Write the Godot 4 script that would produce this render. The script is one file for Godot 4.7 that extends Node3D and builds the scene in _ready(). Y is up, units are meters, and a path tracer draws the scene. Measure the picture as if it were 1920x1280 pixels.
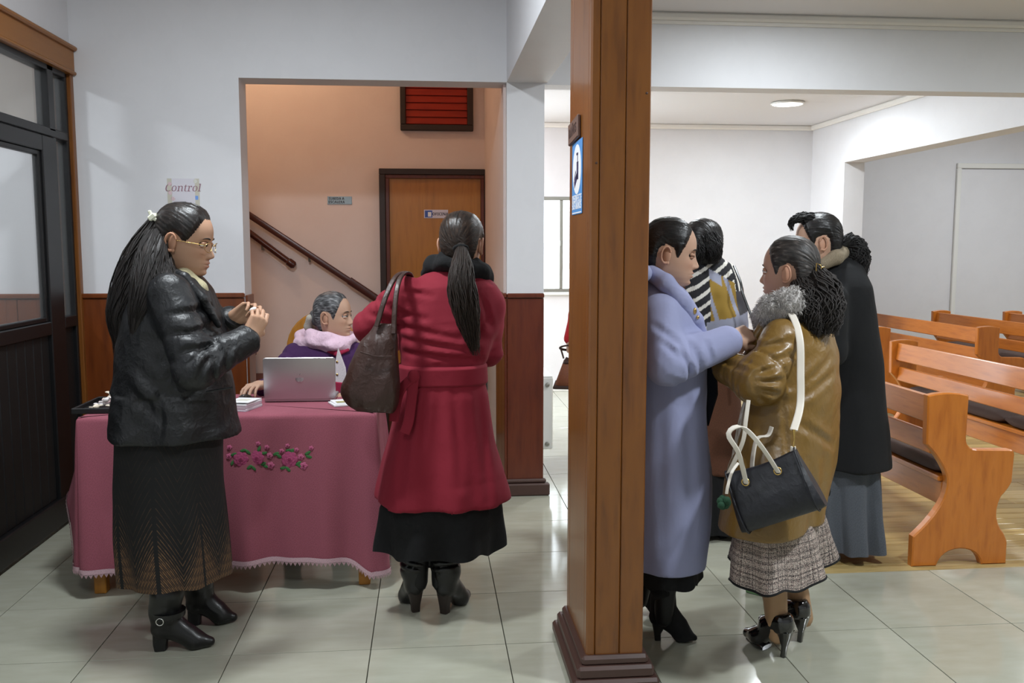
extends Node3D

# ---------------------------------------------------------------- mesh builder
class MB:
	var v := PackedVector3Array()
	var uv := PackedVector2Array()
	var col := PackedColorArray()
	var ix := PackedInt32Array()
	var nr := PackedVector3Array()
	var tint := Color.WHITE

	func p(a: Vector3, u := Vector2.ZERO) -> int:
		v.append(a)
		uv.append(u)
		col.append(tint)
		return v.size() - 1

	func tri(a: int, b: int, c: int) -> void:
		ix.append(a)
		ix.append(b)
		ix.append(c)

	func fin(v0: int, i0: int, closed := true) -> void:
		if closed:
			var mid := Vector3.ZERO
			for i in range(v0, v.size()):
				mid += v[i]
			mid /= maxf(1.0, v.size() - v0)
			var vol := 0.0
			for i in range(i0, ix.size(), 3):
				vol += (v[ix[i]] - mid).dot((v[ix[i + 2]] - mid).cross(v[ix[i + 1]] - mid))
			if vol < 0.0:
				for i in range(i0, ix.size(), 3):
					var t := ix[i + 1]
					ix[i + 1] = ix[i + 2]
					ix[i + 2] = t
		nr.resize(v.size())
		for i in range(v0, v.size()):
			nr[i] = Vector3.ZERO
		for i in range(i0, ix.size(), 3):
			var a := ix[i]
			var b := ix[i + 1]
			var c := ix[i + 2]
			var n := (v[c] - v[a]).cross(v[b] - v[a])
			nr[a] += n
			nr[b] += n
			nr[c] += n
		for i in range(v0, v.size()):
			nr[i] = nr[i].normalized() if nr[i].length_squared() > 1e-20 else Vector3.UP

	func face(pts: Array) -> void:
		var v0 := v.size()
		for q in pts:
			p(q)
		for k in range(1, pts.size() - 1):
			tri(v0, v0 + k, v0 + k + 1)

	func box(c: Vector3, s: Vector3, bas := Basis.IDENTITY, b := 0.0) -> MB:
		var v0 := v.size()
		var i0 := ix.size()
		var h := s * 0.5
		if b <= 0.0:
			for ax in 3:
				for sg in [-1.0, 1.0]:
					var q := []
					for k in [[-1, -1], [1, -1], [1, 1], [-1, 1]]:
						var l := Vector3.ZERO
						l[ax] = sg * h[ax]
						l[(ax + 1) % 3] = k[0] * h[(ax + 1) % 3] * sg
						l[(ax + 2) % 3] = k[1] * h[(ax + 2) % 3]
						q.append(c + bas * l)
					face(q)
		else:
			b = minf(b, minf(h.x, minf(h.y, h.z)) * 0.9)
			for ax in 3:
				var a1 := (ax + 1) % 3
				var a2 := (ax + 2) % 3
				for sg in [-1.0, 1.0]:
					var q := []
					for k in [[-1, -1], [1, -1], [1, 1], [-1, 1]]:
						var l := Vector3.ZERO
						l[ax] = sg * h[ax]
						l[a1] = k[0] * (h[a1] - b) * sg
						l[a2] = k[1] * (h[a2] - b)
						q.append(c + bas * l)
					face(q)
				for s1 in [-1.0, 1.0]:
					for s2 in [-1.0, 1.0]:
						var q := []
						for k in [[0, -1], [0, 1], [1, 1], [1, -1]]:
							var l := Vector3.ZERO
							l[ax] = k[1] * (h[ax] - b) * s1 * s2
							l[a1] = s1 * (h[a1] if k[0] == 0 else h[a1] - b)
							l[a2] = s2 * (h[a2] - b if k[0] == 0 else h[a2])
							q.append(c + bas * l)
						face(q)
			for sx in [-1.0, 1.0]:
				for sy in [-1.0, 1.0]:
					for sz in [-1.0, 1.0]:
						var q := [c + bas * Vector3(sx * h.x, sy * (h.y - b), sz * (h.z - b)), c + bas * Vector3(sx * (h.x - b), sy * h.y, sz * (h.z - b)), c + bas * Vector3(sx * (h.x - b), sy * (h.y - b), sz * h.z)]
						if sx * sy * sz > 0:
							q.reverse()
						face(q)
		for i in range(i0, ix.size(), 3):
			var a0 := v[ix[i]]
			if (v[ix[i + 2]] - a0).cross(v[ix[i + 1]] - a0).dot(a0 - c) < 0.0:
				var sw := ix[i + 1]
				ix[i + 1] = ix[i + 2]
				ix[i + 2] = sw
		fin(v0, i0, false)
		return self

	# outline in a plane, given thickness; at = origin, ax/ay the plane, az the thickness direction
	func prism(pts: PackedVector2Array, t0: float, t1: float, at: Vector3, ax: Vector3, ay: Vector3, az: Vector3, bev := 0.0) -> MB:
		var v0 := v.size()
		var i0 := ix.size()
		var n := pts.size()
		if Geometry2D.is_polygon_clockwise(pts):
			pts.reverse()
		var inner := pts
		if bev > 0.0:
			inner = PackedVector2Array()
			for k in n:
				var e0 := (pts[k] - pts[(k + n - 1) % n]).normalized()
				var e1 := (pts[(k + 1) % n] - pts[k]).normalized()
				var m := (Vector2(-e0.y, e0.x) + Vector2(-e1.y, e1.x))
				m = m / maxf(0.4, m.length_squared() * 0.5)
				inner.append(pts[k] + m * bev)
		var tr := Geometry2D.triangulate_polygon(inner)
		for side in 2:
			var b0 := v.size()
			var t := t0 if side == 0 else t1
			for q in inner:
				p(at + ax * q.x + ay * q.y + az * t, q)
			for k in range(0, tr.size(), 3):
				if side == 0:
					tri(b0 + tr[k], b0 + tr[k + 1], b0 + tr[k + 2])
				else:
					tri(b0 + tr[k], b0 + tr[k + 2], b0 + tr[k + 1])
		var lev := [[inner, t0], [pts, t0 + bev], [pts, t1 - bev], [inner, t1]] if bev > 0.0 else [[pts, t0], [pts, t1]]
		for l in lev.size() - 1:
			for k in n:
				var k2 := (k + 1) % n
				var a0: Vector2 = lev[l][0][k]
				var a1: Vector2 = lev[l][0][k2]
				var c0: Vector2 = lev[l + 1][0][k]
				var c1: Vector2 = lev[l + 1][0][k2]
				face([at + ax * a0.x + ay * a0.y + az * lev[l][1], at + ax * c0.x + ay * c0.y + az * lev[l + 1][1], at + ax * c1.x + ay * c1.y + az * lev[l + 1][1], at + ax * a1.x + ay * a1.y + az * lev[l][1]])
		fin(v0, i0)
		return self

	# rings: Array of PackedVector3Array of equal size, joined round
	func loft(rings: Array, caps := true, round := true, us := 1.0, vs := 1.0) -> MB:
		var v0 := v.size()
		var i0 := ix.size()
		var m: int = rings[0].size()
		var cols := m + 1 if round else m
		for r in rings.size():
			for k in cols:
				p(rings[r][k % m], Vector2(us * k / float(cols - 1), vs * r / maxf(1.0, rings.size() - 1.0)))
		for r in rings.size() - 1:
			for k in cols - 1:
				var a := v0 + r * cols + k
				tri(a, a + 1, a + cols + 1)
				tri(a, a + cols + 1, a + cols)
		if caps and round:
			for e in [0, rings.size() - 1]:
				var mid := Vector3.ZERO
				for q in rings[e]:
					mid += q
				var c0 := p(mid / m, Vector2(0.5, 0.5))
				for q in rings[e]:
					p(q)
				for k in m:
					if e == 0:
						tri(c0, c0 + 1 + (k + 1) % m, c0 + 1 + k)
					else:
						tri(c0, c0 + 1 + k, c0 + 1 + (k + 1) % m)
		fin(v0, i0, round)
		if round:  # weld the seam's normals
			for r in rings.size():
				var a := v0 + r * cols
				var nn := (nr[a] + nr[a + cols - 1]).normalized()
				nr[a] = nn
				nr[a + cols - 1] = nn
		return self

	# swept tube; rad: Array of floats or of [width, thickness]; up: side of the flat section
	func tube(path: Array, rad: Array, sides := 8, caps := true, up := Vector3.ZERO, vs := 1.0) -> MB:
		var rings := []
		var n := path.size()
		var side := Vector3.ZERO
		for i in n:
			var t: Vector3 = (path[mini(i + 1, n - 1)] - path[maxi(i - 1, 0)]).normalized()
			if up != Vector3.ZERO:
				side = up - t * up.dot(t)
				side = side.normalized()
			elif i == 0:
				side = t.cross(Vector3.UP if absf(t.y) < 0.9 else Vector3.RIGHT).normalized()
			else:
				side = (side - t * side.dot(t)).normalized()
			var oth := t.cross(side)
			var r = rad[mini(i, rad.size() - 1)]
			var rx: float = r[0] if r is Array else r
			var ry: float = r[1] if r is Array else r
			var ring := PackedVector3Array()
			for k in sides:
				var a := TAU * k / sides
				var ca := cos(a)
				var sa := sin(a)
				if r is Array:
					ca = signf(ca) * pow(absf(ca), 0.5)
					sa = signf(sa) * pow(absf(sa), 0.5)
				ring.append(path[i] + side * rx * ca + oth * ry * sa)
			rings.append(ring)
		return loft(rings, caps, true, 1.0, vs)

	func lathe(prof: PackedVector2Array, at: Vector3, bas := Basis.IDENTITY, sides := 20) -> MB:
		var rings := []
		for q in prof:
			var ring := PackedVector3Array()
			for k in sides:
				var a := TAU * k / sides
				ring.append(at + bas * Vector3(q.x * cos(a), q.y, q.x * sin(a)))
			rings.append(ring)
		return loft(rings)

	func ball(c: Vector3, r: Vector3, bas := Basis.IDENTITY, sides := 12, levels := 8) -> MB:
		var rings := []
		for j in levels + 1:
			var t := PI * (j / float(levels)) * 0.998 + 0.003
			var ring := PackedVector3Array()
			for k in sides:
				var a := TAU * k / sides
				ring.append(c + bas * Vector3(r.x * sin(t) * cos(a), r.y * cos(t), r.z * sin(t) * sin(a)))
			rings.append(ring)
		return loft(rings, false)

	func grid(pts: Array, cols: int, us: Array, round := true) -> MB:
		var v0 := v.size()
		var i0 := ix.size()
		for k in pts.size():
			p(pts[k], us[k] if us.size() else Vector2.ZERO)
		for r in pts.size() / cols - 1:
			for k in cols - 1:
				var a := v0 + r * cols + k
				tri(a, a + 1, a + cols + 1)
				tri(a, a + cols + 1, a + cols)
		fin(v0, i0, round)
		return self

	func mesh() -> ArrayMesh:
		var am := ArrayMesh.new()
		var a := []
		a.resize(Mesh.ARRAY_MAX)
		a[Mesh.ARRAY_VERTEX] = v
		a[Mesh.ARRAY_NORMAL] = nr
		a[Mesh.ARRAY_TEX_UV] = uv
		a[Mesh.ARRAY_COLOR] = col
		a[Mesh.ARRAY_INDEX] = ix
		am.add_surface_from_arrays(Mesh.PRIMITIVE_TRIANGLES, a)
		return am

# ---------------------------------------------------------------- distance field, meshed as surface nets
class Field:
	var o: Vector3
	var h: float
	var nx: int
	var ny: int
	var nz: int
	var f := PackedFloat32Array()

	func _init(lo: Vector3, hi: Vector3, cell: float) -> void:
		o = lo
		h = cell
		nx = int(ceil((hi.x - lo.x) / h)) + 1
		ny = int(ceil((hi.y - lo.y) / h)) + 1
		nz = int(ceil((hi.z - lo.z) / h)) + 1
		f.resize(nx * ny * nz)
		f.fill(9.0)

	# tapered capsule; wr: ripples [amplitude, count, phase]
	func cone(a: Vector3, ra: float, b: Vector3, rb: float, k := 0.02, wr := []) -> Field:
		var m := maxf(ra, rb) + maxf(k, 3.0 * h)
		var l := (Vector3(minf(a.x, b.x), minf(a.y, b.y), minf(a.z, b.z)) - Vector3.ONE * m - o) / h
		var g := (Vector3(maxf(a.x, b.x), maxf(a.y, b.y), maxf(a.z, b.z)) + Vector3.ONE * m - o) / h
		var ab := b - a
		var inv := 1.0 / maxf(1e-9, ab.length_squared())
		var amp := 0.0
		var cnt := 0.0
		var ph := 0.0
		var wc := 0.5
		var ww := 9.0
		if wr.size():
			amp = wr[0]
			cnt = wr[1] * TAU
			ph = wr[2]
			if wr.size() > 3:
				wc = wr[3]
				ww = wr[4]
		var sd := ab.cross(Vector3(0.3, 0.5, 0.8)).normalized()
		for iy in range(maxi(0, int(l.y)), mini(ny, int(g.y) + 2)):
			for iz in range(maxi(0, int(l.z)), mini(nz, int(g.z) + 2)):
				var row := (iy * nz + iz) * nx
				for ix in range(maxi(0, int(l.x)), mini(nx, int(g.x) + 2)):
					var q := o + Vector3(ix, iy, iz) * h - a
					var t := clampf(q.dot(ab) * inv, 0.0, 1.0)
					var d := (q - ab * t).length() - (ra + (rb - ra) * t)
					if amp != 0.0 and d < 0.05:
						var cr := 1.0 - absf(sin(0.5 * (t * cnt + ph + q.dot(sd) * 26.0)))
						d += amp * (2.4 * cr * cr * cr - 0.6) * minf(1.0, 6.0 * minf(t + 0.05, 1.03 - t)) * exp(-pow((t - wc) / ww, 2.0))
					var e := f[row + ix]
					if k > 0.0:
						var hh := maxf(k - absf(d - e), 0.0) / k
						f[row + ix] = minf(d, e) - hh * hh * k * 0.25
					elif d < e:
						f[row + ix] = d
		return self

	func ell(c: Vector3, r: Vector3, bas := Basis.IDENTITY, k := 0.02, sub := false) -> Field:
		var m := maxf(r.x, maxf(r.y, r.z)) + maxf(k, 3.0 * h)
		var l := (c - Vector3.ONE * m - o) / h
		var g := (c + Vector3.ONE * m - o) / h
		var bi := bas.transposed()
		for iy in range(maxi(0, int(l.y)), mini(ny, int(g.y) + 2)):
			for iz in range(maxi(0, int(l.z)), mini(nz, int(g.z) + 2)):
				var row := (iy * nz + iz) * nx
				for ix in range(maxi(0, int(l.x)), mini(nx, int(g.x) + 2)):
					var q := bi * (o + Vector3(ix, iy, iz) * h - c)
					var s := (q / r).length()
					var d := q.length() * (1.0 - 1.0 / s) if s > 0.001 else -r.x
					var e := f[row + ix]
					if sub:
						f[row + ix] = maxf(e, -d)
					else:
						var hh := maxf(k - absf(d - e), 0.0) / maxf(k, 1e-6)
						f[row + ix] = minf(d, e) - hh * hh * k * 0.25
		return self

	# upright stack of oval sections [y, cx, cz, rx, rz, turn, power, fold amplitude, fold count, fold phase]
	func stack(sec: Array, k := 0.03) -> Field:
		for iy in ny:
			var y := o.y + iy * h
			if y > sec[0][0] + 2.0 * h or y < sec[-1][0] - 2.0 * h:
				continue
			var j := 0
			while j < sec.size() - 2 and y < sec[j + 1][0]:
				j += 1
			var t := clampf((sec[j][0] - y) / (sec[j][0] - sec[j + 1][0]), 0.0, 1.0)
			var p0: Array = sec[maxi(j - 1, 0)]
			var p1: Array = sec[j]
			var p2: Array = sec[j + 1]
			var p3: Array = sec[mini(j + 2, sec.size() - 1)]
			var w := []
			for c in 10:
				var a: float = p1[c]
				var b: float = p2[c]
				var lo: float = minf(a, b)
				var hi: float = maxf(a, b)
				w.append(clampf(cubic_interpolate(a, b, p0[c], p3[c], t), lo - (hi - lo) * 0.1, hi + (hi - lo) * 0.1))
			var cx: float = w[1]
			var cz: float = w[2]
			var rx: float = maxf(w[3], 0.002)
			var rz: float = maxf(w[4], 0.002)
			var ca := cos(w[5])
			var sa := sin(w[5])
			var pw: float = w[6]
			var amp: float = w[7]
			var fn: float = roundf(w[8])
			var ph: float = w[9]
			var cap := maxf(y - sec[0][0], sec[-1][0] - y)
			for iz in nz:
				var row := (iy * nz + iz) * nx
				var dz := o.z + iz * h - cz
				for ix in nx:
					var dx := o.x + ix * h - cx
					var lx := ca * dx - sa * dz
					var lz := sa * dx + ca * dz
					var s := pow(pow(absf(lx) / rx, pw) + pow(absf(lz) / rz, pw), 1.0 / pw)
					var rad := sqrt(lx * lx + lz * lz)
					var d := rad * (1.0 - 1.0 / s) if s > 0.01 else -minf(rx, rz)
					if amp > 0.0 and absf(d) < 0.1:
						var th := atan2(lz, lx)
						d -= amp * (sin(fn * th + ph) + 0.5 * sin((fn * 2.0 - 3.0) * th + ph * 2.3 + 1.0))
					if cap > d:
						d = cap
					if d < 0.15:
						var e := f[row + ix]
						var hh := maxf(k - absf(d - e), 0.0) / k
						f[row + ix] = minf(d, e) - hh * hh * k * 0.25
		return self

	func wrinkle(n: FastNoiseLite, amp: float, fr: Vector3, y0 := -9.0, y1 := 9.0) -> Field:
		for iy in ny:
			var y := o.y + iy * h
			if y < y0 or y > y1:
				continue
			var a := amp * minf(1.0, minf(y - y0, y1 - y) / 0.06)
			for iz in nz:
				var row := (iy * nz + iz) * nx
				for ix in nx:
					var d := f[row + ix]
					if d < 0.04 and d > -0.04:
						var q := (o + Vector3(ix, iy, iz) * h) * fr
						f[row + ix] = d + a * n.get_noise_3dv(q)
		return self

	# fold of cloth: a groove along a line in the upright plane, on the side in front of z0
	func fold(a: Vector2, b: Vector2, deep: float, wide: float, z0: float) -> Field:
		var m := wide * 2.5
		var x0 := maxi(0, int((minf(a.x, b.x) - m - o.x) / h))
		var x1 := mini(nx, int((maxf(a.x, b.x) + m - o.x) / h) + 2)
		var y0 := maxi(0, int((minf(a.y, b.y) - m - o.y) / h))
		var y1 := mini(ny, int((maxf(a.y, b.y) + m - o.y) / h) + 2)
		var zs := maxi(0, int((z0 - o.z) / h))
		var ab := b - a
		var inv := 1.0 / maxf(1e-9, ab.length_squared())
		for iy in range(y0, y1):
			for ix in range(x0, x1):
				var q := Vector2(o.x + ix * h, o.y + iy * h) - a
				var t := clampf(q.dot(ab) * inv, 0.0, 1.0)
				# the side below the groove swells a little
				var d := (q - ab * t).length() / wide
				var e := deep * (exp(-d * d) - 0.45 * exp(-(d - 1.6) * (d - 1.6))) * sqrt(maxf(0.0, sin(PI * clampf(0.06 + 0.88 * t, 0.0, 1.0))))
				for iz in range(zs, nz):
					var k := (iy * nz + iz) * nx + ix
					if absf(f[k]) < 0.05:
						f[k] += e
		return self

	# keep only the side of a plane that its normal points away from
	func cut(at: Vector3, n: Vector3) -> Field:
		for iy in ny:
			for iz in nz:
				var row := (iy * nz + iz) * nx
				var b := (o + Vector3(0, iy, iz) * h - at).dot(n)
				var st := n.x * h
				for ix in nx:
					var d := b + st * ix
					if d > f[row + ix]:
						f[row + ix] = d
		return self

	func to(mb: MB) -> void:
		var cell := PackedInt32Array()
		cell.resize(f.size())
		cell.fill(-1)
		var v0 := mb.v.size()
		var i0 := mb.ix.size()
		var sx := 1
		var sz := nx
		var sy := nx * nz
		var off := [0, sx, sz, sx + sz, sy, sy + sx, sy + sz, sy + sx + sz]
		var pos := [Vector3(0, 0, 0), Vector3(1, 0, 0), Vector3(0, 0, 1), Vector3(1, 0, 1), Vector3(0, 1, 0), Vector3(1, 1, 0), Vector3(0, 1, 1), Vector3(1, 1, 1)]
		var eds := [[0, 1], [2, 3], [4, 5], [6, 7], [0, 2], [1, 3], [4, 6], [5, 7], [0, 4], [1, 5], [2, 6], [3, 7]]
		var lim := 3.5 * h
		for iy in ny - 1:
			for iz in nz - 1:
				var row := (iy * nz + iz) * nx
				for ix in nx - 1:
					var b := row + ix
					var q := f[b]
					if q > lim or q < -lim:
						continue
					var ins := 0
					for c in 8:
						if f[b + off[c]] < 0.0:
							ins += 1
					if ins == 0 or ins == 8:
						continue
					var s := Vector3.ZERO
					var n := 0
					for e in eds:
						var fa := f[b + off[e[0]]]
						var fb := f[b + off[e[1]]]
						if (fa < 0.0) != (fb < 0.0):
							var pa: Vector3 = pos[e[0]]
							s += pa.lerp(pos[e[1]], fa / (fa - fb))
							n += 1
					cell[b] = mb.p(o + (Vector3(ix, iy, iz) + s / n) * h)
		for iy in range(1, ny - 1):
			for iz in range(1, nz - 1):
				var row := (iy * nz + iz) * nx
				for ix in range(1, nx - 1):
					var b := row + ix
					if cell[b] < 0:
						continue
					var ins := f[b] < 0.0
					for ax in 3:
						var s0: int = [sx, sy, sz][ax]
						if (f[b + s0] < 0.0) == ins:
							continue
						var s1: int = [sy, sz, sx][ax]
						var s2: int = [sz, sx, sy][ax]
						var a := cell[b]
						var b1 := cell[b - s1]
						var c1 := cell[b - s1 - s2]
						var d1 := cell[b - s2]
						if a < 0 or b1 < 0 or c1 < 0 or d1 < 0:
							continue
						if ins:
							mb.tri(a, d1, c1)
							mb.tri(a, c1, b1)
						else:
							mb.tri(a, b1, c1)
							mb.tri(a, c1, d1)
		mb.fin(v0, i0)

# ---------------------------------------------------------------- naming helpers
var taken := {}

func numbered(called: String) -> String:
	if not taken.has(called):
		taken[called] = 0
		return called
	taken[called] += 1
	return "%s_%03d" % [called, taken[called]]

func thing(called: String, label: String, category: String, at := Vector3.ZERO, group := "") -> Node3D:
	var o := Node3D.new()
	o.name = numbered(called)
	add_child(o)
	o.position = at
	tag(o, label, category, group)
	return o

func tag(o: Node, label: String, category: String, group := "") -> void:
	o.set_meta("label", label)
	o.set_meta("category", category)
	if group:
		o.set_meta("group", group)

# a mesh in world coordinates, kept under its thing (whose own place is taken off)
func obj(called: String, mesh: Mesh, mat: Material, parent: Node3D = self) -> MeshInstance3D:
	var o := MeshInstance3D.new()
	o.name = called if parent != self else numbered(called)
	o.mesh = mesh
	o.material_override = mat
	parent.add_child(o, true)
	if parent != self:
		var up := Vector3.ZERO
		var q: Node = parent
		while q != self:
			up += (q as Node3D).position
			q = q.get_parent()
		o.position = -up
	return o

func struct(called: String, mb: MB, mat: Material) -> MeshInstance3D:
	var o := obj(called, mb.mesh(), mat)
	o.set_meta("kind", "structure")
	return o

func B(c0: Vector3, c1: Vector3, bev := 0.0) -> MB:
	return MB.new().box((c0 + c1) * 0.5, (c1 - c0).abs(), Basis.IDENTITY, bev)

func lettering(called: String, txt: String, size: float, at: Vector3, bas: Basis, mat: Material, parent: Node3D, font := "Droid Sans", bold := false, italic := false) -> MeshInstance3D:
	var tm := TextMesh.new()
	var sf := SystemFont.new()
	sf.font_names = PackedStringArray([font])
	if bold:
		sf.font_weight = 700
	sf.font_italic = italic
	tm.font = sf
	tm.text = txt
	tm.font_size = 64
	tm.pixel_size = size / 64.0
	tm.depth = 0.0008
	tm.curve_step = 2.0
	var o := obj(called, tm, mat, parent)
	o.transform = Transform3D(bas, at + o.position)
	return o

# ---------------------------------------------------------------- materials
var M := {}
var texes := {}

func noise(seed_: int, freq: float, oct := 4, type := FastNoiseLite.TYPE_SIMPLEX_SMOOTH, warp := 0.0) -> FastNoiseLite:
	var n := FastNoiseLite.new()
	n.seed = seed_
	n.frequency = freq
	n.noise_type = type
	n.fractal_octaves = oct
	if warp > 0.0:
		n.domain_warp_enabled = true
		n.domain_warp_amplitude = warp
		n.domain_warp_frequency = 0.01
	return n

func ntex(n: FastNoiseLite, cols: Array, size := 512, offs := []) -> NoiseTexture2D:
	var t := NoiseTexture2D.new()
	t.width = size
	t.height = size
	t.seamless = true
	t.noise = n
	if cols.size():
		var g := Gradient.new()
		var c := PackedColorArray()
		var of := PackedFloat32Array()
		for i in cols.size():
			c.append(cols[i])
			of.append(offs[i] if offs.size() else i / float(cols.size() - 1))
		g.colors = c
		g.offsets = of
		t.color_ramp = g
	return t

func std(c: Color, rough := 0.6, metal := 0.0) -> StandardMaterial3D:
	var m := StandardMaterial3D.new()
	m.albedo_color = c
	m.roughness = rough
	m.metallic = metal
	return m

func rgb(r: float, g: float, b: float) -> Color:
	return Color(r / 255.0, g / 255.0, b / 255.0)

func tri(m: StandardMaterial3D, sc: Vector3, off := Vector3.ZERO) -> StandardMaterial3D:
	m.uv1_triplanar = true
	m.uv1_world_triplanar = true
	m.uv1_scale = sc
	m.uv1_offset = off
	m.uv1_triplanar_sharpness = 4.0
	return m

func bump(m: StandardMaterial3D, key: String, cm: float) -> StandardMaterial3D:
	m.heightmap_enabled = true
	m.heightmap_texture = texes[key]
	m.heightmap_scale = cm
	return m

func wood(key: String, sc: Vector3, rough: float, off := Vector3.ZERO, coat := 0.0) -> StandardMaterial3D:
	var m := std(Color.WHITE, rough)
	m.albedo_texture = texes[key]
	tri(m, sc, off)
	if coat > 0.0:
		m.clearcoat_enabled = true
		m.clearcoat = coat
		m.clearcoat_roughness = 0.12
	return m

func cloth(c: Color, amt := 0.12, rough := 0.9, sc := 9.0, cm := 0.06, rim := 0.25) -> StandardMaterial3D:
	var m := std(c, rough)
	m.albedo_texture = texes.mottle
	tri(m, Vector3.ONE * sc)
	bump(m, "weave", cm)
	if rim > 0.0:
		m.rim_enabled = true
		m.rim = rim
		m.rim_tint = 0.7
	return m

func leather(c: Color, rough: float, cm: float, sc := 7.0, coat := 0.0) -> StandardMaterial3D:
	var m := std(c, rough)
	m.albedo_texture = texes.mottle
	tri(m, Vector3.ONE * sc)
	bump(m, "hide", cm)
	if coat > 0.0:
		m.clearcoat_enabled = true
		m.clearcoat = coat
		m.clearcoat_roughness = 0.15
	return m

# cloth or leather with soft creases as relief
func creased(m: StandardMaterial3D, cm: float, sc := 2.2) -> StandardMaterial3D:
	m.heightmap_texture = texes.folds
	m.heightmap_scale = cm
	m.uv1_scale = Vector3(sc, sc * 0.8, sc)
	m.albedo_texture = null
	return m

func make_materials() -> void:
	texes.mottle = ntex(noise(3, 0.03, 4), [Color(0.80, 0.80, 0.80), Color(0.92, 0.92, 0.92), Color(1, 1, 1)], 512)
	texes.weave = ntex(noise(5, 0.25, 2, FastNoiseLite.TYPE_VALUE), [], 512)
	texes.hide = ntex(noise(9, 0.03, 3, FastNoiseLite.TYPE_CELLULAR), [], 512)
	var rd := noise(15, 0.007, 5, FastNoiseLite.TYPE_SIMPLEX_SMOOTH, 30.0)
	rd.fractal_type = FastNoiseLite.FRACTAL_RIDGED
	rd.fractal_gain = 0.45
	texes.folds = ntex(rd, [], 512)
	texes.plaster = ntex(noise(11, 0.02, 5), [], 512)
	var g := noise(21, 0.012, 5, FastNoiseLite.TYPE_SIMPLEX_SMOOTH, 28.0)
	texes.w_pillar = ntex(g, [rgb(96, 54, 17), rgb(120, 70, 23), rgb(127, 76, 26), rgb(110, 63, 20)], 512)
	texes.w_dark = ntex(g, [rgb(78, 32, 17), rgb(94, 40, 22), rgb(102, 46, 25), rgb(84, 35, 19)], 512)
	texes.w_pew = ntex(g, [rgb(168, 92, 26), rgb(188, 108, 34), rgb(196, 116, 40), rgb(178, 100, 30)], 512)
	texes.w_red = ntex(g, [rgb(136, 40, 20), rgb(152, 50, 26), rgb(158, 56, 28), rgb(142, 44, 22)], 512)
	texes.w_door = ntex(g, [rgb(160, 104, 30), rgb(174, 114, 36), rgb(180, 120, 40), rgb(166, 108, 32)], 512)
	texes.w_plank = ntex(g, [rgb(150, 122, 70), rgb(186, 160, 104), rgb(196, 172, 118), rgb(168, 140, 84)], 512)
	var tl := noise(31, 0.008, 5, FastNoiseLite.TYPE_SIMPLEX_SMOOTH, 10.0)
	texes.tile = ntex(tl, [rgb(166, 166, 149), rgb(171, 171, 155), rgb(176, 176, 161)], 512)
	texes.wall = ntex(noise(33, 0.01, 4), [rgb(223, 223, 226), rgb(225, 225, 228), rgb(226, 226, 229)], 512)
	texes.pink = ntex(noise(34, 0.01, 4), [rgb(232, 214, 208), rgb(234, 217, 211), rgb(236, 219, 213)], 512)

	M.wall = tri(std(Color.WHITE, 0.55), Vector3.ONE * 0.6)
	M.wall.albedo_texture = texes.wall
	bump(M.wall, "plaster", 0.003)
	M.ceiling = tri(std(rgb(226, 224, 226), 0.6), Vector3.ONE * 0.6)
	M.cornice = std(rgb(236, 233, 228), 0.5)
	M.pink = tri(std(Color.WHITE, 0.6), Vector3.ONE * 0.6)
	M.pink.albedo_texture = texes.pink
	M.beige = std(rgb(158, 144, 130), 0.6)
	M.tile = []
	for k in 3:
		var t: StandardMaterial3D = tri(std(Color(1, 1, 1).darkened(0.015 * k), 0.1), Vector3(0.9, 1, 3.2), Vector3(0.37 * k, 0, 0.21 * k))
		t.albedo_texture = texes.tile
		t.metallic_specular = 0.55
		M.tile.append(t)
	M.grout = std(rgb(120, 114, 100), 0.8)
	M.plank = []
	for k in 4:
		var t: StandardMaterial3D = wood("w_plank", Vector3(0.35, 3, 3), 0.28, Vector3(0.3 * k, 0.2 * k, 0.17 * k))
		t.albedo_color = Color(1, 1, 1).darkened(0.05 * k)
		M.plank.append(t)
	M.pillar = []
	for k in 3:
		M.pillar.append(wood("w_pillar", Vector3(2.4, 0.35, 2.4), 0.32, Vector3(0.31 * k, 0.2 * k, 0.4 * k), 0.35))
	M.wains = []
	for k in 3:
		M.wains.append(wood("w_dark", Vector3(2.2, 0.3, 2.2), 0.35, Vector3(0.3 * k, 0.23 * k, 0.1 * k), 0.25))
	M.wains_left = []
	for k in 3:
		var wl: StandardMaterial3D = wood("w_pillar", Vector3(2.2, 0.3, 2.2), 0.35, Vector3(0.3 * k, 0.23 * k, 0.1 * k), 0.25)
		wl.albedo_color = Color(0.92, 0.78, 0.80)
		M.wains_left.append(wl)
	M.trimwood = wood("w_door", Vector3(2, 2, 0.3), 0.4)
	M.trimwood.albedo_color = Color(0.82, 0.78, 0.74)
	M.basewood = std(rgb(74, 52, 46), 0.4)
	M.jambwood = wood("w_pillar", Vector3(3, 0.3, 3), 0.4)
	M.pewz = wood("w_pew", Vector3(3, 3, 0.4), 0.3, Vector3.ZERO, 0.4)
	M.pewy = wood("w_pew", Vector3(2.6, 0.45, 2.6), 0.3, Vector3(0.3, 0.1, 0.6), 0.4)
	M.officedoor = wood("w_door", Vector3(2.5, 0.3, 2.5), 0.4, Vector3.ZERO, 0.2)
	M.doorframe_dark = std(rgb(48, 34, 30), 0.5)
	M.doorframe_red = wood("w_dark", Vector3(3, 0.3, 3), 0.4)
	M.hatch = wood("w_red", Vector3(0.4, 3, 3), 0.45)
	M.hatch.albedo_color = Color(1.0, 0.72, 0.6)
	M.black_paint = std(rgb(15, 15, 17), 0.42)
	M.black_matte = std(rgb(11, 11, 12), 0.6)
	M.glass = std(Color(0.96, 0.98, 0.98, 0.06), 0.02)
	M.glass.transparency = BaseMaterial3D.TRANSPARENCY_ALPHA
	M.alu = std(rgb(150, 150, 142), 0.4, 0.6)
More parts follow.
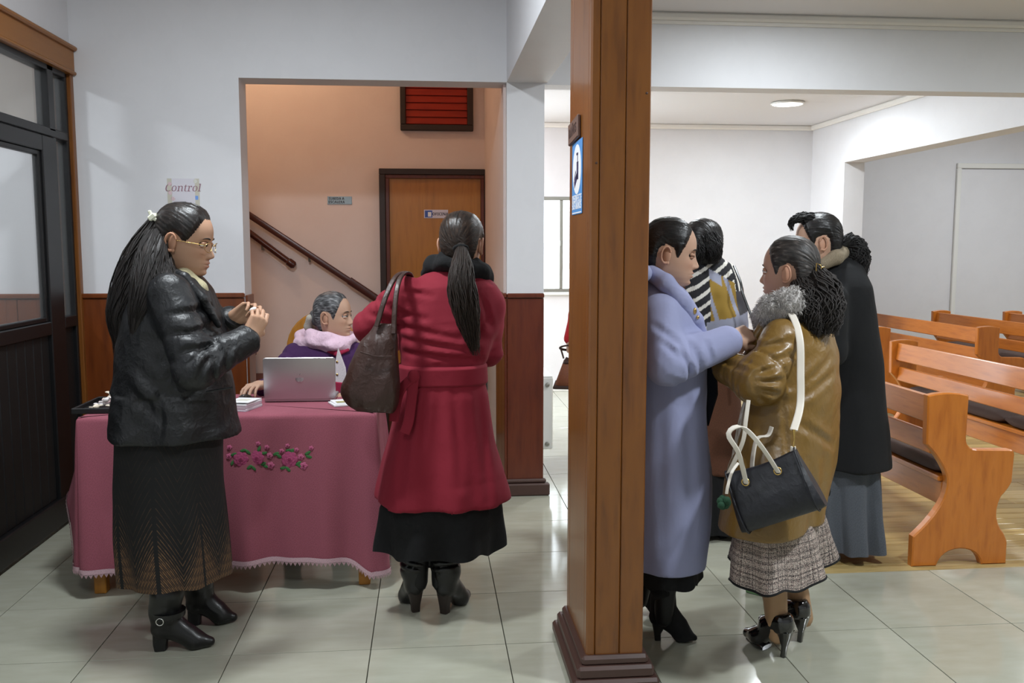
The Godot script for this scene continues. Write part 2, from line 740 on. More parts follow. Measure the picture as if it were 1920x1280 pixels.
	M.white_paint = std(rgb(232, 232, 228), 0.35)
	M.chrome = std(rgb(210, 210, 208), 0.15, 1.0)
	M.gold = std(rgb(214, 180, 110), 0.25, 1.0)
	M.rail = std(rgb(74, 34, 26), 0.3)
	M.stair = wood("w_dark", Vector3(0.4, 3, 3), 0.5)
	M.lampglow = std(Color.WHITE, 0.5)
	M.lampglow.emission_enabled = true
	M.lampglow.emission = Color(1, 1, 1)
	M.lampglow.emission_energy_multiplier = 3.0
	M.cushion = cloth(rgb(96, 78, 72), 0.1, 0.95, 14.0, 0.1, 0.2)
	M.tablecloth = cloth(rgb(170, 92, 108), 0.1, 0.9, 12.0, 0.04, 0.25)
	M.lace = cloth(rgb(236, 196, 206), 0.1, 0.9, 12.0, 0.05, 0.2)
	M.table_wood = wood("w_door", Vector3(3, 0.4, 3), 0.5)
	M.silver = std(rgb(190, 188, 190), 0.32, 0.85)
	M.silver_dark = std(rgb(150, 148, 150), 0.35, 0.85)
	M.key_black = std(rgb(20, 20, 22), 0.45)
	M.paper = std(rgb(238, 238, 240), 0.8)
	M.paper_edge = std(rgb(214, 208, 220), 0.9)
	M.print_olive = std(rgb(168, 160, 110), 0.8)
	M.print_grey = std(rgb(150, 150, 140), 0.8)
	M.ink = std(rgb(46, 46, 50), 0.7)
	M.ink_mauve = std(rgb(150, 112, 124), 0.8)

	M.skin = std(Color.WHITE, 0.5)
	M.skin.vertex_color_use_as_albedo = true
	M.skin.subsurf_scatter_enabled = true
	M.skin.subsurf_scatter_strength = 0.06
	M.skin.metallic_specular = 0.4
	M.eye_white = std(rgb(226, 220, 214), 0.15)
	M.iris = std(rgb(44, 28, 20), 0.1)
	M.brow = std(rgb(34, 26, 22), 0.9)
	M.lash = std(rgb(24, 18, 16), 0.8)

# ---------------------------------------------------------------- the setting
func area_lamp(at: Vector3, size: Vector2, energy: float, c: Color, parent: Node3D, towards := Vector3.DOWN) -> void:
	var l := AreaLight3D.new()
	l.name = "area_light"
	parent.add_child(l, true)
	l.area_size = size
	l.light_energy = energy
	l.light_color = c
	l.shadow_enabled = true
	l.area_range = 20.0
	l.area_attenuation = 2.0
	l.look_at_from_position(Vector3.ZERO, towards, Vector3.FORWARD if absf(towards.y) > 0.9 else Vector3.UP)
	l.position = at - parent.position

func round_lamp(at: Vector3, energy: float, label: String, r := 0.13) -> void:
	var t := thing("ceiling_light", label, "ceiling light", at, "round flush ceiling lights")
	obj("rim", MB.new().lathe(PackedVector2Array([Vector2(0.001, 0), Vector2(r + 0.012, 0), Vector2(r + 0.012, -0.012), Vector2(r + 0.006, -0.02), Vector2(r, -0.018), Vector2(r - 0.004, -0.008), Vector2(0.001, -0.008)]), at, Basis.IDENTITY, 32).mesh(), M.white_paint, t)
	obj("lamp_diffuser", MB.new().lathe(PackedVector2Array([Vector2(0.001, -0.009), Vector2(r - 0.002, -0.009), Vector2(r - 0.004, -0.017), Vector2(0.001, -0.019)]), at, Basis.IDENTITY, 32).mesh(), M.lampglow, t)
	area_lamp(at + Vector3(0, -0.026, 0), Vector2(r * 1.7, r * 1.7), energy, Color(0.95, 0.98, 1.0), t)

func wainscot(wall: MeshInstance3D, a: Vector3, b: Vector3, out: Vector3, top: float, w := 0.19, mats: Array = M.wains) -> void:
	var len := (b - a).length()
	var dir := (b - a).normalized()
	var n := int(round(len / w))
	var bw := len / n
	var bas := Basis(dir, Vector3.UP, dir.cross(Vector3.UP))
	for k in n:
		var c := a + dir * (bw * (k + 0.5)) + out * 0.008 + Vector3.UP * (top - 0.03) * 0.5
		obj("panel", MB.new().box(c, Vector3(bw - 0.003, top - 0.03, 0.016), bas, 0.003).mesh(), mats[k % 3], wall)
	obj("cap_moulding", MB.new().box((a + b) * 0.5 + out * 0.013 + Vector3.UP * (top - 0.014), Vector3(len, 0.028, 0.03), bas, 0.006).mesh(), mats[1], wall)

func build_room() -> void:
	# left front room
	var ZB := -5.3
	var wb := struct("wall_back", B(Vector3(-1.95, 0, ZB - 0.19), Vector3(-1.045, 3.1, ZB)), M.wall)
	struct("wall_header", B(Vector3(-1.045, 2.43, ZB - 0.19), Vector3(0.465, 3.1, ZB)), M.wall)
	wainscot(wb, Vector3(-1.95, 0, ZB), Vector3(-1.045, 0, ZB), Vector3(0, 0, 1), 1.225, 0.18, M.wains_left)
	obj("panel", B(Vector3(-1.045, 0, ZB - 0.19), Vector3(-1.031, 1.21, ZB - 0.001), 0.003).mesh(), M.wains_left[2], wb)
	var wc := struct("wall_center", B(Vector3(0.465, 0, -7.1), Vector3(0.685, 3.1, ZB)), M.wall)
	wainscot(wc, Vector3(0.465, 0, ZB), Vector3(0.685, 0, ZB), Vector3(0, 0, 1), 1.215, 0.22)
	wainscot(wc, Vector3(0.465, 0, -5.95), Vector3(0.465, 0, ZB + 0.016), Vector3(-1, 0, 0), 1.215, 0.2)
	for s in [[Vector3(0.42, 0, ZB), Vector3(0.72, 0.075, ZB + 0.05)], [Vector3(0.435, 0.075, ZB), Vector3(0.70, 0.1, ZB + 0.035)]]:
		obj("base_moulding", B(s[0], s[1], 0.008).mesh(), M.basewood, wc)
	struct("wall_stair_side", B(Vector3(0.45, 1.215, -7.1), Vector3(0.465, 3.1, ZB - 0.06)), M.pink)
	struct("wall_stair_front", B(Vector3(-3.6, 2.43, ZB - 0.2), Vector3(0.45, 3.6, ZB - 0.19)), M.pink)
	struct("wall_stair_front_left", B(Vector3(-3.6, 0, ZB - 0.2), Vector3(-1.045, 2.43, ZB - 0.19)), M.pink)
	struct("wall_stair_back", B(Vector3(-3.6, 0, -7.3), Vector3(0.685, 3.6, -7.1)), M.pink)
	struct("wall_stair_left", B(Vector3(-3.8, 0, -7.3), Vector3(-3.6, 3.6, -5.3)), M.pink)
	struct("ceiling_stair", B(Vector3(-3.8, 3.6, -7.3), Vector3(0.685, 3.7, -5.3)), M.ceiling)
	struct("wall_upper_stair_side", B(Vector3(0.465, 3.1, -7.3), Vector3(0.685, 3.6, -5.3)), M.pink)

	# left wall with the glazed door
	struct("wall_left", B(Vector3(-2.1, 2.575, -5.49), Vector3(-1.95, 3.1, 1.8)), M.wall)
	struct("wall_left_near", B(Vector3(-2.1, 0, -2.6), Vector3(-1.95, 2.575, 1.8)), M.wall)
	var tr := struct("trim_1", B(Vector3(-2.0, 2.43, -5.3), Vector3(-1.925, 2.565, -2.6), 0.006), M.trimwood)
	obj("moulding", B(Vector3(-1.97, 2.555, -5.3), Vector3(-1.905, 2.58, -2.6), 0.008).mesh(), M.trimwood, tr)
	obj("moulding", B(Vector3(-1.97, 2.425, -5.3), Vector3(-1.915, 2.445, -2.6), 0.006).mesh(), M.trimwood, tr)
	struct("trim_2", B(Vector3(-2.06, 0, -5.298), Vector3(-1.935, 2.43, -5.255), 0.004), M.jambwood)
	glazed_door()
	# vestibule beyond it
	var wv := struct("wall_vestibule", B(Vector3(-4.6, 0, ZB - 0.19), Vector3(-2.1, 2.15, ZB)), M.wall)
	wainscot(wv, Vector3(-4.6, 0, ZB), Vector3(-2.1, 0, ZB), Vector3(0, 0, 1), 1.225, 0.19, M.wains_left)
	struct("wall_vestibule_upper", B(Vector3(-4.6, 2.15, ZB - 0.19), Vector3(-2.1, 2.9, ZB)), M.beige)
	struct("wall_vestibule_left", B(Vector3(-4.8, 0, -5.49), Vector3(-4.6, 2.9, -2.2)), M.wall)
	struct("wall_vestibule_front", B(Vector3(-4.8, 0, -2.4), Vector3(-2.1, 2.9, -2.2)), M.wall)
	struct("ceiling_vestibule", B(Vector3(-4.8, 2.9, -5.49), Vector3(-2.1, 3.0, -2.2)), M.ceiling)

	# ceilings
	struct("ceiling", B(Vector3(-2.1, 3.1, -5.49), Vector3(0.465, 3.2, 1.8)), M.ceiling)
	struct("ceiling_right", B(Vector3(0.70, 2.84, -5.3), Vector3(8.4, 2.94, 1.8)), M.ceiling)
	struct("ceiling_far", B(Vector3(0.685, 2.74, -9.38), Vector3(4.05, 2.84, -5.455)), M.ceiling)
	struct("ceiling_far_right", B(Vector3(4.1, 3.1, -10.4), Vector3(8.4, 3.2, -5.38)), M.ceiling)
	# beams
	struct("trim_3", B(Vector3(0.465, 2.43, -5.3), Vector3(0.70, 3.1, 1.8)), M.wall)
	struct("trim_4", B(Vector3(0.685, 2.42, -5.46), Vector3(8.2, 2.84, -5.3)), M.wall)
	struct("trim_5", B(Vector3(4.0, 2.30, -8.45), Vector3(4.2, 3.1, -5.46)), M.wall)
	struct("trim_9", B(Vector3(4.2, 2.84, -5.46), Vector3(8.2, 3.15, -5.31)), M.wall)
	var c1 := struct("trim_6", B(Vector3(0.70, 2.795, -5.3), Vector3(8.2, 2.84, -5.262), 0.012), M.cornice)
	obj("moulding", B(Vector3(0.70, 2.775, -5.3), Vector3(8.2, 2.797, -5.285), 0.004).mesh(), M.cornice, c1)
	struct("trim_7", B(Vector3(0.685, 2.69, -9.2), Vector3(4.0, 2.74, -9.16), 0.012), M.cornice)
	struct("trim_8", B(Vector3(3.96, 2.69, -9.2), Vector3(4.0, 2.74, -5.46), 0.012), M.cornice)

	# far room
	var wf := MB.new()
	for q in [[0.685, 0.0, 4.0, 1.03], [0.685, 2.0, 4.0, 2.74], [0.685, 1.03, 0.92, 2.0], [2.06, 1.03, 4.0, 2.0]]:
		wf.box(Vector3((q[0] + q[2]) / 2, (q[1] + q[3]) / 2, -9.29), Vector3(q[2] - q[0], q[3] - q[1], 0.18))
	struct("wall_far", wf, M.wall)
	window_far()
	struct("wall_far_stub", B(Vector3(4.0, 0, -10.2), Vector3(4.2, 3.1, -8.45)), M.wall)
	var wr := struct("wall_far_right", B(Vector3(4.2, 0, -10.4), Vector3(8.2, 3.1, -10.2)), M.wall)
	# flush panel door outlined by a white moulding on the far right wall
	var d3 := struct("door_3", B(Vector3(6.24, 0, -10.2), Vector3(7.3, 2.40, -10.185)), M.wall)
	for q in [[6.19, 0, 6.245, 2.41], [7.3, 0, 7.355, 2.41], [6.19, 2.41, 7.355, 2.47]]:
		obj("door_casing", B(Vector3(q[0], q[1], -10.2), Vector3(q[2], q[3], -10.165), 0.006).mesh(), M.white_paint, d3)
	struct("wall_right", B(Vector3(8.2, 0, -10.4), Vector3(8.4, 3.15, 1.8)), M.wall)
	struct("wall_front", B(Vector3(-2.1, 0, 1.8), Vector3(8.4, 3.2, 2.0)), M.wall)
	struct("baseboard_far", B(Vector3(0.685, 0, -9.2), Vector3(4.0, 0.07, -9.185), 0.003), M.white_paint)

	# floor: slab with single tiles and planks on it
	var fl := struct("floor", B(Vector3(-4.8, -0.2, -10.4), Vector3(8.4, -0.012, 2.0)), M.grout)
	var big := B(Vector3(-1.95, -0.012, -1.19), Vector3(8.2, 0, 1.8)).mesh()
	obj("near_tiles", big, M.tile[0], fl)
	obj("vestibule_tiles", B(Vector3(-4.6, -0.012, -5.3), Vector3(-1.95, 0, -2.4)).mesh(), M.tile[1], fl)
	var rnd := RandomNumberGenerator.new()
	rnd.seed = 7
	var xs := [-1.95, -1.7335, -1.2305, -0.7275, -0.2225]
	for k in range(1, 18):
		xs.append(-0.2225 + 0.503 * k)
	for j in range(-4, 13):
		var z1 := -3.243 - 0.505 * j
		var z0 := z1 - 0.505
		for i in xs.size() - 1:
			var x0: float = xs[i]
			var x1: float = minf(xs[i + 1], 8.2)
			if z0 < -3.9 and x0 > 1.7:
				continue
			if z0 < -3.7 and x0 > 1.7:
				z0 = -3.84
			var zz := maxf(z0, -9.2)
			if (x1 < 0.7 and z1 < -7.0) or z1 < -9.0:
				continue
			var g := 0.0017
			obj("tile", MB.new().box(Vector3((x0 + x1) / 2, -0.006, (zz + z1) / 2), Vector3(x1 - x0 - 2 * g, 0.012, z1 - zz - 2 * g), Basis.IDENTITY, 0.0008).mesh(), M.tile[rnd.randi() % 3], fl)
	var z := -3.843
	var kk := 0
	while z > -10.15:
		var cuts := [1.795, 1.795 + rnd.randf_range(1.2, 4.0), 8.2]
		for c in 2:
			obj("plank", MB.new().box(Vector3((cuts[c] + cuts[c + 1]) / 2, -0.006 + rnd.randf() * 0.0006, z - 0.045), Vector3(cuts[c + 1] - cuts[c] - 0.002, 0.0125, 0.0878), Basis.IDENTITY, 0.002).mesh(), M.plank[rnd.randi() % 4], fl)
		z -= 0.09
		kk += 1

	# office door, hatch, rails and stairs in the stair hall
	var d2 := struct("door_2", B(Vector3(-0.29, 0.01, -7.1), Vector3(0.42, 2.02, -7.065), 0.003), M.officedoor)
	for q in [[-0.362, 0, -0.315, 2.04], [0.445, 0, 0.45, 2.04], [-0.362, 2.04, 0.45, 2.085]]:
		obj("outer_frame", B(Vector3(q[0], q[1], -7.1), Vector3(q[2], q[3], -7.035), 0.004).mesh(), M.doorframe_dark, d2)
	for q in [[-0.315, 0, -0.285, 2.012], [0.415, 0, 0.445, 2.012], [-0.315, 2.012, 0.445, 2.04]]:
		obj("inner_frame", B(Vector3(q[0], q[1], -7.1), Vector3(q[2], q[3], -7.045), 0.003).mesh(), M.doorframe_red, d2)
	var sg := thing("office_sign", "small white OFICINA sign with blue square on the wooden door", "sign", Vector3(0.071, 1.742, -7.062))
	obj("plate", B(Vector3(-0.022, 1.71, -7.065), Vector3(0.164, 1.775, -7.061), 0.001).mesh(), M.paper_edge, sg)
	obj("blue_square", B(Vector3(-0.015, 1.716, -7.061), Vector3(0.042, 1.769, -7.0602)).mesh(), std(rgb(60, 90, 170), 0.5), sg)
	obj("pictogram", B(Vector3(0.008, 1.722, -7.0602), Vector3(0.034, 1.757, -7.0597)).mesh(), M.paper, sg)
	lettering("lettering", "OFICINA", 0.030, Vector3(0.103, 1.742, -7.0605), Basis.IDENTITY, M.ink, sg, "Droid Sans", true)
	var ht := thing("wall_hatch", "red louvred hatch in a dark frame above the office door", "hatch", Vector3(0.083, 2.6, -7.08))
	for q in [[-0.195, 2.375, 0.362, 2.42], [-0.195, 2.80, 0.362, 2.845], [-0.195, 2.42, -0.154, 2.80], [0.317, 2.42, 0.362, 2.80]]:
		obj("frame", B(Vector3(q[0], q[1], -7.1), Vector3(q[2], q[3], -7.05), 0.004).mesh(), M.doorframe_dark, ht)
	obj("backing", B(Vector3(-0.154, 2.42, -7.1), Vector3(0.317, 2.80, -7.09)).mesh(), M.hatch, ht)
	for k in 7:
		obj("slat", MB.new().box(Vector3(0.0815, 2.45 + k * 0.054, -7.076), Vector3(0.47, 0.052, 0.008), Basis(Vector3.RIGHT, -0.22), 0.002).mesh(), M.hatch, ht)
	var ss := thing("stair_sign", "small mirrored plate with two lines of lettering on pink wall", "sign", Vector3(-0.667, 1.845, -7.09))
	obj("plate", B(Vector3(-0.759, 1.815, -7.1), Vector3(-0.574, 1.875, -7.094), 0.001).mesh(), std(rgb(200, 205, 205), 0.08, 1.0), ss)
	lettering("lettering", "SUBIDA A", 0.026, Vector3(-0.69, 1.858, -7.0935), Basis.IDENTITY, M.ink, ss, "Droid Sans", true)
	lettering("lettering", "ESCALERA", 0.026, Vector3(-0.69, 1.832, -7.0935), Basis.IDENTITY, M.ink, ss, "Droid Sans", true)
	var r1 := thing("handrail", "long dark brown handrail sloping down the pink wall to the office door", "handrail", Vector3(-0.42, 1.108, -7.05))
	obj("rail", MB.new().tube([Vector3(-3.0, 2.852, -7.04), Vector3(-1.371, 1.751, -7.04), Vector3(-0.40, 1.095, -7.04)], [[0.024, 0.018]], 12, true, Vector3(0.6, 0.8, 0)).mesh(), M.rail, r1)
	obj("end_piece", MB.new().tube([Vector3(-0.60, 1.232, -7.038), Vector3(-0.395, 1.092, -7.038)], [[0.03, 0.024]], 12, true, Vector3(0.6, 0.8, 0)).mesh(), M.rail, r1)
	for q in [Vector3(-1.9, 2.1, 0), Vector3(-0.9, 1.43, 0)]:
		obj("bracket", MB.new().tube([Vector3(q.x, q.y - 0.05, -7.1), Vector3(q.x, q.y - 0.05, -7.05), Vector3(q.x, q.y, -7.04)], [0.008], 8).mesh(), M.alu, r1)
	var r2 := thing("handrail", "short lower brown handrail with a rounded end on the pink wall", "handrail", Vector3(-1.03, 1.357, -7.03))
	obj("rail", MB.new().tube([Vector3(-2.6, 2.56, -7.04), Vector3(-1.375, 1.622, -7.04), Vector3(-1.06, 1.381, -7.04)], [0.024], 14).mesh(), M.rail, r2)
	obj("end_knob", MB.new().tube([Vector3(-1.062, 1.383, -7.04), Vector3(-1.055, 1.377, -7.04), Vector3(-1.02, 1.351, -7.04), Vector3(-1.008, 1.342, -7.04)], [0.024, 0.031, 0.031, 0.018], 14).mesh(), M.rail, r2)
	obj("bracket", MB.new().tube([Vector3(-1.25, 1.47, -7.1), Vector3(-1.25, 1.47, -7.05), Vector3(-1.25, 1.51, -7.04)], [0.008], 8).mesh(), M.alu, r2)
	var st := thing("staircase", "dark wooden steps rising beside the pink wall", "stairs", Vector3(-1.4, 0, -6.6))
	for k in range(1, 10):
		var x1 := -0.30 - 0.255 * k
		obj("riser", B(Vector3(-3.55, 0.172 * (k - 1), -7.08), Vector3(x1 - 0.02, 0.172 * k - 0.03, -6.2)).mesh(), M.stair, st)
		obj("tread", B(Vector3(x1 - 0.30, 0.172 * k - 0.03, -7.08), Vector3(x1, 0.172 * k, -6.17), 0.006).mesh(), M.stair, st)
	# radiator behind the column
	var ra := thing("radiator", "white panel radiator on the wall behind the wood clad column", "radiator", Vector3(0.74, 0.2, -6.0))
	obj("panel", B(Vector3(0.71, 0.205, -6.5), Vector3(0.785, 0.665, -5.6), 0.006).mesh(), M.white_paint, ra)
	obj("top_grille", B(Vector3(0.712, 0.662, -6.49), Vector3(0.783, 0.674, -5.605), 0.003).mesh(), M.white_paint, ra)
	for y in [0.24, 0.62]:
		obj("plug", MB.new().lathe(PackedVector2Array([Vector2(0.001, 0), Vector2(0.014, 0), Vector2(0.014, 0.012), Vector2(0.009, 0.016), Vector2(0.001, 0.016)]), Vector3(0.748, y, -5.6), Basis(Vector3.RIGHT, PI / 2), 14).mesh(), M.alu, ra)
	obj("wall_bracket", B(Vector3(0.685, 0.3, -6.2), Vector3(0.712, 0.6, -6.15)).mesh(), M.alu, ra)

	wooden_pillar()
	wall_poster()

func glazed_door() -> void:
	var d := struct("door_1", B(Vector3(-2.02, 0, -5.255), Vector3(-1.955, 2.43, -5.225), 0.004), M.black_paint)
	# posts and rails of the fixed frame: [z0, z1, y0, y1]
	for q in [[-5.06, -4.985, 2.09, 2.43], [-5.225, -2.62, 2.40, 2.43], [-5.225, -2.62, 2.06, 2.105], [-5.06, -5.02, 0.0, 2.06], [-5.225, -5.06, 1.05, 1.11], [-5.225, -5.06, 0.0, 0.1], [-3.85, -3.78, 0.0, 2.43], [-2.66, -2.60, 0.0, 2.43]]:
		obj("frame_bar", B(Vector3(-2.015, q[2], q[0]), Vector3(-1.95, q[3], q[1]), 0.004).mesh(), M.black_paint, d)
	for q in [[-5.225, -5.06, 2.105, 2.40], [-4.985, -3.85, 2.105, 2.40], [-5.225, -5.06, 1.11, 2.06], [-3.78, -2.66, 2.105, 2.40]]:
		obj("pane", B(Vector3(-1.988, q[2], q[0]), Vector3(-1.982, q[3], q[1])).mesh(), M.glass, d)
	obj("lower_panel", B(Vector3(-1.995, 0.1, -5.225), Vector3(-1.975, 1.05, -5.06)).mesh(), M.black_matte, d)
	# two leaves
	for l in [[-5.02, -3.85], [-3.78, -2.66]]:
		var z0: float = l[0]
		var z1: float = l[1]
		for q in [[z0, z0 + 0.15, 0.02, 2.055], [z1 - 0.12, z1, 0.02, 2.055], [z0 + 0.15, z1 - 0.12, 1.975, 2.055], [z0 + 0.15, z1 - 0.12, 1.03, 1.10]]:
			obj("leaf_bar", B(Vector3(-2.0, q[2], q[0]), Vector3(-1.945, q[3], q[1]), 0.005).mesh(), M.black_paint, d)
		for q in [[z0 + 0.15, z0 + 0.18, 1.10, 1.975], [z1 - 0.15, z1 - 0.12, 1.10, 1.975], [z0 + 0.18, z1 - 0.15, 1.10, 1.125], [z0 + 0.18, z1 - 0.15, 1.95, 1.975]]:
			obj("glazing_bead", B(Vector3(-1.99, q[2], q[0]), Vector3(-1.958, q[3], q[1]), 0.004).mesh(), M.black_paint, d)
		obj("pane", B(Vector3(-1.978, 1.125, z0 + 0.18), Vector3(-1.972, 1.95, z1 - 0.15)).mesh(), M.glass, d)
		var zz := z0 + 0.15
		while zz < z1 - 0.13:
			obj("board", B(Vector3(-1.99, 0.16, zz + 0.002), Vector3(-1.965, 1.03, minf(zz + 0.095, z1 - 0.12) - 0.002), 0.004).mesh(), M.black_matte, d)
			zz += 0.095
		obj("kick_rail", B(Vector3(-2.0, 0.02, z0), Vector3(-1.935, 0.16, z1), 0.006).mesh(), M.black_paint, d)

func window_far() -> void:
	var w := struct("window_1", B(Vector3(0.92, 1.03, -9.24), Vector3(2.06, 1.065, -9.19), 0.004), M.alu)
	for q in [[0.92, 1.965, 2.06, 2.0], [0.92, 1.065, 0.955, 1.965], [2.025, 1.065, 2.06, 1.965]]:
		obj("window_frame", B(Vector3(q[0], q[1], -9.24), Vector3(q[2], q[3], -9.19), 0.004).mesh(), M.alu, w)
	for q in [[1.35, 1.065, 1.385, 1.965], [1.62, 1.065, 1.65, 1.965]]:
		obj("mullion", B(Vector3(q[0], q[1], -9.235), Vector3(q[2], q[3], -9.195), 0.004).mesh(), M.alu, w)
	for q in [[0.955, 1.35], [1.385, 1.62], [1.65, 2.025]]:
		obj("pane", B(Vector3(q[0], 1.065, -9.217), Vector3(q[1], 1.965, -9.212)).mesh(), M.glass, w)
	obj("latch", B(Vector3(1.355, 1.5, -9.195), Vector3(1.372, 1.56, -9.182), 0.003).mesh(), M.alu, w)
	obj("window_sill", B(Vector3(0.88, 1.0, -9.2), Vector3(2.1, 1.03, -9.165), 0.004).mesh(), M.white_paint, w)
	# pale picket fence seen faintly outside
	var f := thing("picket_fence", "pale fence outside the far window", "fence", Vector3(1.7, 0, -12.0))
	for k in 16:
		obj("picket", B(Vector3(0.5 + k * 0.2, 0, -12.02), Vector3(0.6 + k * 0.2, 1.55, -12.0)).mesh(), M.white_paint, f)
	obj("fence_rail", B(Vector3(0.4, 1.2, -12.05), Vector3(3.8, 1.28, -12.02)).mesh(), M.white_paint, f)

func wooden_pillar() -> void:
	var t := thing("wooden_pillar", "tall pillar clad in varnished brown boards with a stepped grey base", "pillar", Vector3(0.617, 0, -3.09))
	var x0 := 0.52
	var x1 := 0.715
	var zf := -2.88
	var zb := -3.30
	obj("core", B(Vector3(x0 + 0.014, 0, zb + 0.014), Vector3(x1 - 0.014, 2.43, zf - 0.014)).mesh(), M.basewood, t)
	var fx := [x0 + 0.002, x0 + 0.030, x0 + 0.114, x1]
	for k in 3:
		obj("board", B(Vector3(fx[k] + 0.001, 0.03, zf - 0.016), Vector3(fx[k + 1] - 0.001, 2.43, zf), 0.003).mesh(), M.pillar[k], t)
		obj("board", B(Vector3(fx[k] + 0.001, 0.03, zb), Vector3(fx[k + 1] - 0.001, 2.43, zb + 0.016), 0.003).mesh(), M.pillar[k], t)
	var zs := [zb, zb + 0.06, zf - 0.04, zf - 0.002]
	for k in 3:
		obj("board", B(Vector3(x0, 0.03, zs[k] + 0.001), Vector3(x0 + 0.016, 2.43, zs[k + 1] - 0.001), 0.003).mesh(), M.pillar[(k + 1) % 3], t)
		obj("board", B(Vector3(x1 - 0.016, 0.03, zs[k] + 0.001), Vector3(x1, 2.43, zs[k + 1] - 0.001), 0.003).mesh(), M.pillar[(k + 2) % 3], t)
	for s in [[0.05, 0.0, 0.045], [0.034, 0.04, 0.085], [0.017, 0.08, 0.115]]:
		obj("base_step", B(Vector3(x0 - s[0], s[1], zb - s[0]), Vector3(x1 + s[0], s[2], zf + s[0]), 0.01).mesh(), M.basewood, t)
	for q in [Vector3(0.70, 1.97, zf), Vector3(0.54, 1.75, zf)]:
		obj("nail_head", MB.new().ball(q, Vector3(0.004, 0.004, 0.002)).mesh(), M.basewood, t)
	# plaque and blue notice on its side
	var sx := x0 - 0.001
	var toward := Basis(Vector3(0, 0, 1), Vector3.UP, Vector3(-1, 0, 0))
	var pl := thing("wooden_plaque", "small brown plaque with worn raised letters on the pillar side", "sign", Vector3(sx, 1.885, -3.16))
	obj("plate", MB.new().box(Vector3(sx - 0.006, 1.886, -3.16), Vector3(0.2, 0.075, 0.012), toward * Basis(Vector3.BACK, 0.06), 0.003).mesh(), std(rgb(110, 84, 74), 0.6), pl)
	lettering("lettering", "BAÑOS", 0.045, Vector3(sx - 0.0125, 1.886, -3.16), toward * Basis(Vector3.BACK, 0.06), std(rgb(70, 50, 46), 0.6), pl, "Droid Serif", true)
	var bs := thing("hygiene_notice", "blue hand washing notice with a white oval on the pillar side", "sign", Vector3(sx, 1.72, -3.12))
	obj("sheet", MB.new().box(Vector3(sx - 0.001, 1.722, -3.12), Vector3(0.21, 0.25, 0.0015), toward, 0.0004).mesh(), std(rgb(84, 150, 214), 0.5), bs)
	var ov := PackedVector2Array()
	for k in 28:
		ov.append(Vector2(cos(TAU * k / 28) * 0.085, sin(TAU * k / 28) * 0.085))
	obj("oval", MB.new().prism(ov, 0.0, 0.0006, Vector3(sx - 0.0018, 1.75, -3.12), toward.x, toward.y, toward.z).mesh(), M.paper, bs)
	var navy := std(rgb(54, 50, 92), 0.6)
	obj("bottle_mark", MB.new().box(Vector3(sx - 0.0026, 1.745, -3.105), Vector3(0.035, 0.06, 0.0006), toward).box(Vector3(sx - 0.0026, 1.785, -3.105), Vector3(0.012, 0.03, 0.0006), toward).box(Vector3(sx - 0.0026, 1.802, -3.112), Vector3(0.035, 0.008, 0.0006), toward).mesh(), navy, bs)
	obj("hand_mark", MB.new().box(Vector3(sx - 0.0026, 1.715, -3.14), Vector3(0.07, 0.025, 0.0006), toward * Basis(Vector3.BACK, 0.5)).box(Vector3(sx - 0.0026, 1.73, -3.155), Vector3(0.04, 0.012, 0.0006), toward * Basis(Vector3.BACK, 0.9)).mesh(), navy, bs)
	lettering("lettering", "DESINFECTE", 0.034, Vector3(sx - 0.0021, 1.651, -3.12), toward, M.paper, bs, "Droid Sans", true)
	lettering("lettering", "SUS MANOS", 0.034, Vector3(sx - 0.0021, 1.626, -3.12), toward, M.paper, bs, "Droid Sans", true)
	obj("white_rule", MB.new().box(Vector3(sx - 0.002, 1.602, -3.12), Vector3(0.19, 0.004, 0.0006), toward).mesh(), M.paper, bs)

func wall_poster() -> void:
	var c := Vector3(-1.367, 1.76, -5.297)
	var t := thing("wall_poster", "pale floral poster lettered Control on the white wall", "poster", c)
	obj("sheet", B(Vector3(-1.455, 1.62, -5.3), Vector3(-1.279, 1.87, -5.2985)).mesh(), std(rgb(214, 211, 219), 0.7), t)
	var beige := std(rgb(200, 196, 182), 0.8)
	for q in [[-1.455, -1.43], [-1.303, -1.279]]:
		obj("border", B(Vector3(q[0], 1.62, -5.2985), Vector3(q[1], 1.87, -5.2982)).mesh(), beige, t)
	lettering("lettering", "Control", 0.056, Vector3(-1.368, 1.818, -5.2981), Basis(Vector3(1, 0, 0), Vector3(0.22, 1, 0), Vector3(0, 0, 1)), M.ink_mauve, t, "Droid Serif", false, true)
	obj("blue_mark", B(Vector3(-1.303, 1.752, -5.2982), Vector3(-1.287, 1.774, -5.2978)).mesh(), std(rgb(120, 160, 226), 0.7), t)
	for q in [Vector3(-1.425, 1.757, -5.298), Vector3(-1.30, 1.855, -5.298), Vector3(-1.44, 1.79, -5.298), Vector3(-1.44, 1.84, -5.298)]:
		var m := MB.new()
		for k in 5:
			m.ball(q + Vector3(cos(k * TAU / 5) * 0.006, sin(k * TAU / 5) * 0.006, 0), Vector3(0.006, 0.006, 0.0006), Basis.IDENTITY, 8, 4)
		obj("flower", m.mesh(), std(rgb(214, 190, 194) if q.x < -1.42 else rgb(214, 214, 206), 0.8), t)

# ---------------------------------------------------------------- pews
func bez(pts: PackedVector2Array, a: Vector2, c: Vector2, b: Vector2, n := 6) -> void:
	for k in range(1, n + 1):
		var t := k / float(n)
		pts.append(a.lerp(c, t).lerp(c.lerp(b, t), t))

